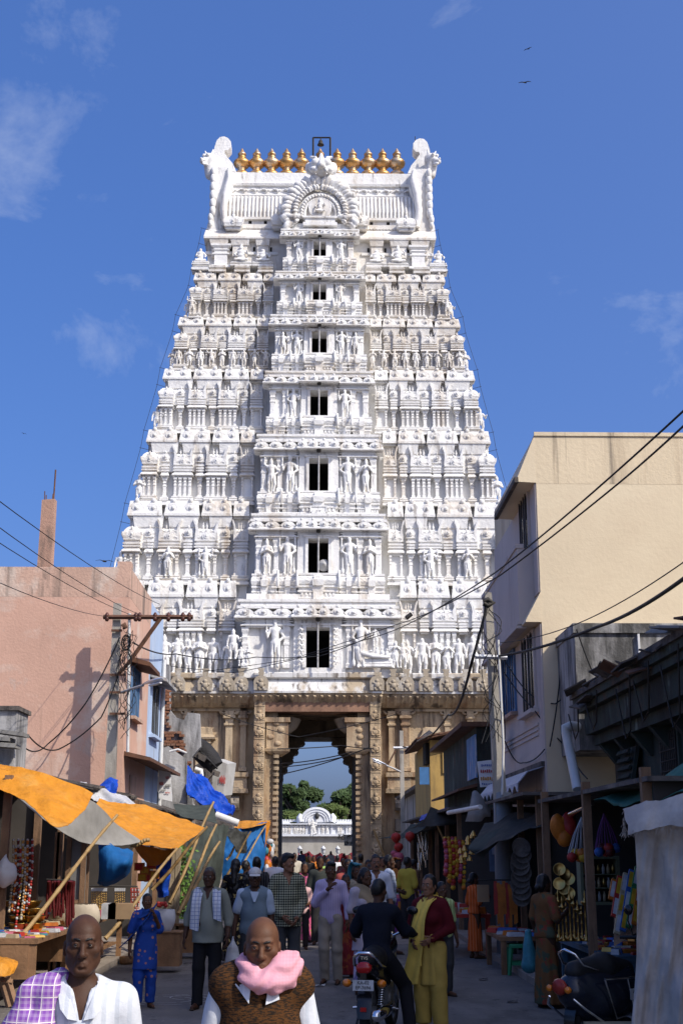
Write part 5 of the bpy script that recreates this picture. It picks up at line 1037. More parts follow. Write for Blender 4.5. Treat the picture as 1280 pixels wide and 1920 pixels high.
# ---------------- pavement edges and ground marks
M_PAVE = PM('dusty_paving', (.27, .225, .185), .92, .18, .9, .01, 20, stain=[((.36, .31, .26), (.8, .8, 1), .52, .66, .6), ((.07, .06, .05), (1.2, 1.2, 1), .58, .7, .6)])
b = MB(); b.bx(-9, -3.35, 18, 77, -.05, .10); b.obj('pavement', [M_PAVE], None, kind='structure')
b = MB(); b.bx(3.1, 9, 10, 77, -.05, .10); b.obj('pavement', [M_PAVE], None, kind='structure')
b = MB(); b.bx(-3.34, 3.09, 27.5, 77, -.05, .004); b.obj('paving', [M_PAVE], None, kind='structure')
M_CHALK = PM('rangoli_chalk', (.45, .43, .41), .95, .15, 8)
b = MB()
for cx_, cy_, r_ in ((-1.95, 17.6, .35), (-1.95, 17.6, .55), (-1.6, 17.9, .3), (-2.4, 17.8, .28)):
    n = 36
    for i in range(n):
        if (i*7+int(r_*100)) % 5 == 0: continue
        a0, a1 = 6.283*i/n, 6.283*(i+1)/n
        b.add([(cx_+math.cos(a)*rr_, cy_+math.sin(a)*rr_, .008) for a, rr_ in ((a0, r_), (a1, r_), (a1, r_+.02), (a0, r_+.02))], [(0, 1, 2, 3)])
b.obj('chalk_rangoli', [M_CHALK], None, kind='stuff')
q = MB(); c = G(318, 1806); q.tube([c+Vector((-.09, 0, .012)), c+Vector((0, .02, .014)), c+Vector((.1, 0, .01))], [.01, .02, .008], 5); q.obj('red_ribbon', [M_INK_R], None, label='scrap of red ribbon lying on the road near the girl in blue', cat='ribbon')

M_PAPER = PM('paper', (.55, .53, .48), .9, .15, 6)
for i, (px, py, t_) in enumerate(((545, 1782, 'flattened white paper cup'), (352, 1808, 'torn newspaper scrap'), (600, 1850, 'small dry leaf wrapper'), (905, 1838, 'crumpled paper scrap'), (430, 1890, 'brown paper scrap'), (960, 1880, 'pale torn ticket'))):
    c = G(px, py); q = MB(); q.sheet([[(c.x-.07, c.y-.05, .012), (c.x, c.y-.06, .03), (c.x+.06, c.y-.04, .012)], [(c.x-.06, c.y+.05, .02), (c.x+.01, c.y+.03, .012), (c.x+.08, c.y+.06, .035)]], .003); q.obj('paper_scrap', [M_PAPER if i % 2 == 0 else M_TILE], None, label=t_+' lying on the dark road surface', cat='litter')
# ================================================================ poles, lamps, wires
def pole(label, p0, p1, w0, w1, mat=None, name='utility_pole'):
    e = empty(name, label, 'utility pole', (p0.x, p0.y, 0)); b = MB()
    a, c = w0/2, w1/2
    b.hexa([(p0.x-a, p0.y-a*.8, 0), (p0.x+a, p0.y-a*.8, 0), (p0.x-a, p0.y+a*.8, 0), (p0.x+a, p0.y+a*.8, 0), (p1.x-c, p1.y-c*.8, p1.z), (p1.x+c, p1.y-c*.8, p1.z-.02), (p1.x-c, p1.y+c*.8, p1.z), (p1.x+c, p1.y+c*.8, p1.z)])
    b.obj('shaft', [mat or M_CONC], e); return e
YL = 29.5
lp0, lp1 = W(211, 1480, YL), W(221, 1131, YL); lp0 = Vector((lp0.x-.04, YL, 0))
pl = pole('weathered concrete pole with steel cross arm in front of the pink house', lp0, lp1, .29, .17)
Pl = lambda px, py, d=-.16: W(px, py, YL+d)
b = MB(); b.bar(Pl(194, 1157), Pl(362, 1157), .075); b.obj('cross_arm', [M_RUST], pl)
b = MB(); b.bar(Pl(302, 1158), Pl(240, 1245, -.12), .07); b.bar(Pl(240, 1245, -.12), Pl(222, 1264, -.12), .06); b.obj('arm_brace', [M_RUST], pl)
b = MB(); b.cyl(Pl(243, 1150, -.1), Pl(240, 1410, -.1), .035, n=6); b.obj('conduit', [M_PVC], pl)
for px in (201, 255, 262, 291, 316, 343, 355):
    q = MB(); c = Pl(px, 1157); q.lathe([(.03, -.10), (.05, -.06), (.06, -.02), (.04, .0), (.06, .03), (.045, .07), (.015, .11)], c, 8); q.obj('insulator', [PM('brown_glaze', (.10, .04, .03), .3, .2, 5) if px == 201 else bpy.data.materials['brown_glaze']], pl)
for py in (1182, 1265, 1298, 1338): q = MB(); q.bx(Pl(209, py).x-.04*(py > 1250), Pl(229 if py < 1250 else 236, py).x, YL-.17, YL-.12, Pl(210, py).z-.025, Pl(210, py).z+.025); q.obj('clamp_band', [M_RUST], pl)
q = MB(); q.tube([Pl(230, 1176), Pl(233, 1173), Pl(236, 1178)], [.07, .09, .05], 7); q.obj('fuse_holder', [M_RUST], pl)
def lamp(par, pts, hx, length, lab=None, r=.03):
    b = MB(); b.tube(pts, r, 6); b.obj('lamp_arm', [M_PIPE], par)
    d = (pts[-1]-pts[-2]).normalized(); s = pts[-1]; S_ = MB(); n = 9; rows = []
    prof = [(0, .05), (.12, .09), (.3, .13), (.6, .16), (.85, .14), (1, .04)]
    S_.tube([s+d*length*f+Vector((0, 0, .03)) for f, _ in prof], [r_*length*.75 for _, r_ in prof], 10, flat=.6); S_.obj('lamp_head', [PM('lamp_alloy', (.72, .74, .78), .25, .1, 4, metal=.6) if 'lamp_alloy' not in bpy.data.materials else bpy.data.materials['lamp_alloy']], par)
    S_ = MB(); S_.tube([s+d*length*f+Vector((0, 0, -.05)) for f in (.35, .6, .9)], [.06*length, .09*length, .05*length], 8, flat=.5); S_.obj('lamp_glass', [M_WHITEP], par)
lamp(pl, [Pl(228, 1298), Pl(245, 1292, -.3), Pl(262, 1287, -.5), Pl(269, 1285, -.6)], 0, .72)
rp0, rp1 = W(942, 1585, 23.8), W(914, 1110, 23.8); rp0.z = 0; dx = (W(942, 1585, 23.8)-rp1); rp0.x = rp1.x+dx.x*rp1.z/(rp1.z-W(942, 1585, 23.8).z)
pr_ = pole('leaning concrete pole wrapped in cables beside the cream house', rp0, rp1,   .30, .13)
Pr = lambda px, py, d=-.2: W(px, py, 23.8+d)
q = MB(); q.bar(Pr(890, 1231), Pr(950, 1233), .06); q.obj('cross_arm', [M_WHITEP], pr_)
q = MB(); z_ = W(936, 1545, 23.8).z; q.lathe([(.19, -z_+.0), (.18, 0), (.165, .55), (.10, .57)], (rp0.x-.03, 23.8, z_), 14); q.obj('base_sleeve', [PM('grey_sleeve', (.22, .23, .24), .6, .12, 3)], pr_)
q = MB(); q.tube([Pr(906, 1128), Pr(914, 1124), Pr(924, 1130), Pr(914, 1136), Pr(906, 1131)], .05, 6); q.obj('cable_knot', [M_IRON], pr_)
q = MB(); q.tube([Pr(933, 1200), Pr(938, 1300), Pr(943, 1400), Pr(941, 1490)], .025, 5); q.obj('conduit', [M_PVC], pr_)
fp0, fp1 = W(756, 1600, 60), W(752, 1370, 60); fp = pole('thin grey pole with a street lamp in front of the stone gate, right side', Vector((fp0.x, 60, 0)), fp1, .22, .17)
lamp(fp, [W(751, 1447, 59.8), W(738, 1441, 59.7), W(724, 1435, 59.6)], 0, .75, r=.04)
q = MB(); q.bar(W(737, 1402, 59.8), W(769, 1402, 59.8), .07); q.obj('cross_arm', [M_WHITEP], fp)
q = MB(); q.bar(W(728, 1432, 59.8), W(741, 1407, 59.8), .05); q.obj('arm_brace', [M_RUST], fp)
# cables
def cr3(p, t):
    n = len(p); f = t*(n-1); i = min(int(f), n-2); u = f-i; a = [p[max(0, min(n-1, i+k))] for k in (-1, 0, 1, 2)]
    return .5*((2*a[1]) + (a[2]-a[0])*u + (2*a[0]-5*a[1]+4*a[2]-a[3])*u*u + (3*a[1]-a[0]-3*a[2]+a[3])*u**3)
M_WIRE = PM('black_cable', (.012, .012, .013), .6, .1)
def cable(pts, r, label, sag=.0, group='overhead wires', n=10, name='cable'):
    P = []
    for a, c in zip(pts[:-1], pts[1:]):
        L = (c-a).length
        for i in range(n): f = i/n; P.append(a.lerp(c, f)-Vector((0, 0, sag*L*4*f*(1-f))))
    P.append(pts[-1]); b = MB(); b.tube(P, r, 5); return b.obj(name, [M_WIRE], None, label=label, cat='cable', group=group)
for i, (a, d) in enumerate((((-40, 910), (300, 1133)), ((-40, 960), (262, 1152)), ((-40, 992), (255, 1156)), ((-40, 1075), (200, 1156)))):
    cable([W(*a, 12+i), W(*d, YL-.2)], .006, ('thin wire to the left pole cross arm, topmost of four from the left edge', 'thin wire to the left pole cross arm, second of four from the left edge', 'thin wire to the left pole cross arm, third of four from the left edge', 'thin wire to the left pole cross arm, lowest of four from the left edge')[i], .006)
cable([W(1300, 752, 14), W(930, 1072, 23.8), W(700, 1195, 50), W(440, 1262, 60), W(290, 1245, 62)], .015, 'upper of two black cables crossing from the upper right before the tower', .006)
cable([W(1300, 780, 14), W(1160, 905, 17.5), W(935, 1080, 23.7), W(740, 1172, 50), W(540, 1237, 60), W(360, 1262, 62)], .015, 'lower of two black cables crossing from the upper right before the tower', .004)
q = MB(); c = W(766, 1155, 45); q.cyl(c+Vector((-.1, 0, -.08)), c+Vector((.1, 0, .08)), .08, n=8); q.obj('cable_joint', [M_IRON], None, label='small black cable joint on the wires in front of the tower', cat='cable joint')
cable([W(1300, 1070, 12), W(1120, 1175, 18), W(935, 1230, 23.6)], .024, 'thickest black cable sloping across the cream house to the right pole', .01)
cable([W(1300, 1040, 13), W(1080, 1170, 18.5), W(938, 1205, 23.6)], .008, 'faint thin wire above the thickest cable on the cream house', .01)
cable([Pr(914, 1128), Pr(884, 1240), W(840, 1340, 40), W(755, 1400, 59)], .03, 'black cable drooping from the right pole down to the lamp pole', .02)
cable([W(250, 1205, YL), W(330, 1226, 40), W(480, 1232, 55), W(600, 1230, 60), W(700, 1190, 55)], .02, 'thin black wire strung level across the foot of the white tower', .01)
cable([Pl(225, 1195), Pl(160, 1320), Pl(90, 1395, .2), Pl(40, 1395, -3)], .016, 'slack black wire looping left from the left pole', .05)
cable([Pl(222, 1265), Pl(190, 1345), Pl(110, 1405, 0), Pl(55, 1380, -2)], .016, 'second slack wire looping left from the left pole, lower down', .06)
cable([W(520, 1404, 70), W(640, 1398, 72), W(700, 1404, 70)], .03, 'wire strung across the gate opening, topmost of four', .01)
for i, (a, d) in enumerate((((525, 1432), (660, 1410)), ((530, 1438), (665, 1413)), ((526, 1452), (690, 1402)))): cable([W(*a, 74), W(*d, 66)], .03, ('wire sloping across the gate opening, second of four', 'wire sloping across the gate opening, third of four', 'wire sloping across the gate opening, lowest of four')[i], .012)
cable([W(420, 1340, 60), W(560, 1382, 66), W(740, 1340, 62)], .02, 'thin wire sagging across the brown gate lintel', .01)
rr = random.Random(8)
for i in range(9):                             # tangle on the left pole
    P = [Pl(228+rr.uniform(-4, 22), 1175+rr.uniform(0, 60))]
    for j in range(5): P.append(Pl(226+rr.uniform(-6, 30), P[-1].z*0+1190+j*45+rr.uniform(-15, 25), -.2+rr.uniform(-.1, .1)))
    b = MB(); Q = []
    for a, c in zip(P[:-1], P[1:]):
        for k in range(5): Q.append(a.lerp(c, k/5)+Vector((.05*math.sin(k*1.3+i), 0, 0)))
    b.tube(Q, .007, 4); b.obj('loose_wire', [M_WIRE], pl)
for k in range(7):
    b = MB(); c = Pl(236+rr.uniform(-2, 4), 1205 if k < 4 else 1236, -.25); r_ = rr.uniform(.10, .28); b.tube([c+Vector((math.cos(t*.45)*r_*.55, rr.uniform(-.02, .02), math.sin(t*.45)*r_)) for t in range(15)], .010, 4); b.obj('wire_coil', [M_WIRE], pl)
for i in range(6):                             # tangle on the right pole
    P = [Pr(912+rr.uniform(-4, 8), 1130+rr.uniform(0, 20))]
    for j in range(6): P.append(Pr(900+rr.uniform(-14, 40)+j*2, 1170+j*42+rr.uniform(-15, 15), -.3+rr.uniform(-.2, .2)))
    Q = [cr3(P, t/24) for t in range(25)]; b = MB(); b.tube(Q, .008, 4); b.obj('loose_wire', [M_WIRE], pr_)
for i, (pts) in enumerate(([(940, 1230), (990, 1300), (1040, 1320), (1075, 1290)], [(944, 1260), (1000, 1330), (1060, 1400), (1100, 1460)], [(946, 1390), (965, 1425), (980, 1430), (1020, 1405)], [(1080, 1180), (1110, 1260), (1160, 1290), (1220, 1240)], [(1075, 1200), (1050, 1260), (1042, 1330), (1030, 1400)])):
    cable([W(px, py, 23.0) if px > 1078 else W(px, py, 24.8) if px > 1016 else (WX(px, py, RX-.12) if px > 950 else WX(px, py, RX-.5)) for px, py in pts], .014, ('loose wire looped across the cream house corner to the grey wall', 'long loose wire hanging from the right pole down the cream house corner', 'short curled wire on the mauve wall beside the right pole', 'wire drooping in front of the mouldy grey wall', 'thin wire hanging down the lit corner of the cream house')[i], .03, n=6)
# festoon wires down the slopes of the tower
for s in (-1, 1):
    P = []
    for k in range(7, 0, -1): P += [Vector((s*(KH[k]+.18), YE[k]+.1, KZ[k]+.8)), Vector((s*(KH[k]+.32), YE[k]-.1, KZ[k]-.5))]
    cable(P, .014, 'string of small lamps down the %s slope of the white tower' % ('left' if s < 0 else 'right'), .01, 'lamp strings on the tower', n=4)
    for p in P:
        q = MB(); q.bar(Vector((s*(abs(p.x)-.5), p.y+.3, p.z)), p+Vector((s*.06, 0, .06)), .022); q.obj('wire_bracket', [M_IRON], tower)
# birds
for i, (px, py, s_, Y) in enumerate(((989, 92, .30, 60), (983, 155, .42, 60), (196, 1053, .45, 50), (45, 813, .3, 90))):
    c = W(px, py, Y); e = empty('bird', ('dark bird high in the sky, upper of the pair at the top right', 'dark bird gliding below the upper bird at the top right', 'dark bird gliding just above the pink house roof', 'tiny dark bird far left of the tower')[i], 'bird', c)
    b = MB(); b.tube([(-.28*s_, 0, 0), (-.1*s_, 0, .03*s_), (.15*s_, 0, .04*s_), (.30*s_, 0, .06*s_)], [.02*s_, .09*s_, .08*s_, .02*s_], 7); inst('body', b.mesh([M_INK_K], 'body'), e, rot=(0, 0, .5*i))
    for sg_ in (-1, 1): b = MB(); b.sheet([[(.12*s_, 0, .05*s_), (-.08*s_, 0, .05*s_)], [(.10*s_, sg_*.4*s_, .14*s_), (-.1*s_, sg_*.4*s_, .13*s_)], [(-.02*s_, sg_*.8*s_, .02*s_), (-.1*s_, sg_*.78*s_, .02*s_)]], .015*s_); inst('wing', b.mesh([M_INK_K], 'wing'), e, rot=(0, 0, .9+.5*i))
# ================================================================ stalls, tarpaulins, goods
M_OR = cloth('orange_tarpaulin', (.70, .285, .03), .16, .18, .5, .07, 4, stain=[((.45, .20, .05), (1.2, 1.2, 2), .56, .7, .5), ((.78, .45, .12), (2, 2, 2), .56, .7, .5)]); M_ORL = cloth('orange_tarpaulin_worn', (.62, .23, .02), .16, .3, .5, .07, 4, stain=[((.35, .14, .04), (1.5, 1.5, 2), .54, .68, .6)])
M_GRT = cloth('grey_tarpaulin', (.30, .285, .26), .12, .1, .7, .01, 9); M_BLT = cloth('blue_tarpaulin', (.015, .075, .48), .2, .12, .35, .04, 6); M_BLT2 = cloth('blue_sheet', (.02, .13, .36), .15, .2, .6, .012, 8)
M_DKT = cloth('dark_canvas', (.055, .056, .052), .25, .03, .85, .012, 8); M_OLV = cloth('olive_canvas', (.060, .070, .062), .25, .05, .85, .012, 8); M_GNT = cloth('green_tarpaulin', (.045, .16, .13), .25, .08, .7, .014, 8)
M_SACK = cloth('white_sacking', (.52, .46, .40), .16, .05, .85, .012, 12, stain=[((.42, .37, .34), (1.6, 1.6, 2.2), .48, .64, .8), ((.30, .25, .22), (5, 5, 1.2), .6, .7, .5)])
M_WPL = cloth('white_polythene', (.68, .68, .70), .1, .3, .4, .01, 14); M_BAMB = PM('bamboo', (.36, .235, .10), .6, .25, 4, .003, 30, stain=[((.16, .09, .04), (4, 4, 4), .55, .66, .7)])
M_BRASS = PM('brass', (.52, .33, .10), .32, .15, 6, metal=1.); M_STEEL = PM('bright_steel', (.72, .73, .75), .18, .08, 6, metal=1.); M_TABLE = PM('table_timber', (.24, .13, .065), .8, .3, 4, .006, 30, stain=[((.09, .05, .03), (5, 5, 1), .5, .66, .7)])
M_CARD = PM('cardboard', (.33, .22, .125), .9, .15, 4)
PAL = [PM('plastic_' + n, tuple(q*.72 for q in c), .5, .25, 9) for n, c in (('red', (.50, .04, .03)), ('yellow', (.72, .42, .03)), ('orange', (.66, .19, .02)), ('pink', (.62, .14, .22)), ('blue', (.05, .15, .46)), ('white', (.66, .66, .66)), ('green', (.05, .26, .10)), ('purple', (.22, .06, .26)), ('cream', (.60, .48, .30)), ('maroon', (.13, .015, .015)), ('teal', (.06, .28, .34)))]
C_ = {m.name[8:]: m for m in PAL}
def drape(rows, nu=14, nv=26, wr=.03, seed=1, fr=3.):
    P = [[W(*q) if len(q) == 3 else Vector(q[:3]) for q in r] for r in rows]; rr = random.Random(seed); w_ = [(Vector((rr.gauss(0, 1), rr.gauss(0, 1), rr.gauss(0, 1)))*fr, rr.random()*6) for _ in range(5)]; w2 = [(Vector((rr.gauss(0, 1), rr.gauss(0, 1), rr.gauss(0, 1)))*fr*2.6, rr.random()*6) for _ in range(4)]
    G_ = []
    for i in range(nu):
        c = [cr3([P[r][k] for r in range(len(P))], i/(nu-1)) for k in range(len(P[0]))]; row = []
        for j in range(nv):
            p = cr3(c, j/(nv-1)); d = sum(math.sin(a.dot(p)+b) for a, b in w_)*wr*.45+sum(1-abs(math.sin(a.dot(p)+b))*2 for a, b in w2)*wr*.16
            row.append(p+Vector((d*.4, -d, d*.8)))
        G_.append(row)
    return G_
def tarp(label, rows, mat, und=None, wr=.03, seed=1, cat='tarpaulin', name='tarpaulin', t=.006, nu=24, nv=44, fr=3., parent=None, **kw):
    b = MB(); b.sheet(drape(rows, nu, nv, wr, seed, fr), t, 0, 1, 1); b.s = [1]*len(b.s)
    if parent: return b.obj(name, [mat, und or mat], parent)
    return b.obj(name, [mat, und or mat], None, label=label, cat=cat, **kw)
def bamboo(label, p0, p1, r=.022, mat=None):
    b = MB(); n = 7; d = (p1-p0); pts = []; rs = []
    side = Vector((d.z, 0, -d.x)).normalized()*.02
    for i in range(n):
        f = i/n
        for e, k in ((0, 1.25), (.02, 1), (1/n-.02, 1)): pts.append(p0+d*(f+e)+side*math.sin(6*(f+e))); rs.append(r*k*(1.1-.35*(f+e)))
    b.tube(pts, rs, 6); return b.obj('bamboo_pole', [mat or M_BAMB], None, label=label, cat='bamboo pole', group='bamboo poles propping the stall covers')
# ---- left stalls
tarp('orange tarpaulin flap hanging over the nearest left stall, top left of the stalls', [[(-60, 1405, 18.4), (0, 1428, 18.2), (60, 1445, 18.0), (118, 1468, 18.0), (174, 1492, 18.0)], [(-60, 1432, 17.9), (0, 1453, 17.7), (48, 1476, 17.5), (98, 1502, 17.3), (158, 1514, 17.5)], [(-60, 1458, 17.6), (0, 1472, 17.4), (50, 1500, 17.2), (96, 1552, 16.9), (128, 1547, 17.0)]], M_OR, M_ORL, .045, 3, fr=4)
tarp('grey underside of a sheet stretched between the two orange tarpaulins', [[(90, 1486, 18.9), (140, 1492, 19.2), (176, 1500, 19.6), (215, 1540, 20.4), (262, 1578, 21)], [(55, 1484, 18.5), (100, 1515, 18.6), (145, 1545, 19), (200, 1570, 20), (262, 1580, 20.9)], [(22, 1482, 18.2), (66, 1522, 18.2), (120, 1560, 18.6), (185, 1582, 19.6), (258, 1582, 20.8)]], M_GRT, M_GRT, .02, 4)
tarp('large orange tarpaulin stretched on bamboo poles over the second left stall', [[(188, 1494, 23.4), (230, 1504, 23.6), (280, 1512, 23.8), (335, 1530, 23.8), (388, 1552, 23.4)], [(178, 1512, 22.6), (218, 1530, 22.6), (268, 1550, 22.6), (318, 1572, 22.4), (362, 1572, 22.8)], [(174, 1524, 22.0), (208, 1550, 21.8), (246, 1574, 21.5), (296, 1592, 21.2), (333, 1592, 21.6)]], M_OR, M_ORL, .03, 5)
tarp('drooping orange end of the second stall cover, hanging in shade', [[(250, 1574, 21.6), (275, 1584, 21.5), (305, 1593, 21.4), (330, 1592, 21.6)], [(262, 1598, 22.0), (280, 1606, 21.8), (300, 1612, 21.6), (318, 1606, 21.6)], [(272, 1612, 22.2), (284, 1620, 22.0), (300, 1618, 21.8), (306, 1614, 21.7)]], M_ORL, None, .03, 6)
tarp('bright blue cloth bag-like sheet hanging under the grey awning', [[(184, 1580, 20.0), (200, 1578, 20), (222, 1582, 20), (245, 1584, 20), (253, 1590, 20)], [(186, 1605, 19.8), (202, 1606, 19.6), (222, 1610, 19.55), (242, 1612, 19.6), (252, 1610, 19.9)], [(186, 1640, 19.9), (200, 1646, 19.7), (218, 1642, 19.7), (236, 1634, 19.8), (248, 1622, 20)], [(182, 1658, 20.1), (196, 1662, 20), (212, 1660, 20), (232, 1646, 20), (246, 1630, 20.1)]], M_BLT2, None, .05, 7, 'cloth sheet', 'hanging_sheet', fr=5)
tarp('bright blue plastic sheet hanging beside the wooden boards', [[(290, 1606, 23.5), (305, 1602, 23.5), (322, 1598, 23.6)], [(294, 1645, 23.4), (306, 1648, 23.3), (320, 1640, 23.4)], [(297, 1680, 23.5), (306, 1684, 23.4), (316, 1680, 23.5)]], M_BLT, None, .05, 8, 'plastic sheet', 'hanging_sheet', fr=5)
tarp('crumpled blue plastic bundle on the left shop roof at the pole foot', [[(180, 1484, 26), (195, 1468, 26), (210, 1462, 26), (220, 1468, 26)], [(178, 1488, 25.6), (194, 1480, 25.5), (208, 1478, 25.5), (221, 1480, 25.6)], [(172, 1490, 25.4), (190, 1492, 25.3), (206, 1494, 25.3), (218, 1488, 25.4)]], M_BLT, None, .07, 9, 'plastic sheet', 'plastic_bundle', fr=8)
tarp('white plastic sheeting crumpled on the left roof beside the blue bundle', [[(115, 1474, 25), (150, 1470, 25), (185, 1480, 25), (225, 1492, 25), (262, 1506, 25)], [(120, 1480, 24.6), (155, 1482, 24.6), (190, 1494, 24.6), (226, 1502, 24.6), (258, 1514, 24.6)], [(140, 1484, 24.4), (170, 1490, 24.4), (200, 1502, 24.4), (230, 1512, 24.4), (255, 1517, 24.4)]], M_WPL, None, .06, 10, 'plastic sheet', 'plastic_sheet', fr=7)
tarp('dark canvas awning stretched above the olive sheet, left of the gate', [[(325, 1508, 30), (350, 1510, 30), (378, 1508, 30), (400, 1506, 30)], [(330, 1522, 29), (355, 1528, 29), (382, 1530, 29), (404, 1532, 29)], [(338, 1530, 28.5), (362, 1536, 28.5), (388, 1540, 28.5), (408, 1544, 28.5)]], M_OLV, M_DKT, .02, 11)
tarp('olive canvas sheet hanging to the ground beside the bamboo poles', [[(352, 1556, 27), (375, 1548, 27), (400, 1546, 27.4), (428, 1552, 28)], [(350, 1610, 26.6), (372, 1612, 26.6), (396, 1610, 27), (420, 1606, 27.6)], [(345, 1675, 26.6), (368, 1680, 26.6), (390, 1676, 27), (412, 1670, 27.6)], [(338, 1740, 26.8), (362, 1745, 26.8), (386, 1740, 27.2), (404, 1730, 27.6)]], M_OLV, None, .06, 12, 'canvas sheet', 'hanging_sheet', fr=4)
tarp('shiny blue plastic sheet sliding down the left roofs toward the gate', [[(348, 1436, 38), (356, 1436, 38.2), (366, 1450, 38.4), (378, 1452, 38.6)], [(350, 1470, 37.4), (370, 1476, 37.6), (394, 1484, 38), (410, 1490, 38.4)], [(362, 1494, 37), (392, 1506, 37.2), (418, 1512, 37.6), (432, 1512, 38.2)], [(396, 1512, 36.8), (412, 1524, 36.8), (430, 1526, 37.2), (440, 1520, 37.8)]], M_BLT, None, .09, 13, 'plastic sheet', 'plastic_sheet', fr=6)
tarp('blue side wall sheet of the tent stall next to the gate', [[(418, 1556, 46), (445, 1552, 46), (475, 1546, 46.4), (500, 1542, 47)], [(416, 1600, 45.6), (444, 1600, 45.6), (472, 1596, 46), (498, 1592, 46.6)], [(418, 1645, 45.6), (446, 1650, 45.6), (472, 1648, 46), (494, 1640, 46.6)]], M_BLT2, None, .06, 14, 'tent sheet', 'tent_sheet', fr=3)
tarp('orange top sheet of the tent stall next to the gate', [[(442, 1540, 48), (465, 1538, 48), (488, 1539, 48), (508, 1538, 48.4)], [(440, 1552, 46.2), (462, 1552, 46), (484, 1547, 46.2), (502, 1543, 46.8)]], M_OR, M_ORL, .02, 15, 'tent sheet', 'tent_sheet')
tarp('narrow orange drop at the right end of the tent stall', [[(499, 1542, 46.5), (508, 1540, 46.6)], [(498, 1568, 46.4), (504, 1556, 46.5)], [(497, 1590, 46.4), (500, 1572, 46.5)]], M_ORL, None, .02, 16, 'tent sheet', 'tent_sheet', nu=8, nv=6)
tarp('dark torn canvas hung in front of the blue tent stall', [[(425, 1548, 40), (440, 1556, 40), (455, 1558, 40), (466, 1560, 40)], [(424, 1565, 39.8), (438, 1582, 39.8), (452, 1588, 39.8), (464, 1576, 39.8)], [(430, 1570, 39.8), (440, 1590, 39.8), (450, 1602, 39.8), (462, 1600, 39.8)]], M_DKT, None, .05, 17, 'canvas sheet', 'torn_canvas', fr=6)
q = MB(); q.cyl(W(404, 1528, 36), W(447, 1544, 36), .10, n=10); q.obj('plastic_pipe', [M_PVC], None, label='white plastic pipe lying above the blue tent stall on the left', cat='pipe')
for i, (a, d, Y0, Y1) in enumerate((((8, 1792), (225, 1524), 17.2, 19), ((198, 1760), (336, 1588), 20.5, 21.4), ((285, 1668), (392, 1548), 23, 23), ((318, 1694), (403, 1500), 23.5, 24.5), ((334, 1714), (408, 1543), 22.5, 24), ((340, 1704), (414, 1576), 23, 24.5), ((420, 1650), (472, 1557), 39, 39), ((442, 1640), (500, 1546), 45, 46), ((425, 1612), (446, 1580), 40, 40), ((246, 1584), (282, 1576), 21, 21))):
    bamboo(('long bamboo pole leaning from the nearest table up to the blue cloth', 'bamboo pole leaning up to the low corner of the large orange tarpaulin', 'bamboo pole rising to the far corner of the large orange tarpaulin', 'tallest bamboo pole with its tip above the dark canvas', 'bamboo pole crossing in front of the olive canvas, left one', 'bamboo pole crossing in front of the olive canvas, right one', 'short bamboo pole under the torn dark canvas', 'dark pole leaning along the blue tent wall', 'thin dark stick beside the torn canvas', 'short stick tied across the lower edge of the orange tarpaulin')[i], W(*a, Y0), W(*d, Y1), .03 if i < 6 else .035)
# interior walls and boards that close the left shops
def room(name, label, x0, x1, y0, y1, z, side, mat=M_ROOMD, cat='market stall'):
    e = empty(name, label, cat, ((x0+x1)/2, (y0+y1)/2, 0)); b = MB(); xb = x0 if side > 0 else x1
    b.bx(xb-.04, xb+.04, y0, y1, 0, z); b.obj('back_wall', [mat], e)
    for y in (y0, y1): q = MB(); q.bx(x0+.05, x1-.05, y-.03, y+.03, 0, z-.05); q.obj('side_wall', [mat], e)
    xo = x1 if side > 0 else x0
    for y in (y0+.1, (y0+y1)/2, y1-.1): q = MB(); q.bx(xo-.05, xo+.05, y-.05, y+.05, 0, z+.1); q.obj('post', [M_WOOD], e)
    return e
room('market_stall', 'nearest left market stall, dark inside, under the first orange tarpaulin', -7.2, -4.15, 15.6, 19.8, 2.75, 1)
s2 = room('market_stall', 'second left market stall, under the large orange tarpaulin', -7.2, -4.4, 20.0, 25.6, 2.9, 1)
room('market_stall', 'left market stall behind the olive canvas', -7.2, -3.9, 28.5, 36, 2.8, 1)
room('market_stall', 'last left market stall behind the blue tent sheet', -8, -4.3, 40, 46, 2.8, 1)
e = empty('door_panel', 'row of grey panelled shop doors standing open at the first left stall', 'door', (-4.9, 19.7, 0)); 
for i, (a, c) in enumerate(((96, 118), (119, 164))):
    b = MB(); p0, p1 = W(a, 1740, 19.6), W(c, 1560, 19.6); b.bx(p0.x, p1.x, 19.6, 19.66, .15, p1.z); o = b.obj('panel', [M_SHUT], e)
    for z in (.2, (.15+p1.z)/2, p1.z-.05): q = MB(); q.bx(p0.x, p1.x, 19.56, 19.598, z-.03, z+.03); q.obj('rail', [M_WOOD], o)
    for x in (p0.x+.03, p1.x-.03): q = MB(); q.bx(x-.035, x+.035, 19.55, 19.597, .15, p1.z); q.obj('stile', [M_WOOD], o)
e = empty('board_wall', 'upright bare wooden boards beside the blue plastic sheet', 'board wall', (W(326, 1650, 24).x, 24, 0))
for i in range(5): b = MB(); x0 = W(313+i*5, 1650, 24).x; b.bx(x0+.003, x0+.047, 24-.01*(i % 2), 24.06, .1, W(320, 1594-i, 24).z); b.obj('board', [PM('bare_board', (.36, .29, .20), .85, .2, 3, .006, 25) if 'bare_board' not in bpy.data.materials else bpy.data.materials['bare_board']], e)
pl_ = empty('potted_shrub', 'green shrub showing between the bamboo poles and the wooden boards', 'shrub', (W(343, 1680, 25.5).x, 25.5, .1)); rr = random.Random(4); v = []; f = []
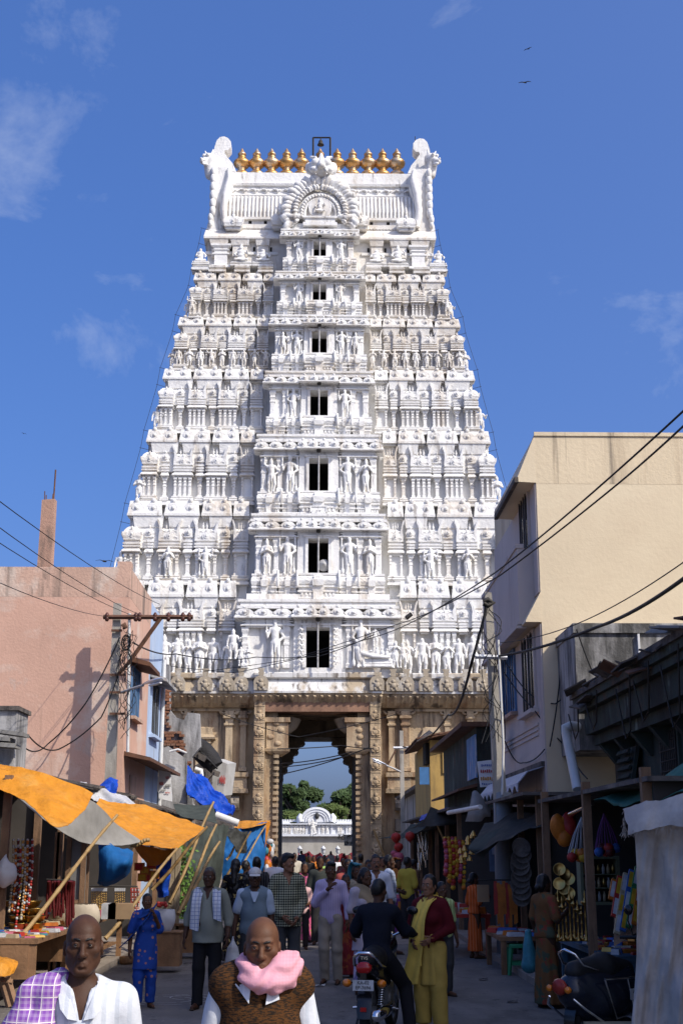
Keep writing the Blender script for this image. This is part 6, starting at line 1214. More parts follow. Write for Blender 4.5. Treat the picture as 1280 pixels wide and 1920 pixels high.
for i in range(420):
    p = Vector((rr.gauss(0, .10), rr.gauss(0, .12), .1+1.75*rr.random())); t = Vector((rr.gauss(0, 1), rr.gauss(0, 1), rr.gauss(0, 1))).normalized(); u = t.orthogonal().normalized(); k = len(v); s_ = .05; v += [tuple(p-t*s_), tuple(p+u*s_*.6), tuple(p+t*s_), tuple(p-u*s_*.6)]; f.append((k, k+1, k+2, k+3))
inst('foliage', mesh_of(v, f, [PM('shrub_leaf', (.09, .17, .03), .6, .3, 5)]), pl_); q = MB(); q.tube([(0, 0, 0), (.03, 0, .9), (0, .02, 1.8)], [.03, .02, .008], 5); inst('stem', q.mesh([M_BARK]), pl_)

def table(label, x0, x1, y0, y1, z, mat=None, skirt=False, name='stall_table'):
    e = empty(name, label, 'table', ((x0+x1)/2, (y0+y1)/2, .1)); mat = mat or M_TABLE
    b = MB(); b.bx(x0, x1, y0, y1, z-.06, z); b.obj('tabletop', [mat], e)
    for x in (x0+.06, x1-.06):
        for y in (y0+.06, y1-.06): q = MB(); q.bx(x-.04, x+.04, y-.04, y+.04, .1 if abs(x) > 3.36 or x > 3.1 else 0, z-.062); q.obj('leg', [mat], e)
    if skirt:
        for a in (y0+.01, y1-.05): q = MB(); q.bx(x0+.1, x1-.1, a, a+.03, .35, z-.065); q.obj('front_board', [mat], e)
    return e
GOODS = []
def heap(label, name, cat, group, x0, x1, y0, y1, z, n, mats, seed, size=(.06, .16), h=(.015, .05), shape='packet'):
    """separate small goods laid out on a table top, settled at differing heights"""
    rr = random.Random(seed); me = []
    CN = [m.name.split('_')[-1] if m.name.startswith('plastic') else m.name.split('_')[0] for m in mats]
    for m in mats:
        b = MB()
        if shape == 'packet': b.box((0, 0, .5), (1, 1, 1)); b.v = [(x*(1-.12*(z > .5)), y*(1-.12*(z > .5)), z) for x, y, z in b.v]
        elif shape == 'jar': b.lathe([(.4, 0), (.5, .1), (.5, .65), (.3, .75), (.36, .78), (.36, 1), (.001, 1)], n=10)
        else: b.lathe([(.2, 0), (.4, .1), (.5, .6), (.48, .62), (.38, .15), (.001, .1)], n=12)
        me.append(b.mesh([m], name))
    nx = max(1, int(round(math.sqrt(n*(x1-x0)/(y1-y0))))); ny = max(1, int(math.ceil(n/nx))); k = 0
    for j in range(ny):
        for i in range(nx):
            if k >= n: break
            s_ = rr.uniform(*size); hh = rr.uniform(*h); o = inst(name, me[k % len(me)], None, (x0+(x1-x0)*(i+.5+rr.uniform(-.2, .2))/nx, y0+(y1-y0)*(j+.5+rr.uniform(-.2, .2))/ny, z+.002), (0, 0, rr.uniform(-.6, .6)), (s_, s_*rr.uniform(.6, 1), hh), label=label.replace('@', CN[k % len(me)]), cat=cat, group=group); k += 1
def strand(name, pts, r, mat, beads=0, parent=None, **kw):
    b = MB()
    if beads:
        n = beads
        for i in range(n):
            f = i/(n-1); p = cr3([Vector(q) for q in pts], f); b.ball(p, r*(1 if i % 2 else .8), 6, 4, 0 if i % 3 else (1 if len(mat) > 1 else 0))
    else:
        P = [cr3([Vector(q) for q in pts], i/8) for i in range(9)]; b.tube(P, [r*(1+.15*math.sin(i*2.1)) for i in range(9)], 7, flat=.8)
    return b.obj(name, mat, parent, **kw)
# first left stall
t1 = table('nearest left stall table with a boarded front, covered with small goods', -4.75, -3.42, 16.6, 19.2, .82, None, True)
x0, x1 = -4.7, -3.45
heap('small @ packet on the nearest left stall table', 'packet', 'packet', 'packets on the nearest left table', x0, x1, 16.65, 18.9, .82, 70, [C_['red'], C_['white'], C_['blue'], C_['yellow'], C_['cream'], C_['pink'], C_['orange'], C_['teal']], 2, (.10, .22))
heap('bundle of @ incense sticks on the nearest left stall table', 'incense_bundle', 'incense', 'incense bundles on the nearest left table', -4.2, -3.5, 18.3, 19.1, .875, 14, [C_['orange'], C_['cream']], 3, (.10, .2), (.03, .05))
for i in range(8):
    b = MB(); b.lathe([(.07, 0), (.13, .03), (.16, .09), (.17, .10), (.15, .10), (.11, .04), (.001, .03)], n=16); c = W(36+(i % 2)*26-(10 if i > 5 else 0), 1755, 18.2)
    inst('brass_bowl', b.mesh([M_BRASS], 'brass_bowl'), None, (c.x, 18.2, .825+.095*(i//2)), label='brass bowl in the stacks on the nearest left table', cat='bowl', group='stacked brass bowls')
rr = random.Random(9)
for i in range(15):
    p = W(92+i*3.4, 1652, 18.6); strand('thread_bunch', [p+Vector((0, rr.uniform(-.1, .1), 0)), p+Vector((rr.uniform(-.02, .02), 0, -.2)), p+Vector((rr.uniform(-.02, .03), 0, -.36-.14*rr.random()-(.12 if i > 10 else 0)))], .026, [C_['maroon']], label='bunch of dark red threads hanging on a rod at the nearest left stall', cat='thread bunch', group='dark red thread bunches')
q = MB(); q.cyl(W(88, 1649, 18.6), W(140, 1652, 18.6), .012, n=6); q.obj('hanging_rod', [M_IRON], None, label='thin iron rod carrying the dark red thread bunches', cat='rod')
for i in range(9):
    p = W(26+i*4.4, 1590 if i % 2 else 1575, 18.0); m_ = [C_['cream'], C_['orange'], C_['maroon'], C_['red'], M_BRASS][i % 5]; L_ = .75+.3*rr.random()
    strand('bead_string', [p, p+Vector((.02, 0, -L_*.5)), p+Vector((0, 0, -L_))], .022, [m_, C_['white']], 26, label='string of beads hanging in the nearest left stall', cat='bead string', group='bead strings in the nearest left stall')
S = SD(); S.ell((0, 0, 0), (.15, .12, .17), .06).cone((0, 0, .1), (0, 0, .26), .08, .02, .06); g = np.arange(-.26, .3, .02).astype(np.float32); gz = np.arange(-.24, .36, .02).astype(np.float32); v, q = snet(S.field(g, g, gz)+wob(g, g, gz, .014, 26, 3), g, g, gz)
bagm = mesh_of(v, q, [M_WPL], None, 1, 'polythene_bag'); inst('polythene_bag', bagm, None, W(10, 1640, 17.6), label='white polythene bag hanging at the left edge of the nearest stall', cat='plastic bag')
S = SD(); S.ell((0, 0, .2), (.34, .24, .24), .08).cone((-.2, 0, .2), (-.45, .05, .0), .12, .06, .08); g2 = np.arange(-.6, .5, .025).astype(np.float32); v, q = snet(S.field(g2, g2, gz)+wob(g2, g2, gz, .02, 14, 5), g2, g2, gz)
inst('cloth_sack', mesh_of(v, q, [cloth('cream_canvas', (.52, .44, .33))], None, 1), None, (W(150, 1740, 19.4).x, 19.1, .80), label='cream cloth sack slumped on the far end of the nearest left table', cat='sack')
c = W(5, 1818, 14.6)
tarp('orange cloth draped on a trestle at the lower left edge', [[(-60, 1792, 14.9), (-20, 1790, 14.9), (10, 1794, 14.9), (30, 1800, 14.9)], [(-60, 1802, 14.5), (-20, 1800, 14.5), (8, 1803, 14.45), (34, 1808, 14.6)], [(-60, 1836, 14.4), (-18, 1832, 14.35), (6, 1834, 14.3), (26, 1826, 14.5)]], M_OR, M_ORL, .035, 31, 'cloth', 'draped_cloth', fr=7)
e = empty('trestle', 'rough wooden trestle under the orange cloth at the lower left edge', 'trestle', (c.x, 14.6, 0))
for a, d in (((-30, 1832), (-40, 1905)), ((2, 1832), (18, 1888)), ((14, 1832), (32, 1892)), ((-20, 1838), (24, 1842))): q = MB(); p, r_ = W(*a, 14.55), W(*d, 14.55); q.bar(p, r_, .05); q.obj('leg' if a[1] == 1832 else 'crossbar', [M_WOOD], e)
# second left stall
t2 = table('second left stall table with hanging gold chains behind it', -4.6, -3.35, 20.6, 23.4, .84)
q = MB(); q.bx(-4.5, -3.45, 20.66, 23.3, .30, .34); q.obj('shelf', [M_TABLE], t2)
heap('small @ trinket box on the second left stall table', 'trinket_box', 'trinket box', 'trinkets on the second left table', -4.55, -3.4, 20.7, 23.3, .84, 46, [C_['white'], C_['red'], C_['cream'], C_['blue'], C_['green'], C_['pink'], M_STEEL], 5, (.10, .2), (.03, .10))
heap('@ packet on the lower shelf of the second left table', 'packet', 'packet', 'packets on the lower shelf', -4.4, -3.5, 20.75, 22.6, .342, 12, [C_['red'], C_['orange'], C_['white']], 6, (.15, .25), (.15, .3))
for i, (px, py, w_, m_) in enumerate(((205, 1742, .22, C_['white']), (226, 1742, .36, M_CARD))): c = W(px, py, 20.75); q = MB(); q.box((c.x, 20.75, .845+.11), (w_, .28, .22)); q.box((c.x, 20.75, .845+.225), (w_*.9, .26, .01)); q.obj('carton', [m_], None, label=('small white carton on the front of the second left table', 'wider brown carton on the front of the second left table')[i], cat='carton')
q = MB(); q.tube([W(168, 1661, 21.4), W(258, 1662, 21.4), W(259, 1700, 21.4)], .012, 6); q.obj('hanging_rod', [M_IRON], None, label='thin rail carrying the gold chains at the second left stall', cat='rod')
rr = random.Random(12)
for i in range(16):
    px = 173+i*3.0 if i < 10 else 217+(i-10)*3.4; p = W(px, 1668, 21.4); L_ = .28+.06*rr.random()
    e = strand('chain_card', [p, p+Vector((0, 0, -L_*.5)), p+Vector((0, 0, -L_))], .0125, [M_BRASS], 14, label='gold chain hung on a white card at the second left stall', cat='chain', group='gold chains on the rail'); q = MB(); q.box(p+Vector((0, -.012, .0)), (.026, .006, .05)); q.obj('card', [C_['white']], e)
for i in range(6): p = W(246+i*2.8, 1666, 21.4); strand('bead_string', [p, p+Vector((.01, 0, -.2)), p+Vector((0, 0, -.42))], .014, [C_['white'] if i % 2 else C_['red'], C_['red']], 18, label='red and white bead string beside the gold chains', cat='bead string', group='red and white bead strings')
for i, (px, py) in enumerate(((262, 1625), (272, 1632), (284, 1622), (268, 1645), (280, 1646), (290, 1640))): c = W(px, py, 22.6); q = MB(); q.box((0, 0, 0), (.16, .08, .13)); q.box((0, -.042, 0), (.12, .004, .09), m=1); inst('snack_box', q.mesh([C_['orange'], C_['yellow'] if i % 2 else C_['red']]), None, c, (0, 0, .2*(i % 3-1)), label='orange packet hanging in shade under the large tarpaulin', cat='packet', group='orange packets hanging under the tarpaulin')
S = SD(); S.ell((0, 0, .2), (.17, .16, .26), .08).cone((0, 0, .4), (.02, 0, .52), .1, .05, .05); v, q = snet(S.field(g, g, gz)+wob(g, g, gz, .012, 16, 8), g, g, gz); c = W(308, 1738, 21.5)
inst('white_sack', mesh_of(v, q, [M_WPL], None, 1), None, (c.x, 21.5, .62), (0, 0, 0), (1, 1, 1.0), label='white plastic sack with something red, beside the girl in blue', cat='sack'); q = MB(); 
for i in range(9): q.ball((c.x-.06+rr.gauss(0, .04), 21.32, 1.02+rr.gauss(0, .03)), .035, 6, 4)
q.obj('red_flower', [C_['red']], None, label='red cloth flower on the white plastic sack', cat='flower')
q = MB(); q.bx(c.x-.28, c.x+.28, 21.3, 21.75, .10, .60); q.bx(c.x-.30, c.x+.30, 21.28, 21.77, .60, .62); q.obj('wooden_chest', [M_TABLE], None, label='low wooden chest under the white plastic sack', cat='chest')
c = G(237, 1808); q = MB(); q.lathe([(.09, 0), (.12, .03), (.12, .12), (.10, .13), (.001, .13)], c, 12); q.obj('clay_pot', [M_TABLE], None, label='small brown pot on the ground by the second table leg', cat='pot')
q = MB(); c = W(352, 1712, 24); q.bx(c.x-.22, c.x+.28, 24, 24.4, .1, .56); q.bx(c.x-.28, c.x+.3, 23.95, 24.42, .56, .60); q.obj('box_seat', [M_TABLE], None, label='small box counter behind the man in grey-green', cat='box'); 
heap('small white packet on the box counter', 'packet', 'packet', 'white packets on the box counter', c.x-.2, c.x+.2, 24, 24.3, .60, 4, [C_['white']], 7, (.1, .16), (.02, .06))
# pilgrim goods by the gate, left
for i in range(26):
    p = W(502+rr.uniform(-6, 10), 1578+i*3.4, 47+rr.uniform(-.5, .5)); q = MB(); q.ball((0, 0, 0), (.13*rr.uniform(.7, 1.3), .12, .14*rr.uniform(.7, 1.5)), 7, 5); inst('toy', q.mesh([[C_['white'], C_['red'], C_['pink'], C_['orange'], C_['cream']][i % 5] if i > 7 else [C_['white'], C_['orange'], C_['teal']][i % 3]]), None, p, label='bright toy hanging beside the left gate post', cat='toy', group='toys hung by the left gate post')
# ---- right side
tarp('dark canvas awning spread over the right shops beside the concrete pole', [[(905, 1548, 24.5), (960, 1528, 23.5), (1030, 1512, 22), (1100, 1495, 20.5)], [(892, 1575, 23.2), (950, 1552, 22.2), (1020, 1542, 20.8), (1090, 1515, 19.5)], [(888, 1605, 22.6), (935, 1580, 21.6), (985, 1552, 20.6), (1060, 1530, 19.2)]], M_DKT, M_DKT, .05, 20)
tarp('pale dusty lower fold of the dark awning beside the concrete pole', [[(893, 1568, 23.1), (925, 1556, 22.6), (950, 1550, 22.4)], [(878, 1592, 22.8), (902, 1590, 22.4), (935, 1575, 22)], [(905, 1612, 22.6), (912, 1600, 22.4), (930, 1582, 22)]], M_OLV, M_GRT, .03, 21, nu=16, nv=20)
tarp('sagging dark canvas awning of the right stalls near the gate', [[(770, 1545, 40), (810, 1530, 38), (850, 1515, 36), (888, 1500, 34)], [(750, 1562, 39), (800, 1555, 37), (845, 1540, 35), (885, 1525, 33)], [(706, 1570, 39), (742, 1570, 38), (780, 1562, 37), (800, 1548, 36)]], M_OLV, M_DKT, .05, 22)
tarp('dark cloth flap peaked on a stick over the right stalls', [[(806, 1514, 33), (830, 1520, 33), (855, 1516, 33), (884, 1505, 33)], [(792, 1540, 33), (825, 1540, 32.6), (855, 1536, 32.6), (885, 1528, 32.6)], [(770, 1552, 33.4), (815, 1548, 32.6), (850, 1546, 32.6), (884, 1534, 32.6)]], M_DKT, None, .03, 23)
tarp('folded beige tarpaulin hood hung beside the concrete pole', [[(885, 1484, 30), (894, 1480, 30), (905, 1495, 30), (918, 1516, 30)], [(878, 1518, 29.6), (890, 1516, 29.4), (904, 1520, 29.4), (920, 1530, 29.6)], [(873, 1538, 29.6), (888, 1541, 29.4), (902, 1540, 29.4), (908, 1530, 29.6)]], M_GRT, None, .03, 24, nu=16, nv=20)
tarp('green tarpaulin roof edge over the white sack curtain, far right', [[(1130, 1498, 17), (1180, 1480, 16), (1240, 1456, 15), (1320, 1420, 14)], [(1112, 1500, 15.8), (1180, 1492, 14.8), (1240, 1480, 13.8), (1320, 1462, 13)], [(1150, 1510, 15), (1195, 1506, 14), (1250, 1492, 13), (1320, 1480, 12.2)]], M_GNT, None, .05, 25)
rows = []
for j in range(44):
    py = 1528+j*10; t = j/43; row = []
    for i in range(60):
        u = i/59; px = 1187+10*math.sin(t*3.3)*(1-u)-6*t+u*190; k = (px-1187)
        d = .05*math.sin(k*.07+2.4*math.sin(t*3.1))*(.4+.6*t)+.028*math.sin(k*.17+t*6+2*math.sin(t*9))+.045*math.sin(k*.05-t*11)+.05*abs(math.sin(k*.035+t*5.5))-.035*abs(math.sin(k*.06-t*8+1))+.012*math.sin(k*.45+t*23)
        row.append(W(px, py, 12.55-.7*u-d))
    rows.append(row)
b = MB(); b.sheet(rows, .006); b.s = [1]*len(b.s); b.obj('sack_curtain', [M_SACK], None, label='wide white woven sack curtain hanging at the right edge', cat='sack curtain')
tarp('frayed upper flap of the white sack curtain at the right edge', [[(1166, 1518, 12.6), (1200, 1506, 12.4), (1240, 1498, 12.2), (1290, 1486, 12), (1360, 1468, 11.7)], [(1176, 1545, 12.45), (1205, 1536, 12.25), (1245, 1528, 12.1), (1290, 1520, 11.8), (1360, 1505, 11.5)], [(1178, 1562, 12.4), (1208, 1556, 12.2), (1248, 1546, 12.05), (1290, 1552, 11.8), (1360, 1548, 11.5)]], M_SACK, None, .03, 27, 'sack curtain', 'sack_curtain', nu=14, nv=40)
b = MB()
for i in range(160):
    f = rr.random(); p = W(1170+110*f, 1560-8*math.sin(f*3)+rr.uniform(-3, 3), 12.42-.5*f) if rr.random() < .7 else W(1168+rr.uniform(-2, 3), 1518+rr.random()*44, 12.55); d = Vector((rr.gauss(0, .02), rr.gauss(0, .01), -.03-.04*rr.random())); b.tube([p, p+d*.6, p+d+Vector((rr.gauss(0, .008), 0, 0))], .0016, 3, cap=0)
fr_ = b.obj('frayed_thread', [M_SACK], bpy.data.objects['sack_curtain.001'], kind='stuff')
b = MB(); b.cyl(W(1068, 1527, 18.2), W(1110, 1506, 17.4), .035, n=8); b.obj('steel_pipe', [M_STEEL], None, label='shiny steel pipe under the edge of the green tarpaulin', cat='pipe')
b = MB(); b.cyl(W(900, 1513, 27), W(840, 1524, 30), .05, n=8); b.obj('plastic_pipe', [M_PVC], None, label='pale pipe under the beige tarpaulin hood on the right', cat='pipe')
q = MB(); q.cyl(W(806, 1513, 33), W(838, 1590, 33), .03, n=6); q.obj('bamboo_pole', [M_BAMB], None, label='stick holding up the peaked dark cloth on the right', cat='bamboo pole', group='sticks under the right awnings')
q = MB(); q.cyl(W(700, 1555, 38), W(722, 1610, 38), .03, n=6); q.obj('bamboo_pole', [M_BAMB], None, label='leaning stick at the left end of the right awnings', cat='bamboo pole', group='sticks under the right awnings')
tarp('blue plastic strip lying along the right awnings', [[(790, 1528, 36), (815, 1520, 36), (842, 1512, 36)], [(786, 1538, 35.6), (812, 1528, 35.6), (842, 1518, 35.6)]], M_BLT, None, .03, 28, 'plastic sheet', 'plastic_sheet', nu=6, nv=14)
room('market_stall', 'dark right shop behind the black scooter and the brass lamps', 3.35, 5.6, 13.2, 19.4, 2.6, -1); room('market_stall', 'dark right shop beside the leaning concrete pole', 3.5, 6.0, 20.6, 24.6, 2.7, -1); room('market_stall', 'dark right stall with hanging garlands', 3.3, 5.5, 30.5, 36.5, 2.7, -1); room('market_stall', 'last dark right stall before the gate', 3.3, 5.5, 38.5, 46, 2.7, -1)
for i, (x0_, y0_, y1_, z_) in enumerate(((3.3, 13, 19.6, 2.55), (3.2, 20.4, 24.9, 2.7), (3.0, 30, 46.4, 2.75))):
    b = MB(); b.bx(x0_, 6.2, y0_, y1_, z_, z_+.05); b.obj('stall_roof', [M_TILE], None, label=('flat sooty sheet roof over the nearest right shop', 'flat sooty sheet roof over the shop by the leaning pole', 'long flat sooty sheet roof over the far right stalls')[i], cat='roof')
# mandala board
c0, c1 = W(918, 1634, 24.0), W(962, 1582, 24.0); bd = empty('painted_board', 'worn blue board with a round white flower pattern, by the leaning pole', 'board', (c0.x, 24, c0.z)); b = MB(); b.bx(c0.x, c1.x, 24, 24.03, c0.z, c1.z); b.obj('panel', [PM('worn_blue_paint', (.13, .17, .25), .85, .25, 3, .004, stain=[((.30, .33, .38), (4, 4, 4), .54, .66, .7)])], bd)
M_MB = PM('pattern_blue', (.10, .18, .48), .8, .1); M_MW = PM('pattern_white', (.45, .48, .55), .8, .12)
mc = W(943, 1616, 23.98)
for i in range(12): a = i*math.pi/6; q = MB(); q.prism([(mc.x+math.cos(a+d)*r_, mc.z+math.sin(a+d)*r_) for d, r_ in ((-.2, .06), (-.16, .105), (0, .135), (.16, .105), (.2, .06))], 23.985, 23.999); q.obj('petal', [M_MW if i % 2 else M_MB], bd)
for r_, m_, y_ in ((.055, M_MW, 23.98), (.035, M_MB, 23.975), (.015, M_MW, 23.97)): q = MB(); q.prism([(mc.x+math.cos(a*.3927)*r_, mc.z+math.sin(a*.3927)*r_) for a in range(16)], y_, 23.999); q.obj('pattern_disc', [m_], bd)
q = MB(); q.bx(W(922, 1600, 24).x, W(930, 1600, 24).x, 23.98, 23.998, W(925, 1602, 24).z, W(925, 1586, 24).z); q.obj('paper_note', [M_MW], bd)
# garlands, steel ware, balloons
for i in range(12):
    p = W(834+(i % 6)*6.6, 1572+(i//6)*6, 31-(i//6)*.5); ms = [[C_['red'], C_['yellow']], [C_['orange'], C_['yellow']], [C_['pink'], C_['red']], [C_['yellow'], C_['orange']]][i % 4]
    strand('flower_garland', [p, p+Vector((.03, 0, -.35)), p+Vector((0, 0, -.72-.15*(i % 3)))], .062, ms, 16, label='red and yellow garland hanging at the right stall', cat='garland', group='garlands at the right stall')
for i in range(16):
    p = W(784+(i % 5)*7+rr.uniform(-2, 2), 1560+(i//5)*19, 39+rr.uniform(-.4, .4)); q = MB(); d = Vector((rr.uniform(-.05, .12), 0, -.42-.1*rr.random())); q.tube([p, p+d*.3, p+d], [.02, .035, .03], 7); q.obj('steel_ladle', [M_STEEL], None, label='bright steel ladle hanging at the far right stall', cat='ladle', group='steel ladles hung at the far right stall')
for i, (px, py, m_, r_) in enumerate(((742, 1570, 'red', .14), (768, 1568, 'red', .14), (747, 1588, 'red', .13), (746, 1608, 'pink', .17), (738, 1600, 'pink', .09))): c = W(px, py, 37); q = MB(); q.lathe([(.001, -r_*1.15), (r_*.5, -r_*.9), (r_*.95, -r_*.3), (r_, .1*r_), (r_*.8, .65*r_), (.001, r_)], c, 14); q.cyl(c+Vector((0, 0, -r_*1.1)), c+Vector((0, 0, -r_*1.3)), .01, .03, 6); q.obj('balloon', [C_[m_]], None, label=('red balloon left of the grey lamp pole, topmost', 'red balloon right of the grey lamp pole', 'red balloon under the topmost one', 'large pink balloon at the bottom of the bunch', 'small pink balloon at the bottom of the bunch')[i], cat='balloon', group='balloons at the far right stall')
for i in range(14):                            # brass trinkets hanging above
    p = W(868+rr.uniform(-8, 28), 1556+rr.uniform(0, 60), 28+rr.uniform(-.4, .4)); q = MB(); q.lathe([(.001, .09), (.02, .08), (.045, .03), (.06, -.02), (.065, -.03), (.03, -.025), (.001, -.02)], p, 10); q.obj('brass_bell', [M_BRASS], None, label='small brass bell hanging beside the garlands', cat='bell', group='brass bells beside the garlands')
for i in range(9): c = W(975+2*math.sin(i*2), 1590+i*11.5, 20.8); q = MB(); q.lathe([(.001, .02), (.12, .02), (.15, .05), (.155, .05), (.125, -.01), (.001, -.015)], n=16); inst('woven_basket', q.mesh([M_TILE]), None, c, (rad(80), 0, rr.uniform(-.3, .3)), label='dark round basket in the hanging column right of the blue board', cat='basket', group='column of dark baskets')
for i in range(7): c = W(1048+(i % 3)*9, 1630+i*9, 19.0); q = MB(); q.lathe([(.001, 0), (.065, .0), (.085, .014), (.09, .014), (.07, -.008), (.001, -.008)], n=20); inst('brass_plate', q.mesh([M_BRASS]), None, c, (rad(78), 0, rr.uniform(-.4, .4)), label='round brass plate hanging at the back of the dark right shop', cat='plate', group='brass plates in the dark right shop')
for i in range(8):
    p = W(928+i*5.2, 1652+(i % 3)*3, 22.4); L_ = .55+.25*((i*7) % 3)/2; b = MB(); b.sheet([[p+Vector((-.028, 0, 0)), p+Vector((.028, .01, 0))], [p+Vector((-.035, .015, -L_*.5)), p+Vector((.03, -.01, -L_*.5))], [p+Vector((-.03, 0, -L_)), p+Vector((.035, .01, -L_*.95))]], .012); b.obj('orange_cloth', [C_['orange'] if i % 4 else C_['red']], None, label='narrow orange cloth hanging on the rail near the green stool', cat='cloth', group='orange cloths on the rail')
q = MB(); q.cyl(W(895, 1650, 22.4), W(972, 1650, 22.4), .012, n=6); q.obj('hanging_rod', [M_IRON], None, label='thin rail carrying the orange cloths', cat='rod')
q = MB(); c = W(905, 1675, 22.8); q.box(c, (.20, .05, .28)); q.box(c+Vector((0, -.03, .02)), (.15, .01, .2)); q.obj('hanging_calendar', [M_CARD], None, label='brown card panel hanging left of the orange cloths', cat='card panel')
def bagof(px, py, Y, r_, mats, label, strings, top):
    c = W(px, py, Y); e = empty('string_bag', label, 'bag', c); t = W(top[0], top[1], Y)
    for i in range(strings): b = MB(); a = i*6.283/strings; b.tube([t, (t+c)/2+Vector((math.cos(a)*r_*.6, math.sin(a)*r_*.5, 0)), c+Vector((math.cos(a)*r_, math.sin(a)*r_*.7, 0))], .006, 4); b.obj('cord', [mats[0]], e)
    for i in range(9): b = MB(); a = i*.7; b.ball((c.x+math.cos(a)*r_*.8*(i % 3)/2, c.y+math.sin(a)*r_*.6, c.z-.05*(i % 2)), (r_*.42, r_*.4, r_*.4), 7, 5); b.obj('pouch', [mats[1+i % (len(mats)-1)]], e)
bagof(1088, 1600, 17.6, .17, [C_['white'], C_['orange'], C_['yellow'], C_['red']], 'white string bag of orange and yellow tassels hanging from the steel pipe', 14, (1089, 1532)); bagof(1138, 1590, 17.2, .16, [C_['purple'], C_['red'], C_['maroon'], C_['blue']], 'purple and red string bag hanging right of the white one', 10, (1131, 1525))
for i, (px, py) in enumerate(((1046, 1550), (1066, 1548), (1056, 1560))): c = W(px, py, 18.4); inst('packet_bunch', mesh_of(*snet(SD().ell((0, 0, 0), (.11, .08, .2), .05).field(g, g, gz)+wob(g, g, gz, .016, 22, i), g, g, gz), [C_['orange'] if i != 1 else C_['red']], None, 1), None, c, label=('orange packet bunch hanging under the dark awning, left one', 'red packet bunch hanging under the dark awning', 'orange packet bunch hanging under the dark awning, lowest one')[i], cat='packet bunch')
# glass cabinet with bottles
p0, p1 = W(1090, 1697, 18.0), W(1160, 1605, 18.0); cb = empty('glass_cabinet', 'green framed glass cabinet with rows of small bottles in the dark right shop', 'cabinet', (p0.x, 18, p0.z)); w_, h_ = p1.x-p0.x, p1.z-p0.z; M_CAB = PM('cabinet_paint', (.16, .17, .10), .7, .15, 3)
for a in ((p0.x, p1.x, p0.z, p0.z+.04), (p0.x, p1.x, p1.z-.04, p1.z), (p0.x, p0.x+.04, p0.z+.04, p1.z-.04), (p1.x-.04, p1.x, p0.z+.04, p1.z-.04)): q = MB(); q.bx(a[0], a[1], 18, 18.25, a[2], a[3]); q.obj('frame', [M_CAB], cb)
q = MB(); q.bx(p0.x, p1.x, 18.25, 18.27, p0.z, p1.z); q.obj('back_panel', [M_ROOMD], cb)
for j in range(3):
    z = p0.z+.045+(h_-.1)*j/3
    if j: q = MB(); q.bx(p0.x+.042, p1.x-.042, 18.02, 18.24, z-.012, z); q.obj('shelf', [M_CAB], cb)
    for i in range(7): q = MB(); q.lathe([(.022, 0), (.022, .08), (.010, .11), (.012, .13), (.001, .13)], (p0.x+.07+(w_-.14)*i/6, 18.12, z+.001), 8); o = q.obj('bottle', [[C_['white'], C_['cream'], M_BRASS][(i+j) % 3]], None, label='small bottle in the green framed cabinet', cat='bottle', group='bottles in the cabinet')
table('blue painted counter below the glass cabinet in the right shop', 3.35, 4.6, 15.4, 18.6, .70, PM('blue_counter', (.05, .10, .14), .7, .2, 3), True)
heap('small @ trinket on the dark right shop counter', 'trinket', 'trinket', 'trinkets on the right counter', 3.4, 4.5, 15.5, 18.5, .70, 60, [C_['white'], C_['red'], C_['cream'], M_BRASS, C_['pink'], C_['blue'], C_['orange']], 8, (.08, .18), (.02, .06))
lp_ = MB(); lp_.lathe([(.10, 0), (.11, .02), (.05, .05), (.025, .09), (.035, .12), (.018, .15), (.018, .30), (.03, .32), (.018, .34), (.018, .46), (.08, .50), (.085, .52), (.03, .53), (.015, .58), (.022, .61), (.001, .68)], n=12); lpm = lp_.mesh([M_BRASS], 'brass_lamp')
for i in range(9): c = W(1040+i*7.2, 1740, 16.9+.25*(i % 2)); inst('brass_lamp', lpm, None, (c.x, 16.9+.25*(i % 2), .765), (0, 0, 0), (.62, .62, .62+.06*(i*5 % 7)), label='tall brass oil lamp in the row on the right counter', cat='oil lamp', group='brass oil lamps')
for i in range(18):
    p = W(1148+(i % 6)*11+(i//6)*5, 1668+(i//6)*32+(i % 6)*-6, 15.4-.2*(i//6)); q = MB(); q.box((0, 0, 0), (.07, .03, .26)); q.box((0, -.017, 0), (.05, .004, .2), m=1); inst('incense_box', q.mesh([[C_['orange'], C_['red'], C_['cream'], C_['blue'], C_['green']][i % 5], [C_['white'], C_['yellow']][i % 2]]), None, p, (-.5, .35, 0), label='incense box standing in the sloping rack behind the scooter', cat='incense box', group='incense boxes in the sloping rack')
b = MB(); p0, p1 = W(1140, 1765, 15.0), W(1215, 1640, 15.8); b.hexa([W(1150, 1775, 14.9), W(1205, 1740, 14.9), W(1150, 1775, 15.3), W(1205, 1740, 15.3), W(1150, 1655, 15.9), W(1215, 1620, 15.9), W(1150, 1655, 16), W(1215, 1620, 16)]); b.obj('display_rack', [M_TABLE], None, label='sloping wooden display rack behind the scooter', cat='rack')
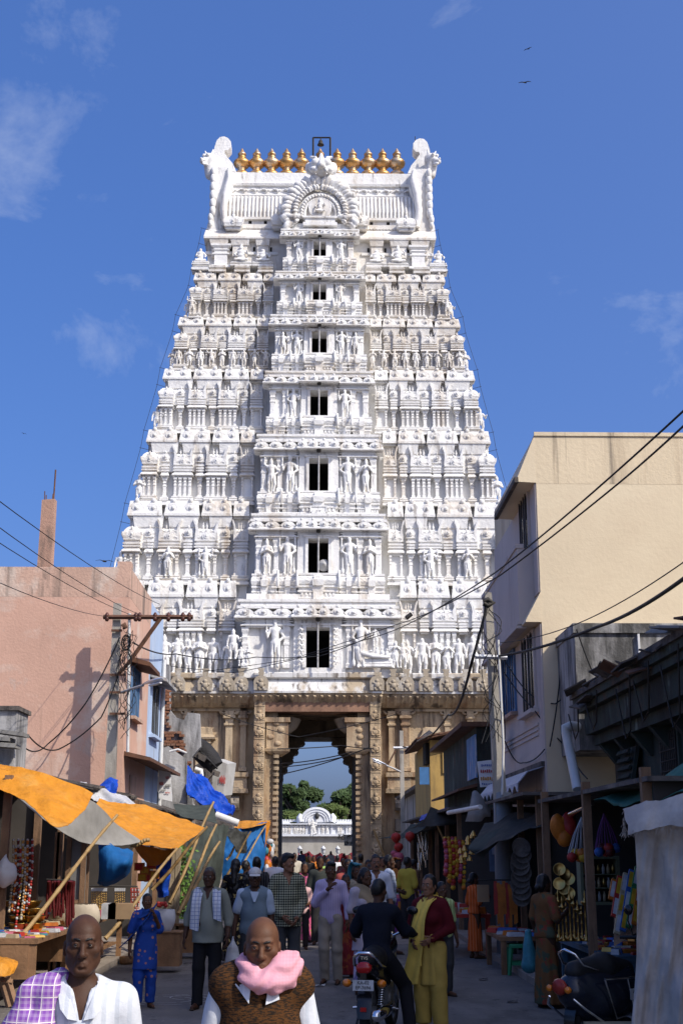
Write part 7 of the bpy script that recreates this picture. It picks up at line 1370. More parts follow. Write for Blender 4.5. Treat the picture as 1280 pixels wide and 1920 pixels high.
# red tables, stool, crate, more goods on the right
table('red painted market table in front of the garland stall', 2.35, 3.15, 24.2, 26.4, .74, C_['red'])
heap('small @ toy on the red table at the garland stall', 'toy', 'toy', 'toys on the red table', 2.4, 3.1, 24.3, 26.3, .74, 26, [C_['cream'], C_['white'], C_['orange'], C_['red'], C_['yellow']], 9, (.1, .2), (.05, .2))
table('low table of purple and pink trinkets in front of the far right stall', 1.75, 3.0, 30.5, 33, .78, C_['purple'])
heap('@ trinket on the purple table at the far right stall', 'trinket', 'trinket', 'trinkets on the purple table', 1.8, 2.95, 30.6, 32.9, .78, 44, [C_['pink'], C_['green'], C_['purple'], C_['white'], C_['yellow'], C_['blue']], 10, (.1, .2), (.04, .14))
table('low stall table of folded cloths behind the green stool', 2.85, 3.6, 20.9, 22.8, .56)
heap('folded @ cloth on the low table behind the green stool', 'folded_cloth', 'folded cloth', 'folded cloths on the low table', 2.9, 3.55, 20.95, 22.7, .56, 14, [C_['white'], C_['blue'], C_['orange'], C_['red'], C_['white']], 11, (.2, .34), (.03, .08))
st_ = empty('plastic_stool', 'green plastic stool standing in front of the right shops', 'stool', (G(933, 1803).x, 21.0, .0)); M_GST = PM('green_plastic', (.03, .22, .10), .45, .1, 4)
b = MB(); b.loft([(.40, .15, .3), (.44, .15, .3), (.455, .14, .29)], (0, .15, 0)); inst('seat', b.mesh([M_GST]), st_)
for sx in (-1, 1):
    for sy in (-1, 1): b = MB(); b.tube([(sx*.12, sy*.12, .41), (sx*.165, sy*.165, 0)], [.038, .028], 4, 0, 0); inst('leg', b.mesh([M_GST]), st_)
    b = MB(); b.box((0, sx*.14, .17), (.26, .02, .05)); inst('stretcher', b.mesh([M_GST]), st_)
cr8 = empty('wooden_crate', 'pale slatted wooden crate on the ground below the scooter', 'crate', (W(1165, 1918, 12.9).x, 12.9, 0)); M_CR = PM('crate_wood', (.33, .28, .19), .85, .2, 4, .006)
for j in range(3): b = MB(); b.bx(-.32, .32, -.22, -.20, .02+j*.085, .085+j*.085); inst('slat', b.mesh([M_CR]), cr8); b = MB(); b.bx(-.32, .32, .20, .22, .02+j*.085, .085+j*.085); inst('slat', b.mesh([M_CR]), cr8)
for j in range(4): b = MB(); b.bx(-.33, .33, -.19+j*.1, -.12+j*.1, .272, .29); inst('slat', b.mesh([M_CR]), cr8)
for x in (-.3, 0, .3): b = MB(); b.bx(x-.025, x+.025, -.198, .198, 0, .268); inst('corner_post', b.mesh([M_CR]), cr8)
S = SD(); S.cone((0, 0, .02), (0, 0, .42), .12, .05, .05); v, q = snet(S.field(g, g, np.arange(-.15, .6, .02).astype(np.float32))+wob(g, g, np.arange(-.15, .6, .02).astype(np.float32), .01, 20, 3), g, g, np.arange(-.15, .6, .02).astype(np.float32)); c = W(990, 1795, 18.5); inst('hanging_bag', mesh_of(v, q, [C_['teal']], None, 1), None, (c.x, 18.4, .35), label='turquoise bag hanging from the counter left of the woman in the flowered sari', cat='bag')
# ================================================================ people
SK = {k: PM('skin_'+k, c, .58, .16, 22, .0008, 140, spec=.22) for k, c in dict(dark=(.062, .028, .016), mid=(.105, .047, .025), brown=(.22, .105, .060), deep=(.05, .023, .014)).items()}
M_HAIR = PM('black_hair', (.008, .007, .007), .45, .3, 30, .003, 120, spec=.4); M_GHAIR = PM('greying_hair', (.07, .065, .06), .6, .4, 60)
M_EYEW = PM('eye_white', (.26, .23, .20), .3, .05); M_IRIS = PM('iris', (.012, .007, .005), .2, .05, spec=.6); M_LIP = PM('lip', (.06, .024, .018), .75, .1, spec=.1)
M_LEATH = PM('sandal_leather', (.035, .02, .012), .6, .2); 
def F(name, col, **k): return cloth('fabric_'+name, col, **k)
def stdJ(): return dict(sL=(.165, .01, 1.395), sR=(-.165, .01, 1.395), eL=(.225, .03, 1.12), eR=(-.225, .03, 1.12), wL=(.235, -.05, .87), wR=(-.235, -.05, .87), hL=(.088, 0, .91), hR=(-.088, 0, .91), kL=(.10, -.02, .49), kR=(-.10, -.02, .49), aL=(.105, .02, .085), aR=(-.105, .02, .085), tL=(.125, -.13, .03), tR=(-.125, -.13, .03))
def human(label, px, ptop, Y, face=0., skin='mid', top=None, bottom=None, pose=None, hair='short', det=0, gz=0., dz=0., lean=0., yaw=0., pitch=0., fat=1., tash=False, H=None, fem=False, group=None, hairm=None, shoe=True, x=None, palm=None, sleeve=1.0, extra=None, name='person', neck=0., hem=.86, loose=.022, neckcut=.06):
    base = W(px, HOR, Y); gx = base.x if x is None else x
    H = H or (W(px if x is None else 715, ptop, Y).z-gz)+neck-dz; s = H/1.725
    root = empty(name, label, 'person', (gx, Y, gz), group, face, s)
    J = stdJ(); J.update(pose or {}); V = {k: np.array(v, float) for k, v in J.items()}
    zp = .93+dz
    def up(p):                                  # torso follows the hips, leans forward (towards -y)
        p = np.array(p, float); return np.array((p[0], p[1]-lean*(p[2]+dz-zp), p[2]+dz))
    piv = up((0, .0, 1.50)); Rm = np.array(Matrix.Rotation(yaw, 3, 'Z') @ Matrix.Rotation(pitch, 3, 'X'))
    hsh = np.array((0, -.5*neck, -neck))
    def hd(p): return piv + Rm @ (up((p[0]*.93, p[1], p[2]))-piv) + hsh
    hh = {0: .022, 1: .014, 2: .011}[det]; hf = {0: .016, 1: .008, 2: .0042}[det]
    free = pose or {}
    T_ = lambda k: V[k] if k in free and k[0] in 'ew' and dz == 0 and lean == 0 else (V[k] if k in free else up(V[k]) if k[0] in 'sew' else V[k])
    P = {k: T_(k) for k in V}
    if dz and 'hL' not in free: P['hL'] = V['hL']+(0, 0, dz); P['hR'] = V['hR']+(0, 0, dz)
    def torso(S, g=0., arms=1., k=.04, wa=1.0):
        a = fat
        S.ell(up((0, .01, .94)), ((.15+g)*(1.05 if fem else 1)*min(a, 1.15), (.105+g)*a, .12+g), k); S.cone(up((0, .0, .98)), up((0, 0, 1.16)), (.122*wa+g)*a, (.128*wa+g)*a, k, .78)
        if a > 1.1: S.ell(up((0, -.05, 1.06)), (.135*a, .11*a, .14), .06)
        S.cone(up((0, .0, 1.16)), up((0, .012, 1.33)), .132+g, .142+g, k, .74); S.cone(up((-.135, .012, 1.385)), up((.135, .012, 1.385)), .058+g, None, k); S.cone(up((-.08, .015, 1.42)), up((.08, .015, 1.42)), .04+g*.8, None, k)
        if fem: S.ell(up((.065, -.085, 1.24)), (.06+g, .055+g, .06+g), .04); S.ell(up((-.065, -.085, 1.24)), (.06+g, .055+g, .06+g), .04)
        for q in 'LR':
            sh, e, w_ = P['s'+q], P['e'+q], P['w'+q]
            if arms > 0: S.cone(sh, sh+(e-sh)*min(1, arms/.55 if arms < .55 else 1), .050+g, (.041+g*1.15), .03)
            if arms > .55: S.cone(e, e+(w_-e)*min(1, (arms-.55)/.45), .040+g, .030+g*.8, .025)
    S = SD(); torso(S)
    S.cone(up((0, .018, 1.38)), hd((0, .0, 1.52)), .056 if not fem else .047, .05 if not fem else .043, .03)
    for q in 'LR':
        S.cone(P['h'+q], P['k'+q], .083, .055, .03); S.cone(P['k'+q], P['a'+q], .053, .034, .02); S.cone(P['a'+q]+(0, .01, -.03), P['t'+q], .036, .028, .02); S.ell(P['a'+q]+(0, .03, -.045), (.035, .04, .035), .02)
    hc = (0, -.012, 1.60)
    S.ell(hd((0, .012, 1.632)), (.0715, .094, .092), .02, rz=yaw); S.ell(hd((0, -.028, 1.648)), (.062, .062, .058), .02, rz=yaw); S.ell(hd((0, -.028, 1.575)), (.059, .062, .082), .03, rz=yaw)
    S.ell(hd((0, -.080, 1.508)), (.021, .015, .014), .02, rz=yaw); S.ell(hd((0, -.080, 1.540)), (.033, .0175, .024), .02, rz=yaw)
    for q in (-1, 1):
        S.cone(hd((q*.056, -.008, 1.548)), hd((q*.022, -.072, 1.508)), .018, .016, .025); S.ell(hd((q*.049, -.058, 1.588)), (.022, .023, .018), .025, rz=yaw)
        S.ell(hd((q*.0785, .012, 1.59)), (.0105, .022, .031), .008, rz=yaw+q*.35)
    if det:
        for q in (-1, 1):
            S.cone(hd((q*.010, -.0905, 1.632)), hd((q*.044, -.080, 1.633)), .0085, .0085, .014)
            S.ell(hd((q*.031, -.104, 1.611)), (.019, .013, .0105), .010, carve=True, rz=yaw); S.ell(hd((q*.031, -.0835, 1.6105)), (.0165, .0125, .0130), .004, rz=yaw)
            S.ell(hd((q*.0155, -.098, 1.567)), (.0095, .012, .009), .007, rz=yaw)
        S.cone(hd((0, -.088, 1.616)), hd((0, -.110, 1.577)), .0085, .012, .012); S.ell(hd((0, -.1125, 1.571)), (.0130, .0125, .0115), .008, rz=yaw)
        if det > 1:
            for q in (-1, 1):
                S.cone(hd((q*.017, -.090, 1.6155)), hd((q*.031, -.0975, 1.6185)), .0042, .0045, .003); S.cone(hd((q*.031, -.0975, 1.6185)), hd((q*.046, -.088, 1.6145)), .0045, .004, .003)
                S.cone(hd((q*.018, -.092, 1.6045)), hd((q*.044, -.089, 1.6045)), .0036, .0036, .004)
                S.cone(hd((q*.023, -.1005, 1.565)), hd((q*.037, -.086, 1.537)), .0028, .0028, .012, carve=True); S.ell(hd((q*.009, -.110, 1.5585)), (.004, .006, .003), .004, carve=True); S.ell(hd((q*.085, .008, 1.592)), (.006, .012, .019), .006, carve=True, rz=yaw+q*.35)
            for z in (1.662, 1.674): S.cone(hd((-.035, -.100, z)), hd((.035, -.100, z)), .0012, None, .006, carve=True)
            S.cone(hd((0, -.104, 1.553)), hd((0, -.1045, 1.547)), .003, None, .008, carve=True)
        for q in (-1, 1):
            S.cone(hd((q*.006, -.0975, 1.5415)), hd((q*.026, -.088, 1.5365)), .0055, .0035, .005); S.cone(hd((0, -.0972, 1.5290)), hd((q*.021, -.0895, 1.5315)), .0068, .005, .006)
            S.cone(hd((q*.030, -.098, 1.5350)), hd((0, -.1065, 1.5356)), .0022, .0026, .003, carve=True)
        S.cone(hd((-.012, -.096, 1.518)), hd((.012, -.096, 1.518)), .003, None, .010, carve=True)
    pts = np.array([P[k] for k in P]+[up((0, 0, 1.2))]); hp0 = hd(hc)
    lo, hi = pts.min(0)-.13, pts.max(0)+.13; lo[2] = -.02; lo[1] = min(lo[1], hp0[1]-.16); hi[1] = max(hi[1], hp0[1]+.14, .15); lo[0] = min(lo[0], -.2); hi[0] = max(hi[0], .2)
    r_ = .125 if det else .13
    def ax(a, c, i, half): 
        l_, h_ = hp0[i]-half, hp0[i]+half; return axes_of([(a, max(a+hh, l_), hh), (max(a+hh, l_), h_, hf), (h_, max(c, h_+hh), hh)])
    X, Yv, Z = ax(lo[0], hi[0], 0, .10), ax(lo[1], hi[1], 1, .135), axes_of([(-.02, hp0[2]-.13, hh), (hp0[2]-.13, hp0[2]+.145, hf)])
    v, q = snet(S.field(X, Yv, Z), X, Yv, Z)
    # hands: palm and five fingers grown from the wrists
    m = MB(); m.add(v.tolist(), q.tolist(), 0, 1)
    for sgn, k in ((1, 'L'), (-1, 'R')):
        w_, e = Vector(P['w'+k]), Vector(P['e'+k]); d = (w_-e).normalized(); n = Vector(palm[k]) if palm and k in palm else Vector((-sgn, .1, 0)); n = (n-d*n.dot(d)).normalized(); u = d.cross(n)*(1 if d.cross(n).y < 0 else -1)
        if det == 0: m.tube([w_-d*.02, w_+d*.05, w_+d*.10, w_+d*.15+n*.03], [.028, .036, .034, .016], 6, 0, 1, 1, .55, up=n); continue
        m.tube([w_-d*.015, w_+d*.02, w_+d*.06, w_+d*.088], [.027, .034, .041, .037], 8, 0, 1, 1, .45, up=n)
        for i, L_ in enumerate((.066, .078, .073, .058)):
            b0 = w_+d*.080+u*(.029-.0193*i); m.tube([b0, b0+d*L_*.45+n*.006, b0+d*L_*.8+n*.022, b0+d*L_*.95+n*.042], [.0095, .009, .008, .0055], 6)
        b0 = w_+d*.022+u*.030; m.tube([b0, b0+d*.03+u*.022+n*.012, b0+d*.058+u*.026+n*.026], [.013, .0105, .0075], 6)
    body = inst('body', m.mesh([SK[skin], M_LIP], 'body'), root)
    me = body.data; n_ = len(v)
    if det:
        co = np.array(v); idx = np.zeros(len(me.polygons), np.int32); cen = co[q].mean(1); loc = (cen-piv-hsh) @ Rm+(0, 0, 1.50); 
        me.polygons.foreach_set('material_index', idx)
    def child(nm, S_, mats, h, f=None, par=None, clip=None):
        lo_, hi_ = None, None
        for o in S_.o:
            if o[7]: continue
            if o[0] == 'c': a, c = np.minimum(o[1], o[2])-max(o[3], o[4])-.03, np.maximum(o[1], o[2])+max(o[3], o[4])+.03
            else: a, c = o[1]-o[2].max()-.03, o[1]+o[2].max()+.03
            lo_ = a if lo_ is None else np.minimum(lo_, a); hi_ = c if hi_ is None else np.maximum(hi_, c)
        A = [np.arange(lo_[i]-2*h, hi_[i]+2*h, h).astype(np.float32) for i in range(3)]; D = S_.field(*A)
        if f is not None: D = f(D, *A)
        vv, qq = snet(D, *A); return inst(nm, mesh_of(vv, qq, mats, None, 1, nm), par or root)
    g3 = lambda X_, Y_, Z_: (X_[:, None, None], Y_[None, :, None], Z_[None, None, :])
    hc_ = .024 if det == 0 else .015 if det == 1 else .0085
    sd_ = int(abs(px)*7+ptop) % 9973
    if bottom:
        kind, mat = bottom[:2]; S2 = SD()
        if kind in ('trousers', 'pyjama'):
            w2 = bottom[2] if len(bottom) > 2 else .022; S2.ell(up((0, .01, .94)), (.155*min(fat, 1.15), .115*fat, .12), .03); S2.cone(up((0, 0, .95)), up((0, 0, 1.03)), .128*fat, .124*fat, .03, .8)
            for k in 'LR':
                S2.cone(P['h'+k], P['k'+k], .088+w2*.5, .060+w2, .03); en = P['a'+k]+(0, .01, -.03) if kind == 'trousers' else P['a'+k]; S2.cone(P['k'+k], en, .058+w2, .046+w2, .02)
            child('trousers', S2, [mat], hc_, lambda D, a, b_, c: np.maximum(D+wob(a, b_, c, .0045, 34, sd_), (.045 if kind == 'trousers' else .075)-g3(a, b_, c)[2]))
        else:                                   # skirt, sari or long robe: flared tube with folds
            z0, z1, r0, r1 = bottom[2:6]; S2.cone((0, 0, z0), up((0, 0, z1)), r0, r1, .03, .78)
            def fold(D, a, b_, c):
                x_, y_, z_ = g3(a, b_, c); th = np.arctan2(y_, x_); return np.maximum(D+.010*np.sin(th*9+z_*2+sd_)*np.clip((1.1-z_), 0, 1)+wob(a, b_, c, .004, 24, sd_), np.maximum(z0-z_, z_-z1-dz))
            child('skirt', S2, [mat], hc_, fold)
    if top:
        S2 = SD(); torso(S2, loose, sleeve); 
        if hem < .84: S2.cone(up((0, 0, hem-.1)), up((0, 0, 1.0)), (.175+loose)*fat*(1.08 if fem else 1), .14*fat+loose, .04, .8)
        def shirt(D, a, b_, c):
            x_, y_, z_ = g3(a, b_, c); nk = np.sqrt((x_)**2+((y_+.02+lean*.45)*1.0)**2+((z_-dz-1.475)*.9)**2)-neckcut*1.15
            vn = np.maximum(np.abs(x_)-(z_-dz-1.31)*.26, y_+.02+lean*.4) if det else 9.
            D = D+wob(a, b_, c, .0065, 24, sd_+1)
            return np.maximum(np.maximum(np.maximum(D, (hem+dz)-z_), -nk), -np.maximum(vn, 1.31-(z_-dz)) if det else D)
        child('shirt', S2, [top], hc_, shirt)
    if shoe:
        for k in 'LR':
            S2 = SD(); S2.cone(P['a'+k]+(0, .035, -.052), P['t'+k]+(0, -.02, -.004), .042, .036, .02); S2.cone(P['a'+k]+(0, .03, -.05), P['a'+k]+(0, .0, -.0), .042, .038, .02) if shoe == 'shoe' else None
            child('shoe' if shoe == 'shoe' else 'sandal', S2, [M_LEATH], .014 if det else .02, lambda D, a, b_, c: np.maximum(D, np.maximum(-.002-g3(a, b_, c)[2], (g3(a, b_, c)[2]-(.085 if shoe == 'shoe' else .024)))))
    def hsd(f=None, g=.009):
        S2 = SD(); S2.ell(hd((0, .012, 1.632)), (.071+g, .094+g, .102+g*.8), .02, rz=yaw); return S2
    hm = [hairm or M_HAIR]
    if hair not in ('bald', None):
        S2 = hsd()
        if hair in ('long', 'braid', 'bun'):
            S2.ell(hd((0, .06, 1.58)), (.07, .05, .09), .03, rz=yaw)
            if hair == 'bun': S2.ell(hd((0, .115, 1.56)), (.045, .04, .045), .02)
            if hair == 'braid': S2.cone(hd((0, .10, 1.55)), up((0, .125, 1.30)), .032, .022, .02); S2.cone(up((0, .125, 1.30)), up((.01, .14, 1.05)), .022, .012, .02)
            if hair == 'long': S2.cone(hd((0, .07, 1.56)), up((0, .12, 1.32)), .065, .05, .03)
        elif hair == 'thick': S2.ell(hd((0, -.02, 1.70)), (.07, .085, .045), .03, rz=yaw)
        def cut(D, a, b_, c):
            x_, y_, z_ = g3(a, b_, c); q0, q1, q2 = x_-piv[0]-hsh[0], y_-piv[1]-hsh[1], z_-piv[2]-hsh[2]
            lx = q0*Rm[0, 0]+q1*Rm[1, 0]+q2*Rm[2, 0]; ly = q0*Rm[0, 1]+q1*Rm[1, 1]+q2*Rm[2, 1]; lz = q0*Rm[0, 2]+q1*Rm[1, 2]+q2*Rm[2, 2]+1.50
            front = np.maximum(-(ly+.02), 0)
            line = 1.675-np.clip((ly+.065)*.9, 0, .2)+.0*lx if hair not in ('long', 'braid', 'bun') else 1.67-np.clip((ly+.06)*2.2, 0, 1)
            low = 1.53 if hair not in ('long', 'braid', 'bun') else 0.
            D = np.maximum(D, line-lz); D = np.maximum(D, low-lz)
            return D+wob(a, b_, c, .003, 90, sd_)
        child('hair', S2, hm, .018 if det == 0 else .009, cut)
    if det:
        for q_ in (-1, 1):
            c = hd((q_*.031, -.0852, 1.6110)); b = MB(); b.ball((0, 0, 0), .0125, 12, 8); 
            dv = Vector(Rm @ np.array((0, -1, 0))); b.lathe([(.0058, .0), (.0050, .0012), (.001, .002)], n=10, m=1); nn = len(b.v)-30
            M_ = dv.to_track_quat('Z', 'Y').to_matrix()
            b.v[nn:] = [tuple(M_ @ (Vector(p)+Vector((0, 0, .0118)))) for p in b.v[nn:]]
            if det > 1 or True: inst('eye', b.mesh([M_EYEW, M_IRIS]), root, c)
            b = MB(); b.tube([hd((q_*.010, -.0975, 1.6285)), hd((q_*.022, -.0965, 1.6325)), hd((q_*.036, -.091, 1.6335)), hd((q_*.050, -.078, 1.627))], [.0032, .0046, .0042, .0018], 6); inst('eyebrow', b.mesh([M_HAIR]), root)
        if tash: b = MB(); b.tube([hd((-.030, -.092, 1.536)), hd((-.014, -.104, 1.5495)), hd((0, -.106, 1.551)), hd((.014, -.104, 1.5495)), hd((.030, -.092, 1.536))], [.003, .008, .007, .008, .003], 7); inst('moustache', b.mesh([M_HAIR]), root)
    if extra: extra(root, up, hd, P, child, g3)
    return root
def ribbon(root, name, mat, pts, wv, t=.012, n=22, m=9, wr=.01, seed=1, par=None):
    """cloth laid along pts (local), wv = half-width vectors"""
    rr = random.Random(seed); ph = [rr.random()*6 for _ in range(4)]; rows = []
    for i in range(n):
        f = i/(n-1); c = cr3([Vector(p) for p in pts], f); w_ = cr3([Vector(p) for p in wv], f); row = []
        for j in range(m):
            u = -1+2*j/(m-1); row.append(c+w_*u+Vector((0, -1, .4))*wr*(math.sin(u*5+ph[0]+f*3)+.6*math.sin(f*13+ph[1]+u*2)))
        rows.append(row)
    b = MB(); b.sheet(rows, t); b.s = [1]*len(b.s); return inst(name, b.mesh([mat]), par or root)
ARM_B = dict(eL=(.24, .05, 1.12), wL=(.16, -.17, 1.02)); 
# --- the two bald men in front
def man1(root, up, hd, P, child, g3):
    pl = F('purple_plaid', (.22, .08, .36), pat=('plaid', 46., (.36, .24, .44), (.70, .62, .60)))
    S2 = SD(); S2.cone((-.10, .03, 1.462), (-.18, .01, 1.425), .05, .066, .03); S2.cone((-.18, .01, 1.425), (-.232, -.01, 1.27), .066, .07, .04); S2.cone((-.232, -.01, 1.27), (-.25, -.03, 1.02), .07, .076, .04); S2.cone((-.14, -.06, 1.42), (-.19, -.10, 1.1), .04, .06, .05); S2.cone((-.17, .1, 1.40), (-.22, .14, 1.05), .045, .06, .04)
    child('towel', S2, [pl], .010, lambda D, a, b_, c: D+wob(a, b_, c, .010, 30, 3)+.006*np.sin(60*(g3(a, b_, c)[0]*.8+g3(a, b_, c)[1]*.7)))
    col_ = bpy.data.materials['fabric_white_shirt']
    for q in (-1, 1):
        b = MB(); b.sheet([[(q*.012, -.105, 1.325), (q*.052, -.118, 1.335), (q*.082, -.104, 1.372)], [(q*.035, -.102, 1.385), (q*.062, -.098, 1.405), (q*.092, -.07, 1.425)], [(q*.062, -.05, 1.455), (q*.080, -.045, 1.455), (q*.10, -.03, 1.452)], [(q*.05, .06, 1.475), (q*.06, .075, 1.46), (q*.07, .085, 1.44)]], .006); inst('collar', b.mesh([col_]), root)
    b = MB(); b.tube([(math.cos(a)*.088, .022+math.sin(a)*.075, 1.452+.02*math.sin(a)) for a in [-.55+.425*i for i in range(11)]], .017, 8, flat=1.3); inst('collar', b.mesh([col_]), root)
    b = MB(); b.sheet([[(-.018, -.128, 1.32), (.018, -.130, 1.32)], [(-.018, -.148, 1.2), (.018, -.150, 1.2)], [(-.018, -.150, 1.05), (.018, -.152, 1.05)]], .004); inst('placket', b.mesh([col_]), root)
    for z in (1.27, 1.18, 1.09): b = MB(); b.lathe([(.006, 0), (.006, .002), (.001, .003)], (0, 0, 0), 8, ax='y'); inst('button', b.mesh([C_['cream']]), root, (0, -.158, z))
M_WSH = F('white_shirt', (.58, .60, .64), bump=.006, bs=16, pat=('stripe', 22., (.50, .53, .58)))
human('bald dark man in white collared shirt with a purple plaid towel on one shoulder', 166, 1714, 5.3, rad(11), 'dark', M_WSH, ('trousers', F('grey_trousers', (.14, .14, .15))), hair='bald', det=2, yaw=rad(-3), extra=man1, sleeve=.45, fat=1.0, loose=.016, neckcut=.056)
def man2(root, up, hd, P, child, g3):
    pk = F('pink_cotton', (.72, .34, .40), transl=.08, bump=.003, bs=40, pat=('plaid', 75., (.75, .38, .44)))
    S2 = SD(); nk_ = [(-.074, -.03, 1.478, .028), (-.060, -.09, 1.445, .033), (-.02, -.125, 1.415, .036), (.035, -.130, 1.415, .038), (.078, -.10, 1.445, .038), (.10, -.04, 1.485, .036), (.07, .06, 1.485, .034), (0, .09, 1.485, .034), (-.055, .06, 1.482, .030), (-.074, -.03, 1.478, .028)]
    for p_, q_ in zip(nk_[:-1], nk_[1:]): S2.cone(p_[:3], q_[:3], p_[3], q_[3], .05)
    S2.cone((.075, -.08, 1.50), (.125, -.07, 1.505), .034, .036, .045).cone((.08, -.105, 1.46), (.138, -.085, 1.462), .034, .032, .045).cone((.055, -.125, 1.42), (.115, -.11, 1.42), .030, .028, .045).cone((.138, -.07, 1.46), (.150, -.05, 1.40), .026, .012, .02)
    def fl(D, a, b_, c):
        x_, y_, z_ = g3(a, b_, c); th = np.arctan2(z_-1.43, np.sqrt(x_*x_+y_*y_)-.10); return D+.003*np.sin(th*5+x_*14)+.0045*np.sin(110*(x_*.45-z_*.9)+y_*20+2*np.sin(x_*40))+wob(a, b_, c, .0015, 40, 4)
    child('scarf', S2, [pk], .0075, fl)
    wh = M_WSH
    b = MB(); b.sheet([[(-.115, -.085, 1.40), (-.06, -.13, 1.33)], [(-.105, -.05, 1.445), (-.05, -.115, 1.405)]], .006); inst('collar', b.mesh([wh]), root)
    b = MB(); b.sheet([[(.07, -.128, 1.345), (.01, -.14, 1.325)], [(.06, -.11, 1.39), (.02, -.125, 1.385)]], .006); inst('collar', b.mesh([wh]), root)
    S2 = SD(); 
    for s in (-1, 1): S2.cone(P['sL'] if s > 0 else P['sR'], P['eL'] if s > 0 else P['eR'], .06, .056, .02); S2.cone(P['eL'] if s > 0 else P['eR'], P['wL'] if s > 0 else P['wR'], .056, .044, .02)
    child('shirt_sleeve', S2, [wh], .011, lambda D, a, b_, c: D+wob(a, b_, c, .006, 26, 9))
    b = MB(); pts = []
    for i in range(25): a = math.pi*2*i/24; pts.append((math.cos(a)*.098, -.015+math.sin(a)*.10, 1.402-.05*(1-math.sin(a))/2))
    b.tube(pts, .011, 8); inst('rib_collar', b.mesh([bpy.data.materials['fabric_rust_knit']]), root)
M_KNIT = F('rust_knit', (.085, .036, .012), bump=.004, bs=90, pat=('knit', 42., (.020, .014, .010)))
human('bald man in brown knitted vest with a pink scarf round his neck', 494, 1719, 5.7, rad(6), 'mid', M_KNIT, ('trousers', F('brown_trousers', (.10, .08, .06))), hair='bald', det=2, yaw=rad(-6), pitch=rad(4), extra=man2, sleeve=.0, loose=.040, neckcut=.080, fat=1.03, neck=.05)
# --- middle distance
def towel_both(mat):
    def f(root, up, hd, P, child, g3):
        for q in (-1, 1): ribbon(root, 'checked_towel', mat, [(q*.03, .13, 1.30), (q*.075, .09, 1.46), (q*.115, -.07, 1.44), (q*.135, -.165, 1.28), (q*.15, -.175, 1.02+.06*q)], [(.06, 0, .0)]*2+[(.055, 0, -.02)]*3, .012, wr=.008, seed=q+3)
    return f
M_CKT = F('pale_check', (.50, .52, .58), pat=('check', 22., (.16, .20, .34)))
human('man in olive grey shirt with a checked towel round his neck, dark trousers', 394, 1627, 16.7, rad(-6), 'dark', F('olive_grey', (.19, .20, .17)), ('trousers', F('black_trousers', (.012, .012, .014))), hair='short', hairm=M_GHAIR, det=1, fat=1.14, extra=towel_both(M_CKT), sleeve=.72, hem=.80, pose=dict(kR=(-.10, -.05, .49), aR=(-.11, -.06, .085), tR=(-.14, -.21, .03), eR=(-.26, .03, 1.12), wR=(-.29, -.04, .87), eL=(.26, .03, 1.12), wL=(.27, -.08, .88)), shoe='sandal')
def capman(root, up, hd, P, child, g3):
    m = F('pale_cap', (.52, .50, .48)); S2 = SD(); S2.ell(hd((0, .0, 1.665)), (.09, .105, .085), .01); child('cap', S2, [m], .010, lambda D, a, b_, c: np.maximum(D, 1.655-g3(a, b_, c)[2])); b = MB(); b.sheet([[(x, -.095-.0*abs(x), 1.660) for x in (-.07, -.035, 0, .035, .07)], [(x*1.05, -.165+abs(x)*.5, 1.635) for x in (-.07, -.035, 0, .035, .07)]], .006); inst('cap_peak', b.mesh([m]), root)
    S3 = SD(); [S3.cone(P['s'+k], P['s'+k]+(P['e'+k]-P['s'+k])*.75, .075, .07, .02) for k in 'LR']; child('shirt_sleeve', S3, [F('pale_blue_shirt', (.40, .47, .56))], .014, lambda D, a, b_, c: D+wob(a, b_, c, .005, 26, 5))
    b = MB(); b.sheet([[(-.06, -.10, 1.43), (.06, -.10, 1.43)], [(-.012, -.158, 1.30), (.012, -.158, 1.30)]], .006); inst('collar', b.mesh([bpy.data.materials['fabric_pale_blue_shirt']]), root)
p4 = human('man in pale cap and grey-blue vest carrying a white plastic bag', 479, 1629, 17.2, rad(2), 'dark', F('grey_blue_vest', (.15, .20, .24)), ('trousers', F('dark_grey_trousers', (.04, .045, .05))), hair='short', det=1, extra=capman, sleeve=.0, loose=.035, hem=.84, fat=1.05, pose=dict(eR=(-.25, .03, 1.12), wR=(-.27, -.06, .88)))
S = SD(); S.ell((0, 0, -.16), (.10, .07, .17), .05).cone((0, 0, .0), (0, 0, .13), .05, .012, .05); gB = np.arange(-.2, .2, .012).astype(np.float32); gZ = np.arange(-.38, .2, .012).astype(np.float32); vB, qB = snet(S.field(gB, gB, gZ)+wob(gB, gB, gZ, .010, 34, 3), gB, gB, gZ)
cB = W(437, 1775, 17.05); inst('carrier_bag', mesh_of(vB, qB, [M_WPL], None, 1), None, (cB.x, cB.y, cB.z-.0), label='white plastic carrier bag held by the man in the pale cap', cat='plastic bag')
M_CHKS = F('black_check', (.36, .36, .25), pat=('plaid', 30., (.02, .025, .022), (.01, .012, .012)))
human('tall man in black and cream checked shirt and grey trousers, looking aside', 539, 1602, 18.8, rad(18), 'brown', M_CHKS, ('trousers', F('charcoal_trousers', (.06, .062, .066))), hair='thick', det=1, yaw=rad(40), sleeve=.95, hem=.80, pose=dict(eR=(-.24, .03, 1.12), wR=(-.10, -.17, .93), eL=(.24, .03, 1.12), wL=(.08, -.19, .91)))
human('young man in lavender shirt and khaki trousers with a hand raised to his mouth', 620, 1617, 19.6, rad(-14), 'mid', F('lavender_shirt', (.52, .44, .60), pat=('stripe', 30., (.44, .35, .54))), ('trousers', F('khaki_trousers', (.34, .29, .23))), hair='thick', det=1, yaw=rad(30), sleeve=.9, hem=.84, pose=dict(eR=(-.23, -.03, 1.14), wR=(.02, -.19, 1.36), eL=(.25, .02, 1.13), wL=(.27, -.06, .88), kR=(-.09, -.06, .50), aR=(-.09, .02, .10), tR=(-.10, -.12, .03)))
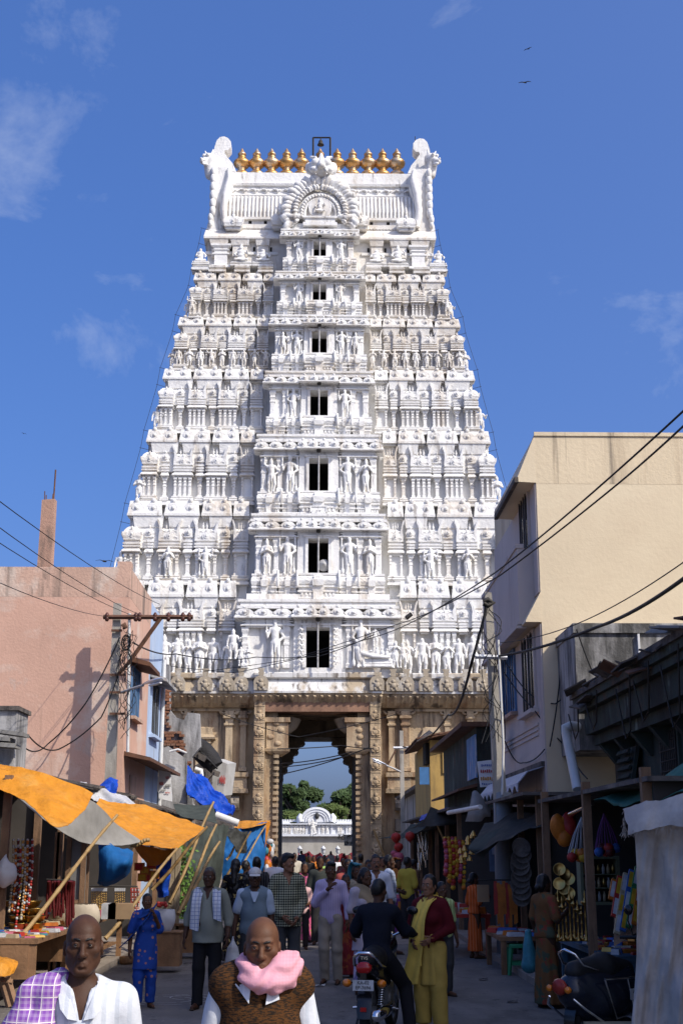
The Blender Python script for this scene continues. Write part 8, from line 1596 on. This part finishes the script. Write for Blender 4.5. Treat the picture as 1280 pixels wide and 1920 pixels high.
human('woman in dark red sari close behind the young man in lavender', 648, 1640, 20.6, rad(10), 'mid', F('dark_red_sari', (.20, .025, .03), pat=('floral', 9., (.28, .07, .03), (.16, .02, .02))), ('skirt', bpy.data.materials['fabric_dark_red_sari'], .05, 1.0, .21, .145), hair='bun', det=1, fem=True, sleeve=.4, hem=.9)
def shawl(mat, seed=1):
    def f(root, up, hd, P, child, g3):
        ribbon(root, 'shawl', mat, [(-.20, .10, 1.10), (-.19, .05, 1.36), (-.10, -.12, 1.36), (.05, -.19, 1.22), (.22, -.10, 1.18), (.26, .04, 1.1)], [(.02, .0, .13)]*6, .012, wr=.012, seed=seed)
        ribbon(root, 'shawl', mat, [(.20, .10, 1.05), (.17, .04, 1.40), (.08, -.10, 1.38), (-.03, -.19, 1.22), (-.06, -.18, .95)], [(.05, .0, .10)]*3+[(.10, 0, .04)]*2, .012, wr=.012, seed=seed+4)
    return f
human('woman in pale mauve dress wrapped in a tan shawl, behind the motorcyclist', 684, 1628, 18.2, rad(25), 'mid', F('pale_mauve', (.42, .36, .40)), ('skirt', F('lilac_print', (.42, .36, .50), pat=('floral', 8., (.20, .17, .32), (.5, .44, .5))), .12, 1.0, .19, .145), hair='long', det=1, fem=True, yaw=rad(25), sleeve=.5, hem=.6, extra=shawl(F('tan_shawl', (.34, .25, .15))))
human('smiling man with black moustache in a white shirt, beyond the motorcyclist', 704, 1603, 21.5, rad(5), 'brown', F('clean_white_shirt', (.62, .64, .70)), ('trousers', F('dark_blue_trousers', (.03, .035, .06))), hair='short', det=1, tash=True, sleeve=.6, fat=1.1)
def girl(root, up, hd, P, child, g3):
    m = F('blue_veil', (.015, .05, .20)); ribbon(root, 'shawl', m, [(-.02, .12, 1.2), (-.12, .06, 1.44), (-.10, -.10, 1.42), (.00, -.165, 1.46), (.06, -.15, 1.50)], [(.06, 0, .07)]*5, .01, wr=.012, seed=5); ribbon(root, 'shawl', m, [(.08, -.14, 1.50), (-.04, -.19, 1.36), (-.20, -.14, 1.16), (-.33, -.02, .98)], [(.05, 0, .09), (.08, 0, .10), (.10, 0, .11), (.10, 0, .08)], .01, wr=.014, seed=6)
M_GIRL = F('blue_print', (.018, .055, .26), pat=('spots', 12., (.34, .16, .14)))
human('girl in blue printed tunic and trousers holding her veil to her mouth', 280, 1676, 16.8, rad(20), 'mid', M_GIRL, ('pyjama', M_GIRL, .03), hair='bun', det=1, fem=True, yaw=rad(-8), sleeve=.5, hem=.58, extra=girl, pose=dict(eL=(.23, .0, 1.15), wL=(.09, -.17, 1.40), eR=(-.24, .03, 1.13), wR=(-.27, -.07, .89)), shoe='sandal')
def ywoman(root, up, hd, P, child, g3):
    m = F('yellow_scarf', (.64, .46, .10)); ribbon(root, 'scarf', m, [(.06, .12, 1.30), (.02, .09, 1.47), (-.06, -.05, 1.46), (-.07, -.165, 1.28), (-.11, -.19, 1.0), (-.12, -.19, .72)], [(.04, 0, .03), (.05, .02, .02), (.05, 0, .0), (.06, 0, 0), (.08, 0, 0), (.09, 0, 0)], .012, wr=.008, seed=7); ribbon(root, 'scarf', m, [(.08, .11, 1.30), (.09, .07, 1.46), (.03, -.10, 1.43), (-.03, -.185, 1.25), (-.08, -.21, .95), (-.20, -.19, .50)], [(.04, 0, .03), (.04, .02, .02), (.045, 0, .0), (.055, 0, 0), (.08, 0, 0), (.12, 0, .02)], .012, wr=.01, seed=8)
    b = MB(); b.tube([Vector(P['wL'])+Vector((math.cos(a)*.034, math.sin(a)*.034, .01)) for a in [i*.6283 for i in range(11)]], .005, 5); inst('bangle', b.mesh([M_BRASS]), root)
    S2 = SD(); S2.cone((0, .0, .48), up((0, 0, 1.0)), .19, .15, .03, .8); child('tunic', S2, [bpy.data.materials['fabric_mustard']], .014, lambda D, a, b_, c: np.maximum(D+.008*np.sin(np.arctan2(g3(a, b_, c)[1], g3(a, b_, c)[0])*8), .50-g3(a, b_, c)[2]))
M_MUS = F('mustard', (.42, .29, .07))
human('woman in maroon cardigan with long yellow scarf and mustard trousers', 803, 1641, 14.7, rad(-28), 'brown', F('maroon_cardigan', (.085, .008, .012), bump=.006), ('pyjama', M_MUS, .045), hair='braid', det=1, fem=True, yaw=rad(-5), sleeve=1.0, hem=.84, extra=ywoman, pose=dict(eL=(.24, .03, 1.13), wL=(.10, -.17, 1.02), eR=(-.24, .03, 1.13), wR=(-.14, -.17, .99)), shoe='sandal')
# --- farther people, each a figure of its own
FAR = [
    ('woman all in black with a dark head cloth beside the blue tent stall', 443, 1611, 23, 2.9, 'dark', (.008, .008, .010), ('skirt', .05, .99, .23, .15), 'long', 1, .8),
    ('man with cropped head in dark jacket, behind the man in the pale cap', 482, 1607, 24.5, 3.0, 'dark', (.012, .012, .015), ('trousers', (.02, .02, .025)), 'short', 0, 1.),
    ('man in a pale blue shirt half hidden behind the woman in black', 462, 1614, 25.5, 2.6, 'dark', (.36, .42, .50), ('trousers', (.03, .03, .035)), 'short', 0, .5),
    ('man in a white shirt seen from behind near the left gate post', 516, 1606, 31, 3.1, 'dark', (.62, .62, .66), ('trousers', (.07, .065, .06)), 'short', 0, .9),
    ('woman in bright pink near the middle of the road', 571, 1617, 28, .2, 'mid', (.66, .12, .26), ('skirt', .05, .99, .2, .14), 'bun', 1, .5),
    ('small child in pale pink walking in front of the woman in pink', 567, 1644, 26, .1, 'mid', (.66, .42, .40), ('trousers', (.05, .04, .04)), 'short', 0, .5),
    ('heavy man in dark grey shirt in the middle of the road', 600, 1606, 27.5, .0, 'dark', (.045, .05, .045), ('trousers', (.03, .03, .03)), 'short', 0, .9),
    ('man in lime green shirt beyond the heavy man in grey', 614, 1608, 38, .3, 'mid', (.26, .40, .10), ('trousers', (.05, .05, .06)), 'short', 0, .5),
    ('woman with a teal head scarf beyond the woman in the tan shawl', 668, 1622, 22.5, .4, 'mid', (.30, .25, .18), ('skirt', .05, .99, .2, .14), 'teal', 1, .5),
    ('man in light blue shirt turned to the right stalls', 729, 1604, 25, 1.4, 'dark', (.34, .40, .54), ('trousers', (.04, .04, .05)), 'short', 0, .55),
    ('man in yellow shirt standing at the purple table', 763, 1607, 29, 2.4, 'dark', (.42, .33, .05), ('trousers', (.03, .03, .035)), 'short', 0, .6),
    ('woman with an orange head cloth at the far right stall', 746, 1611, 34, .6, 'mid', (.45, .16, .03), ('skirt', .05, .99, .2, .14), 'orange', 1, .5),
    ('person in lime top crouching close behind the woman in maroon', 826, 1654, 18.0, .5, 'mid', (.40, .50, .20), ('trousers', (.05, .05, .05)), 'short', 0, .5),
    ('girl in bright orange dress beside the garland stall', 886, 1637, 24.0, 1.9, 'mid', (.58, .10, .015), ('skirt', .15, .99, .19, .14), 'bun', 1, .6),
    ('woman in dull flowered sari browsing at the dark right shop', 1016, 1640, 16.7, 2.1, 'deep', 'floral', ('skirt', .05, 1.0, .20, .15), 'bun', 1, .45),
    ('man in brown shirt at the far right stall', 775, 1612, 33.5, 2.0, 'dark', (.16, .09, .05), ('trousers', (.03, .03, .03)), 'short', 0, .5),
]
M_FLOR = F('flower_sari', (.16, .075, .03), pat=('floral', 6., (.07, .08, .05), (.22, .05, .03)))
def mini(lab, px, py, Y, face, skin, col, bot, hair, fem, slv, grp=None, stride=0):
    if col == 'floral': tm = M_FLOR
    else: tm = F('far_%d_%d' % (px, py), col, pat=[None, ('check', 16., tuple(c*.45+.02 for c in col)), ('stripe', 22., tuple(min(.7, c*1.3+.05) for c in col)), ('floral', 9., tuple(c*.4+.05 for c in col), (.4, .3, .12)) if fem else None][int(px) % 4])
    bt = (bot[0], tm, *bot[1:]) if bot[0] == 'skirt' else (bot[0], F('far_t_%d' % px, bot[1]))
    ex = None
    if hair in ('teal', 'orange'):
        hm_ = C_[hair]
        def ex(root, up, hd, P, child, g3): ribbon(root, 'head_cloth', hm_, [(0, -.07, 1.72), (0, .04, 1.745), (0, .13, 1.66), (0, .15, 1.42), (0, .15, 1.15)], [(.07, 0, -.0), (.095, 0, -.02), (.10, 0, 0), (.12, 0, 0), (.15, 0, 0)], .02, wr=.006)
    st = .10*stride
    ps = dict(kL=(.10, -.02-st, .49), aL=(.105, .02-st*1.6, .085), tL=(.125, -.13-st*1.6, .03), aR=(-.105, .02+st, .09), tR=(-.125, -.13+st, .03)) if stride else {}
    if int(px) % 3 == 0: ps.update(eL=(.25, .02, 1.13), wL=(.12, -.20, 1.08))
    if int(px) % 5 == 1: ps.update(eR=(-.25, .0, 1.13), wR=(-.16, -.22, 1.22))
    return human(lab, px, py, Y, face, skin, tm, bt, pose=ps, hair=hair if hair in ('short', 'bun', 'long') else 'long', det=1 if Y < 26 else 0, fem=bool(fem), sleeve=slv, hem=.84 if not fem else .9, extra=ex, group=grp, gz=.10 if (lab.find('stall') > 0 or lab.find('shop') > 0) and px > 760 and Y > 10 and W(px, 1590, Y).x > 3.1 else 0.)
for a in FAR: mini(*a, stride=0 if 'skirt' == a[7][0] else ((a[1] % 3)-1))
rr = random.Random(21)
CR = [('woman in dark green sari walking under the gate, left side', 534, 40, (.05, .12, .06), 1), ('man in cream shirt walking under the gate behind the checked shirt', 552, 44, (.5, .45, .36), 0), ('man in black shirt in the crowd under the gate', 580, 48, (.02, .02, .022), 0), ('woman in orange sari in the crowd under the gate', 588, 56, (.55, .18, .03), 1), ('man in grey shirt in the crowd under the gate', 608, 52, (.2, .2, .2), 0), ('man in white cap and white shirt in the crowd under the gate', 632, 46, (.62, .62, .64), 0), ('woman in maroon sari in the crowd under the gate', 643, 42, (.15, .02, .03), 1), ('man in sky blue shirt at the right side of the gate', 655, 58, (.25, .38, .55), 0), ('woman in purple sari at the right side of the gate', 664, 50, (.16, .05, .22), 1), ('man in brown checked shirt at the right side of the gate', 676, 38, (.22, .14, .08), 0), ('man in dark blue shirt beyond the gate', 565, 84, (.04, .06, .14), 0), ('woman in yellow sari beyond the gate', 578, 90, (.6, .4, .06), 1), ('man in white shirt beyond the gate', 620, 88, (.62, .62, .62), 0), ('woman in red sari beyond the gate', 645, 86, (.4, .03, .04), 1), ('man in dark jacket in front of the right gate post', 690, 30, (.03, .03, .035), 0), ('man in ochre shirt in front of the right gate post', 716, 34, (.3, .2, .08), 0), ('man in faded red shirt near the garland stall', 652, 25.5, (.30, .07, .06), 0), ('woman in brown sari between the shawl and the moustache man', 694, 24, (.13, .08, .05), 1), ('dark haired boy in white shirt beside the left gate post', 528, 36, (.55, .55, .56), 0)]
for lab, px, Y, col, fem in CR:
    H_ = (1.55 if fem else 1.66)+rr.uniform(-.05, .07)
    if 'boy' in lab: H_ = 1.35
    py = HOR-(H_-CAMZ)*FPX/Y; mini(lab, px, HOR+(CAMZ-H_)*FPX/Y, Y, rr.uniform(-.5, .5)+(math.pi if rr.random() < .4 else 0), rr.choice(['dark', 'mid', 'brown']), col, ('skirt', .05, .99, .2, .14) if fem else ('trousers', rr.choice([(.03, .03, .04), (.10, .08, .06), (.06, .06, .06)])), 'bun' if fem else 'short', fem, rr.choice([.5, .9]), None, 0 if fem else rr.choice([-1, 1]))
# ================================================================ motorcycle and scooter
M_TYRE = PM('tyre_rubber', (.012, .012, .012), .8, .2, 10, .002, 60); M_BLK = PM('gloss_black', (.008, .008, .010), .18, .1, 4, spec=.5); M_CHR = PM('chrome', (.75, .76, .78), .08, .05, 4, metal=1.); M_TAIL = PM('red_lens', (.35, .008, .008), .15, .1, 4, spec=.6); M_AMB = PM('amber_lens', (.62, .17, .01), .2, .1, 4, spec=.6); M_ENG = PM('engine_alloy', (.18, .18, .18), .4, .2, 8, metal=.7); M_SEATV = PM('black_vinyl', (.014, .014, .015), .55, .2, 8, .002, 80)
M_DKBODY = PM('dark_blue_paint', (.010, .013, .022), .22, .1, 3, spec=.5)
def P_(root, name, b, mats, par=None): return inst(name, b.mesh(mats, name), par or root)
def wheel(root, y, r, w_, nm='wheel'):
    b = MB(); k = 24; prof = [(-w_*.5, r*.80), (-w_*.52, r*.9), (-w_*.36, r*.97), (0, r), (w_*.36, r*.97), (w_*.52, r*.9), (w_*.5, r*.80), (0, r*.78)]
    vs = [(x, math.cos(6.2832*j/k)*q, math.sin(6.2832*j/k)*q) for x, q in prof for j in range(k)]; n = len(prof)
    b.add(vs, [(i*k+j, i*k+(j+1) % k, ((i+1) % n)*k+(j+1) % k, ((i+1) % n)*k+j) for i in range(n) for j in range(k)], 0, 1)
    t = inst(nm, b.mesh([M_TYRE], nm), root, (0, y, r))
    b = MB(); pts = [(0, math.cos(.2618*i)*r*.78, math.sin(.2618*i)*r*.78) for i in range(25)]; b.tube(pts, w_*.28, 6); inst('rim', b.mesh([M_ENG]), t)
    b = MB(); b.cyl((-w_*.7, 0, 0), (w_*.7, 0, 0), r*.17, n=12); inst('hub', b.mesh([M_ENG]), t)
    for i in range(6): a = i*1.0472; b = MB(); b.bar((0, math.cos(a)*r*.15, math.sin(a)*r*.15), (0, math.cos(a+.25)*r*.78, math.sin(a+.25)*r*.78), .03); inst('spoke', b.mesh([M_ENG]), t)
    return t
c = W(691, HOR, 13.75)
mb = empty('motorcycle', 'black motorcycle seen from behind with white number plate KA-02 EP-7694', 'motorcycle', (c.x, 13.75, 0), None, rad(-13))
wheel(mb, 0, .305, .105); wheel(mb, 1.27, .295, .085)
b = MB(); b.sheet([[(x, .05-.34*math.cos(a), .31+.345*math.sin(a)) for x in (-.07, -.04, 0, .04, .07)] for a in [.35+.17*i for i in range(9)]], .008); b.sheet([[(-.07, -.27, .44), (0, -.285, .44), (.07, -.27, .44)], [(-.075, -.30, .36), (0, -.315, .36), (.075, -.30, .36)], [(-.065, -.315, .27), (0, -.33, .27), (.065, -.315, .27)]], .01); P_(mb, 'mudguard', b, [M_BLK]); b = MB(); b.bx(-.03, .03, -.335, -.325, .34, .38); P_(mb, 'reflector', b, [M_TAIL])
S = SD(); S.cone((0, -.20, .74), (0, .12, .72), .07, .11, .04).cone((0, .1, .70), (0, .5, .66), .12, .10, .04).cone((-.07, -.1, .68), (-.09, .4, .56), .05, .06, .04).cone((.07, -.1, .68), (.09, .4, .56), .05, .06, .04); gx = np.arange(-.3, .31, .014).astype(np.float32); gy = np.arange(-.36, .8, .014).astype(np.float32); gz1 = np.arange(.4, .95, .014).astype(np.float32); v, q = snet(S.field(gx, gy, gz1), gx, gy, gz1); inst('tail_cowl', mesh_of(v, q, [M_BLK], None, 1), mb)
b = MB(); b.lathe([(.001, -.02), (.05, -.02), (.075, 0), (.08, .05), (.06, .07)], (0, -.255, .745), 16, ax='y', sx=1.0, sy=.75); P_(mb, 'tail_light', b, [M_TAIL]); text_obj('badge', 'TVS', (0, -.275, .835), .045, M_CHR, mb)
S = SD(); S.cone((0, -.12, .80), (0, .30, .79), .095, .12, .05, .9).cone((0, .3, .79), (0, .62, .76), .12, .09, .05); gz2 = np.arange(.6, .95, .014).astype(np.float32); v, q = snet(S.field(gx, gy, gz2), gx, gy, gz2); inst('seat', mesh_of(v, q, [M_SEATV], None, 1), mb)
b = MB(); b.tube([(-.14, .15, .72), (-.135, -.10, .76), (-.11, -.24, .84), (-.05, -.29, .885), (.05, -.29, .885), (.11, -.24, .84), (.135, -.10, .76), (.14, .15, .72)], .016, 8); P_(mb, 'grab_rail', b, [M_CHR])
pl_ = MB(); pl_.bx(-.105, .105, -.335, -.325, .535, .635); po = P_(mb, 'number_plate', pl_, [C_['white']]); text_obj('lettering', 'KA-02', (0, -.338, .609), .046, M_INK_K, po, ext=.001); text_obj('lettering', 'EP-7694', (0, -.338, .562), .046, M_INK_K, po, ext=.001)
b = MB(); b.bx(-.03, .03, -.33, -.22, .62, .70); P_(mb, 'plate_bracket', b, [M_BLK])
for s in (-1, 1):
    b = MB(); b.lathe([(.001, -.02), (.035, -.015), (.04, .01), (.02, .05), (.01, .06)], (s*.175, -.27, .60), 12, ax='y', sx=1.2); b.cyl((s*.03, -.24, .62), (s*.15, -.24, .60), .01, n=6, m=1); P_(mb, 'indicator', b, [M_AMB, M_BLK])
    b = MB(); b.cyl((s*.105, .02, .30), (s*.10, .16, .60), .016, n=8); P = []
    for i in range(50): f = i/49; P.append((s*.105+math.cos(i*1.2)*.03, .03+.11*f+math.sin(i*1.2)*.03, .36+.2*f))
    b.tube(P, .006, 5, 1); P_(mb, 'shock_absorber', b, [M_BLK, M_CHR])
    b = MB(); b.cyl((s*.12, .12, .30), (s*.12, .55, .34), .022, n=6); P_(mb, 'swing_arm', b, [M_BLK]); b = MB(); b.cyl((s*.10, .36, .31), (s*.24, .34, .30), .014, n=6); P_(mb, 'foot_peg', b, [M_CHR])
b = MB(); b.lathe([(.035, -.02), (.055, -.01), (.062, .02), (.06, .5), (.03, .6)], (.19, -.10, .34), 14, ax='y'); b.lathe([(.001, .015), (.03, .01), (.035, -.022)], (.19, -.10, .34), 12, m=2, ax='y'); b.v = [(x, y if True else y, z) for x, y, z in b.v]; b.tube([(.19, .1, .34), (.17, .45, .30), (.10, .75, .34)], .025, 8, 1); P_(mb, 'exhaust', b, [M_CHR, M_CHR, M_DARK])
b = MB(); b.box((0, .62, .40), (.22, .34, .26)); b.box((0, .66, .58), (.16, .2, .14)); [b.box((0, .66, .53+.03*i), (.2, .23, .008)) for i in range(5)]; b.cyl((-.13, .58, .36), (.13, .58, .36), .1, n=14); P_(mb, 'engine', b, [M_ENG])
S = SD(); S.cone((0, .58, .82), (0, .95, .88), .10, .13, .05); gy2 = np.arange(.4, 1.15, .016).astype(np.float32); gz3 = np.arange(.6, 1.1, .016).astype(np.float32); v, q = snet(S.field(gx, gy2, gz3), gx, gy2, gz3); inst('fuel_tank', mesh_of(v, q, [M_BLK], None, 1), mb)
for s in (-1, 1):
    b = MB(); b.cyl((s*.075, 1.27, .30), (s*.08, 1.0, .92), .024, n=8); P_(mb, 'fork_leg', b, [M_CHR])
    b = MB(); b.tube([(s*.05, 1.0, .96), (s*.18, .98, 1.02), (s*.36, .86, 1.0)], .013, 6); b.tube([(s*.26, .92, 1.01), (s*.36, .86, 1.0)], .02, 6, 1); P_(mb, 'handlebar', b, [M_CHR, M_SEATV])
    mr = MB(); mr.cyl((s*.27, .95, 1.02), (s*.30, .94, 1.20), .007, n=5); mr.ball((s*.30, .94, 1.24), (.065, .02, .045), 12, 8); o = P_(mb, 'mirror', mr, [M_BLK]); g_ = MB(); g_.lathe([(.001, -.0215), (.055, -.019), (.058, -.012)], (s*.30, .94, 1.24), 14, ax='y', sy=.68); inst('mirror_glass', g_.mesh([M_CHR]), o)
b = MB(); b.lathe([(.09, 0), (.10, .05), (.06, .14), (.001, .15)], (0, 1.12, .93), 14, ax='y'); P_(mb, 'headlamp', b, [M_CHR]); b = MB(); b.tube([(-.1, .45, .30), (-.20, .42, .2), (-.24, .40, .03)], .012, 6); P_(mb, 'side_stand', b, [M_BLK])
M_JACK = F('navy_jacket', (.010, .012, .020), bump=.008)
mdir = Vector((math.sin(rad(13)), math.cos(rad(13)), 0)); seat_pos = Vector((c.x, 13.75, 0))+mdir*.42
def jcollar(root, up, hd, P, child, g3):
    b = MB(); b.tube([up((math.cos(a)*.082, .0+math.sin(a)*.08, 1.455)) for a in [i*.5236 for i in range(13)]], .022, 8); inst('collar', b.mesh([F('grey_collar', (.09, .08, .08))]), root)
human('motorcyclist in black jacket seen from behind, one foot on the road', 0, 1650, float(seat_pos.y), math.pi-rad(13), 'dark', M_JACK, ('trousers', F('black_jeans', (.012, .012, .015)), .02), pose=dict(hL=(.10, -.02, .80), hR=(-.10, -.02, .80), kL=(.20, -.38, .60), aL=(.17, -.10, .34), tL=(.18, -.25, .29), kR=(-.26, -.26, .50), aR=(-.36, .0, .09), tR=(-.40, -.13, .03), eL=(.27, -.22, 1.08), wL=(.32, -.50, 1.02), eR=(-.27, -.22, 1.08), wR=(-.32, -.50, 1.02)), dz=-.12, lean=.18, det=1, hair='short', sleeve=.95, hem=.86, x=float(seat_pos.x), shoe='shoe', loose=.022, yaw=rad(-15), fat=.94)
# ---- scooter
c = W(1092, HOR, 13.35); so = empty('scooter', 'dark blue scooter with chrome side guard, parked beside the white sack curtain', 'scooter', (c.x, 13.35, 0), None, rad(-54))
wheel(so, 0, .25, .10); wheel(so, 1.24, .25, .10)
S = SD(); S.cone((0, -.22, .55), (0, .50, .50), .17, .20, .06, 1).ell((0, .15, .42), (.215, .42, .22), .06).cone((0, -.1, .64), (0, .45, .64), .13, .15, .05); gx = np.arange(-.32, .33, .016).astype(np.float32); gy = np.arange(-.52, .86, .016).astype(np.float32); gz1 = np.arange(.1, .9, .016).astype(np.float32); v, q = snet(S.field(gx, gy, gz1), gx, gy, gz1); inst('body', mesh_of(v, q, [M_DKBODY], None, 1), so)
S = SD(); S.cone((0, -.20, .73), (0, .20, .75), .10, .13, .05, 1).cone((0, .20, .75), (0, .52, .71), .14, .10, .05); gz2 = np.arange(.5, .95, .016).astype(np.float32); v, q = snet(S.field(gx, gy, gz2), gx, gy, gz2); inst('seat', mesh_of(v, q, [M_SEATV], None, 1), so)
b = MB(); b.bx(-.17, .17, .55, 1.02, .27, .31); P_(so, 'footboard', b, [M_SEATV])
b = MB(); b.sheet([[(x, 1.02+.10*(1-(x/.23)**2), .30) for x in (-.2, -.1, 0, .1, .2)], [(x*1.15, 1.06+.10*(1-(x/.23)**2), .6) for x in (-.2, -.1, 0, .1, .2)], [(x*.8, 1.00+.08*(1-(x/.23)**2), .92) for x in (-.2, -.1, 0, .1, .2)]], .04); P_(so, 'front_apron', b, [M_DKBODY])
S = SD(); S.ell((0, .95, .99), (.15, .11, .09), .04); gy2 = np.arange(.7, 1.2, .016).astype(np.float32); gz3 = np.arange(.8, 1.2, .016).astype(np.float32); v, q = snet(S.field(gx, gy2, gz3), gx, gy2, gz3); inst('handlebar_cover', mesh_of(v, q, [M_BLK], None, 1), so)
for s in (-1, 1):
    b = MB(); b.tube([(s*.12, .94, 1.0), (s*.34, .88, .99)], .018, 8); P_(so, 'handlebar', b, [M_SEATV]); mr = MB(); mr.tube([(s*.2, .92, 1.0), (s*.24, .90, 1.16), (s*.23, .90, 1.22)], .008, 5); mr.ball((s*.23, .90, 1.27), (.06, .025, .055), 12, 8); P_(so, 'mirror', mr, [M_BLK])
    b = MB(); b.tube([(s*.225, -.02, .66), (s*.24, .50, .66), (s*.235, .62, .36), (s*.24, .10, .30), (s*.225, -.02, .66)], .013, 6); b.tube([(s*.232, .30, .66), (s*.25, .36, .33)], .009, 6); P_(so, 'side_trim', b, [M_CHR])
    b = MB(); b.tube([(s*.16, -.40, .50), (s*.24, -.34, .42), (s*.27, -.10, .28), (s*.26, .15, .26)], .013, 6); P_(so, 'side_guard', b, [M_CHR]); b = MB(); b.lathe([(.001, -.015), (.03, -.01), (.035, .02), (.02, .04)], (s*.12, -.42, .58), 10, ax='y'); P_(so, 'indicator', b, [M_AMB])
b = MB(); b.tube([(-.12, .0, .74), (-.13, -.22, .80), (-.11, -.30, .90), (0, -.33, .94), (.11, -.30, .90), (.13, -.22, .80), (.12, .0, .74)], .013, 8); P_(so, 'grab_rail', b, [M_CHR])
b = MB(); b.lathe([(.001, -.02), (.06, -.015), (.08, .02), (.06, .05)], (0, -.40, .60), 14, ax='y', sx=1.2); P_(so, 'tail_light', b, [PM('dusty_red_lens', (.28, .03, .02), .3, .2, 8)])
b = MB(); b.sheet([[(x, -.30*math.cos(a)*1.0, .25+.30*math.sin(a)) for x in (-.07, 0, .07)] for a in [-.1+.2*i for i in range(9)]], .01); P_(so, 'mudguard', b, [M_BLK])
Ry = -math.pi/2
pl_ = MB(); pl_.bx(.255, .262, .30, .50, .46, .56); po = P_(so, 'number_plate', pl_, [C_['white']])
def side_text(s_, y, z, size, mat, par):
    o = text_obj('lettering', s_, (.265, y, z), size, mat, par); o.rotation_euler = (math.pi/2, 0, math.pi/2)
side_text('AP03R', .40, .533, .045, M_INK_K, po); side_text('8713', .40, .487, .045, M_INK_K, po); side_text('TVS', .42, .605, .05, M_CHR, so)
b = MB(); b.box((.18, .1, .26), (.06, .30, .10)); b.cyl((.16, -.12, .27), (.17, .35, .24), .05, n=10); P_(so, 'exhaust', b, [M_BLK]); b = MB(); b.box((-.02, .12, .27), (.22, .35, .16)); P_(so, 'engine', b, [M_ENG]); b = MB(); b.bar((-.05, .35, .24), (-.20, .30, .02), .03); P_(so, 'kick_stand', b, [M_CHR])

# ================================================================ alike things in a row get their place in it
ORD = 'first second third fourth fifth sixth seventh eighth ninth tenth eleventh twelfth thirteenth fourteenth fifteenth sixteenth seventeenth eighteenth nineteenth twentieth'.split(); ORD += ['twenty-'+o for o in ORD[:9]]
def place(group, key, fmt):
    L = sorted([o for o in bpy.data.objects if o.parent is None and o.get('group') == group], key=key)
    for i, o in enumerate(L): o['label'] = fmt % ORD[i]
bpy.context.view_layer.update()
X_ = lambda o: o.location.x/max(o.location.y, 1); Zd = lambda o: -o.location.z
place('stacked brass bowls', lambda o: (round(o.location.x, 1), -o.location.z), 'brass bowl, %s counting down the left stack then the right, nearest left table')
place('dark red thread bunches', X_, 'dark red thread bunch on the iron rod, %s from the left')
place('gold chains on the rail', X_, 'gold chain on a white card at the second left stall, %s from left')
place('red and white bead strings', X_, 'red and white bead string beside the gold chains, %s from the left')
place('bead strings in the nearest left stall', X_, 'long bead string in the nearest left stall, %s from the left')
place('brass oil lamps', X_, 'tall brass oil lamp on the right counter, %s from the left')
place('column of dark baskets', Zd, 'dark round basket in the column right of the blue board, %s from top')
place('orange cloths on the rail', X_, 'narrow cloth on the rail near the green stool, %s from the left')
place('garlands at the right stall', lambda o: (-round(o.location.y), X_(o)), 'flower garland at the right stall, %s counting left to right, back row first')
place('brass plates in the dark right shop', Zd, 'round brass plate hanging in the dark right shop, %s from the top')
place('brass bells beside the garlands', X_, 'small brass bell hanging beside the garlands, %s from the left')
place('steel ladles hung at the far right stall', X_, 'bright steel ladle at the far right stall, %s from the left')
place('incense boxes in the sloping rack', lambda o: (-round(o.location.z, 1), X_(o)), 'incense box in the sloping rack, %s counting along from the top left')
place('orange packets hanging under the tarpaulin', X_, 'orange packet hanging under the large tarpaulin, %s from the left')
by = {}
for o in bpy.data.objects:
    if o.parent is None and o.get('group') and o.get('label'): by.setdefault(o['label'], []).append(o)
for lab, L in by.items():
    if len(L) < 2 or len(L) > 29: continue
    col = 'toys hung' in L[0]['group']
    for i, o in enumerate(sorted(L, key=Zd if col else X_)): o['label'] = '%s, %s from %s' % (lab, ORD[i], 'top' if col else 'left')
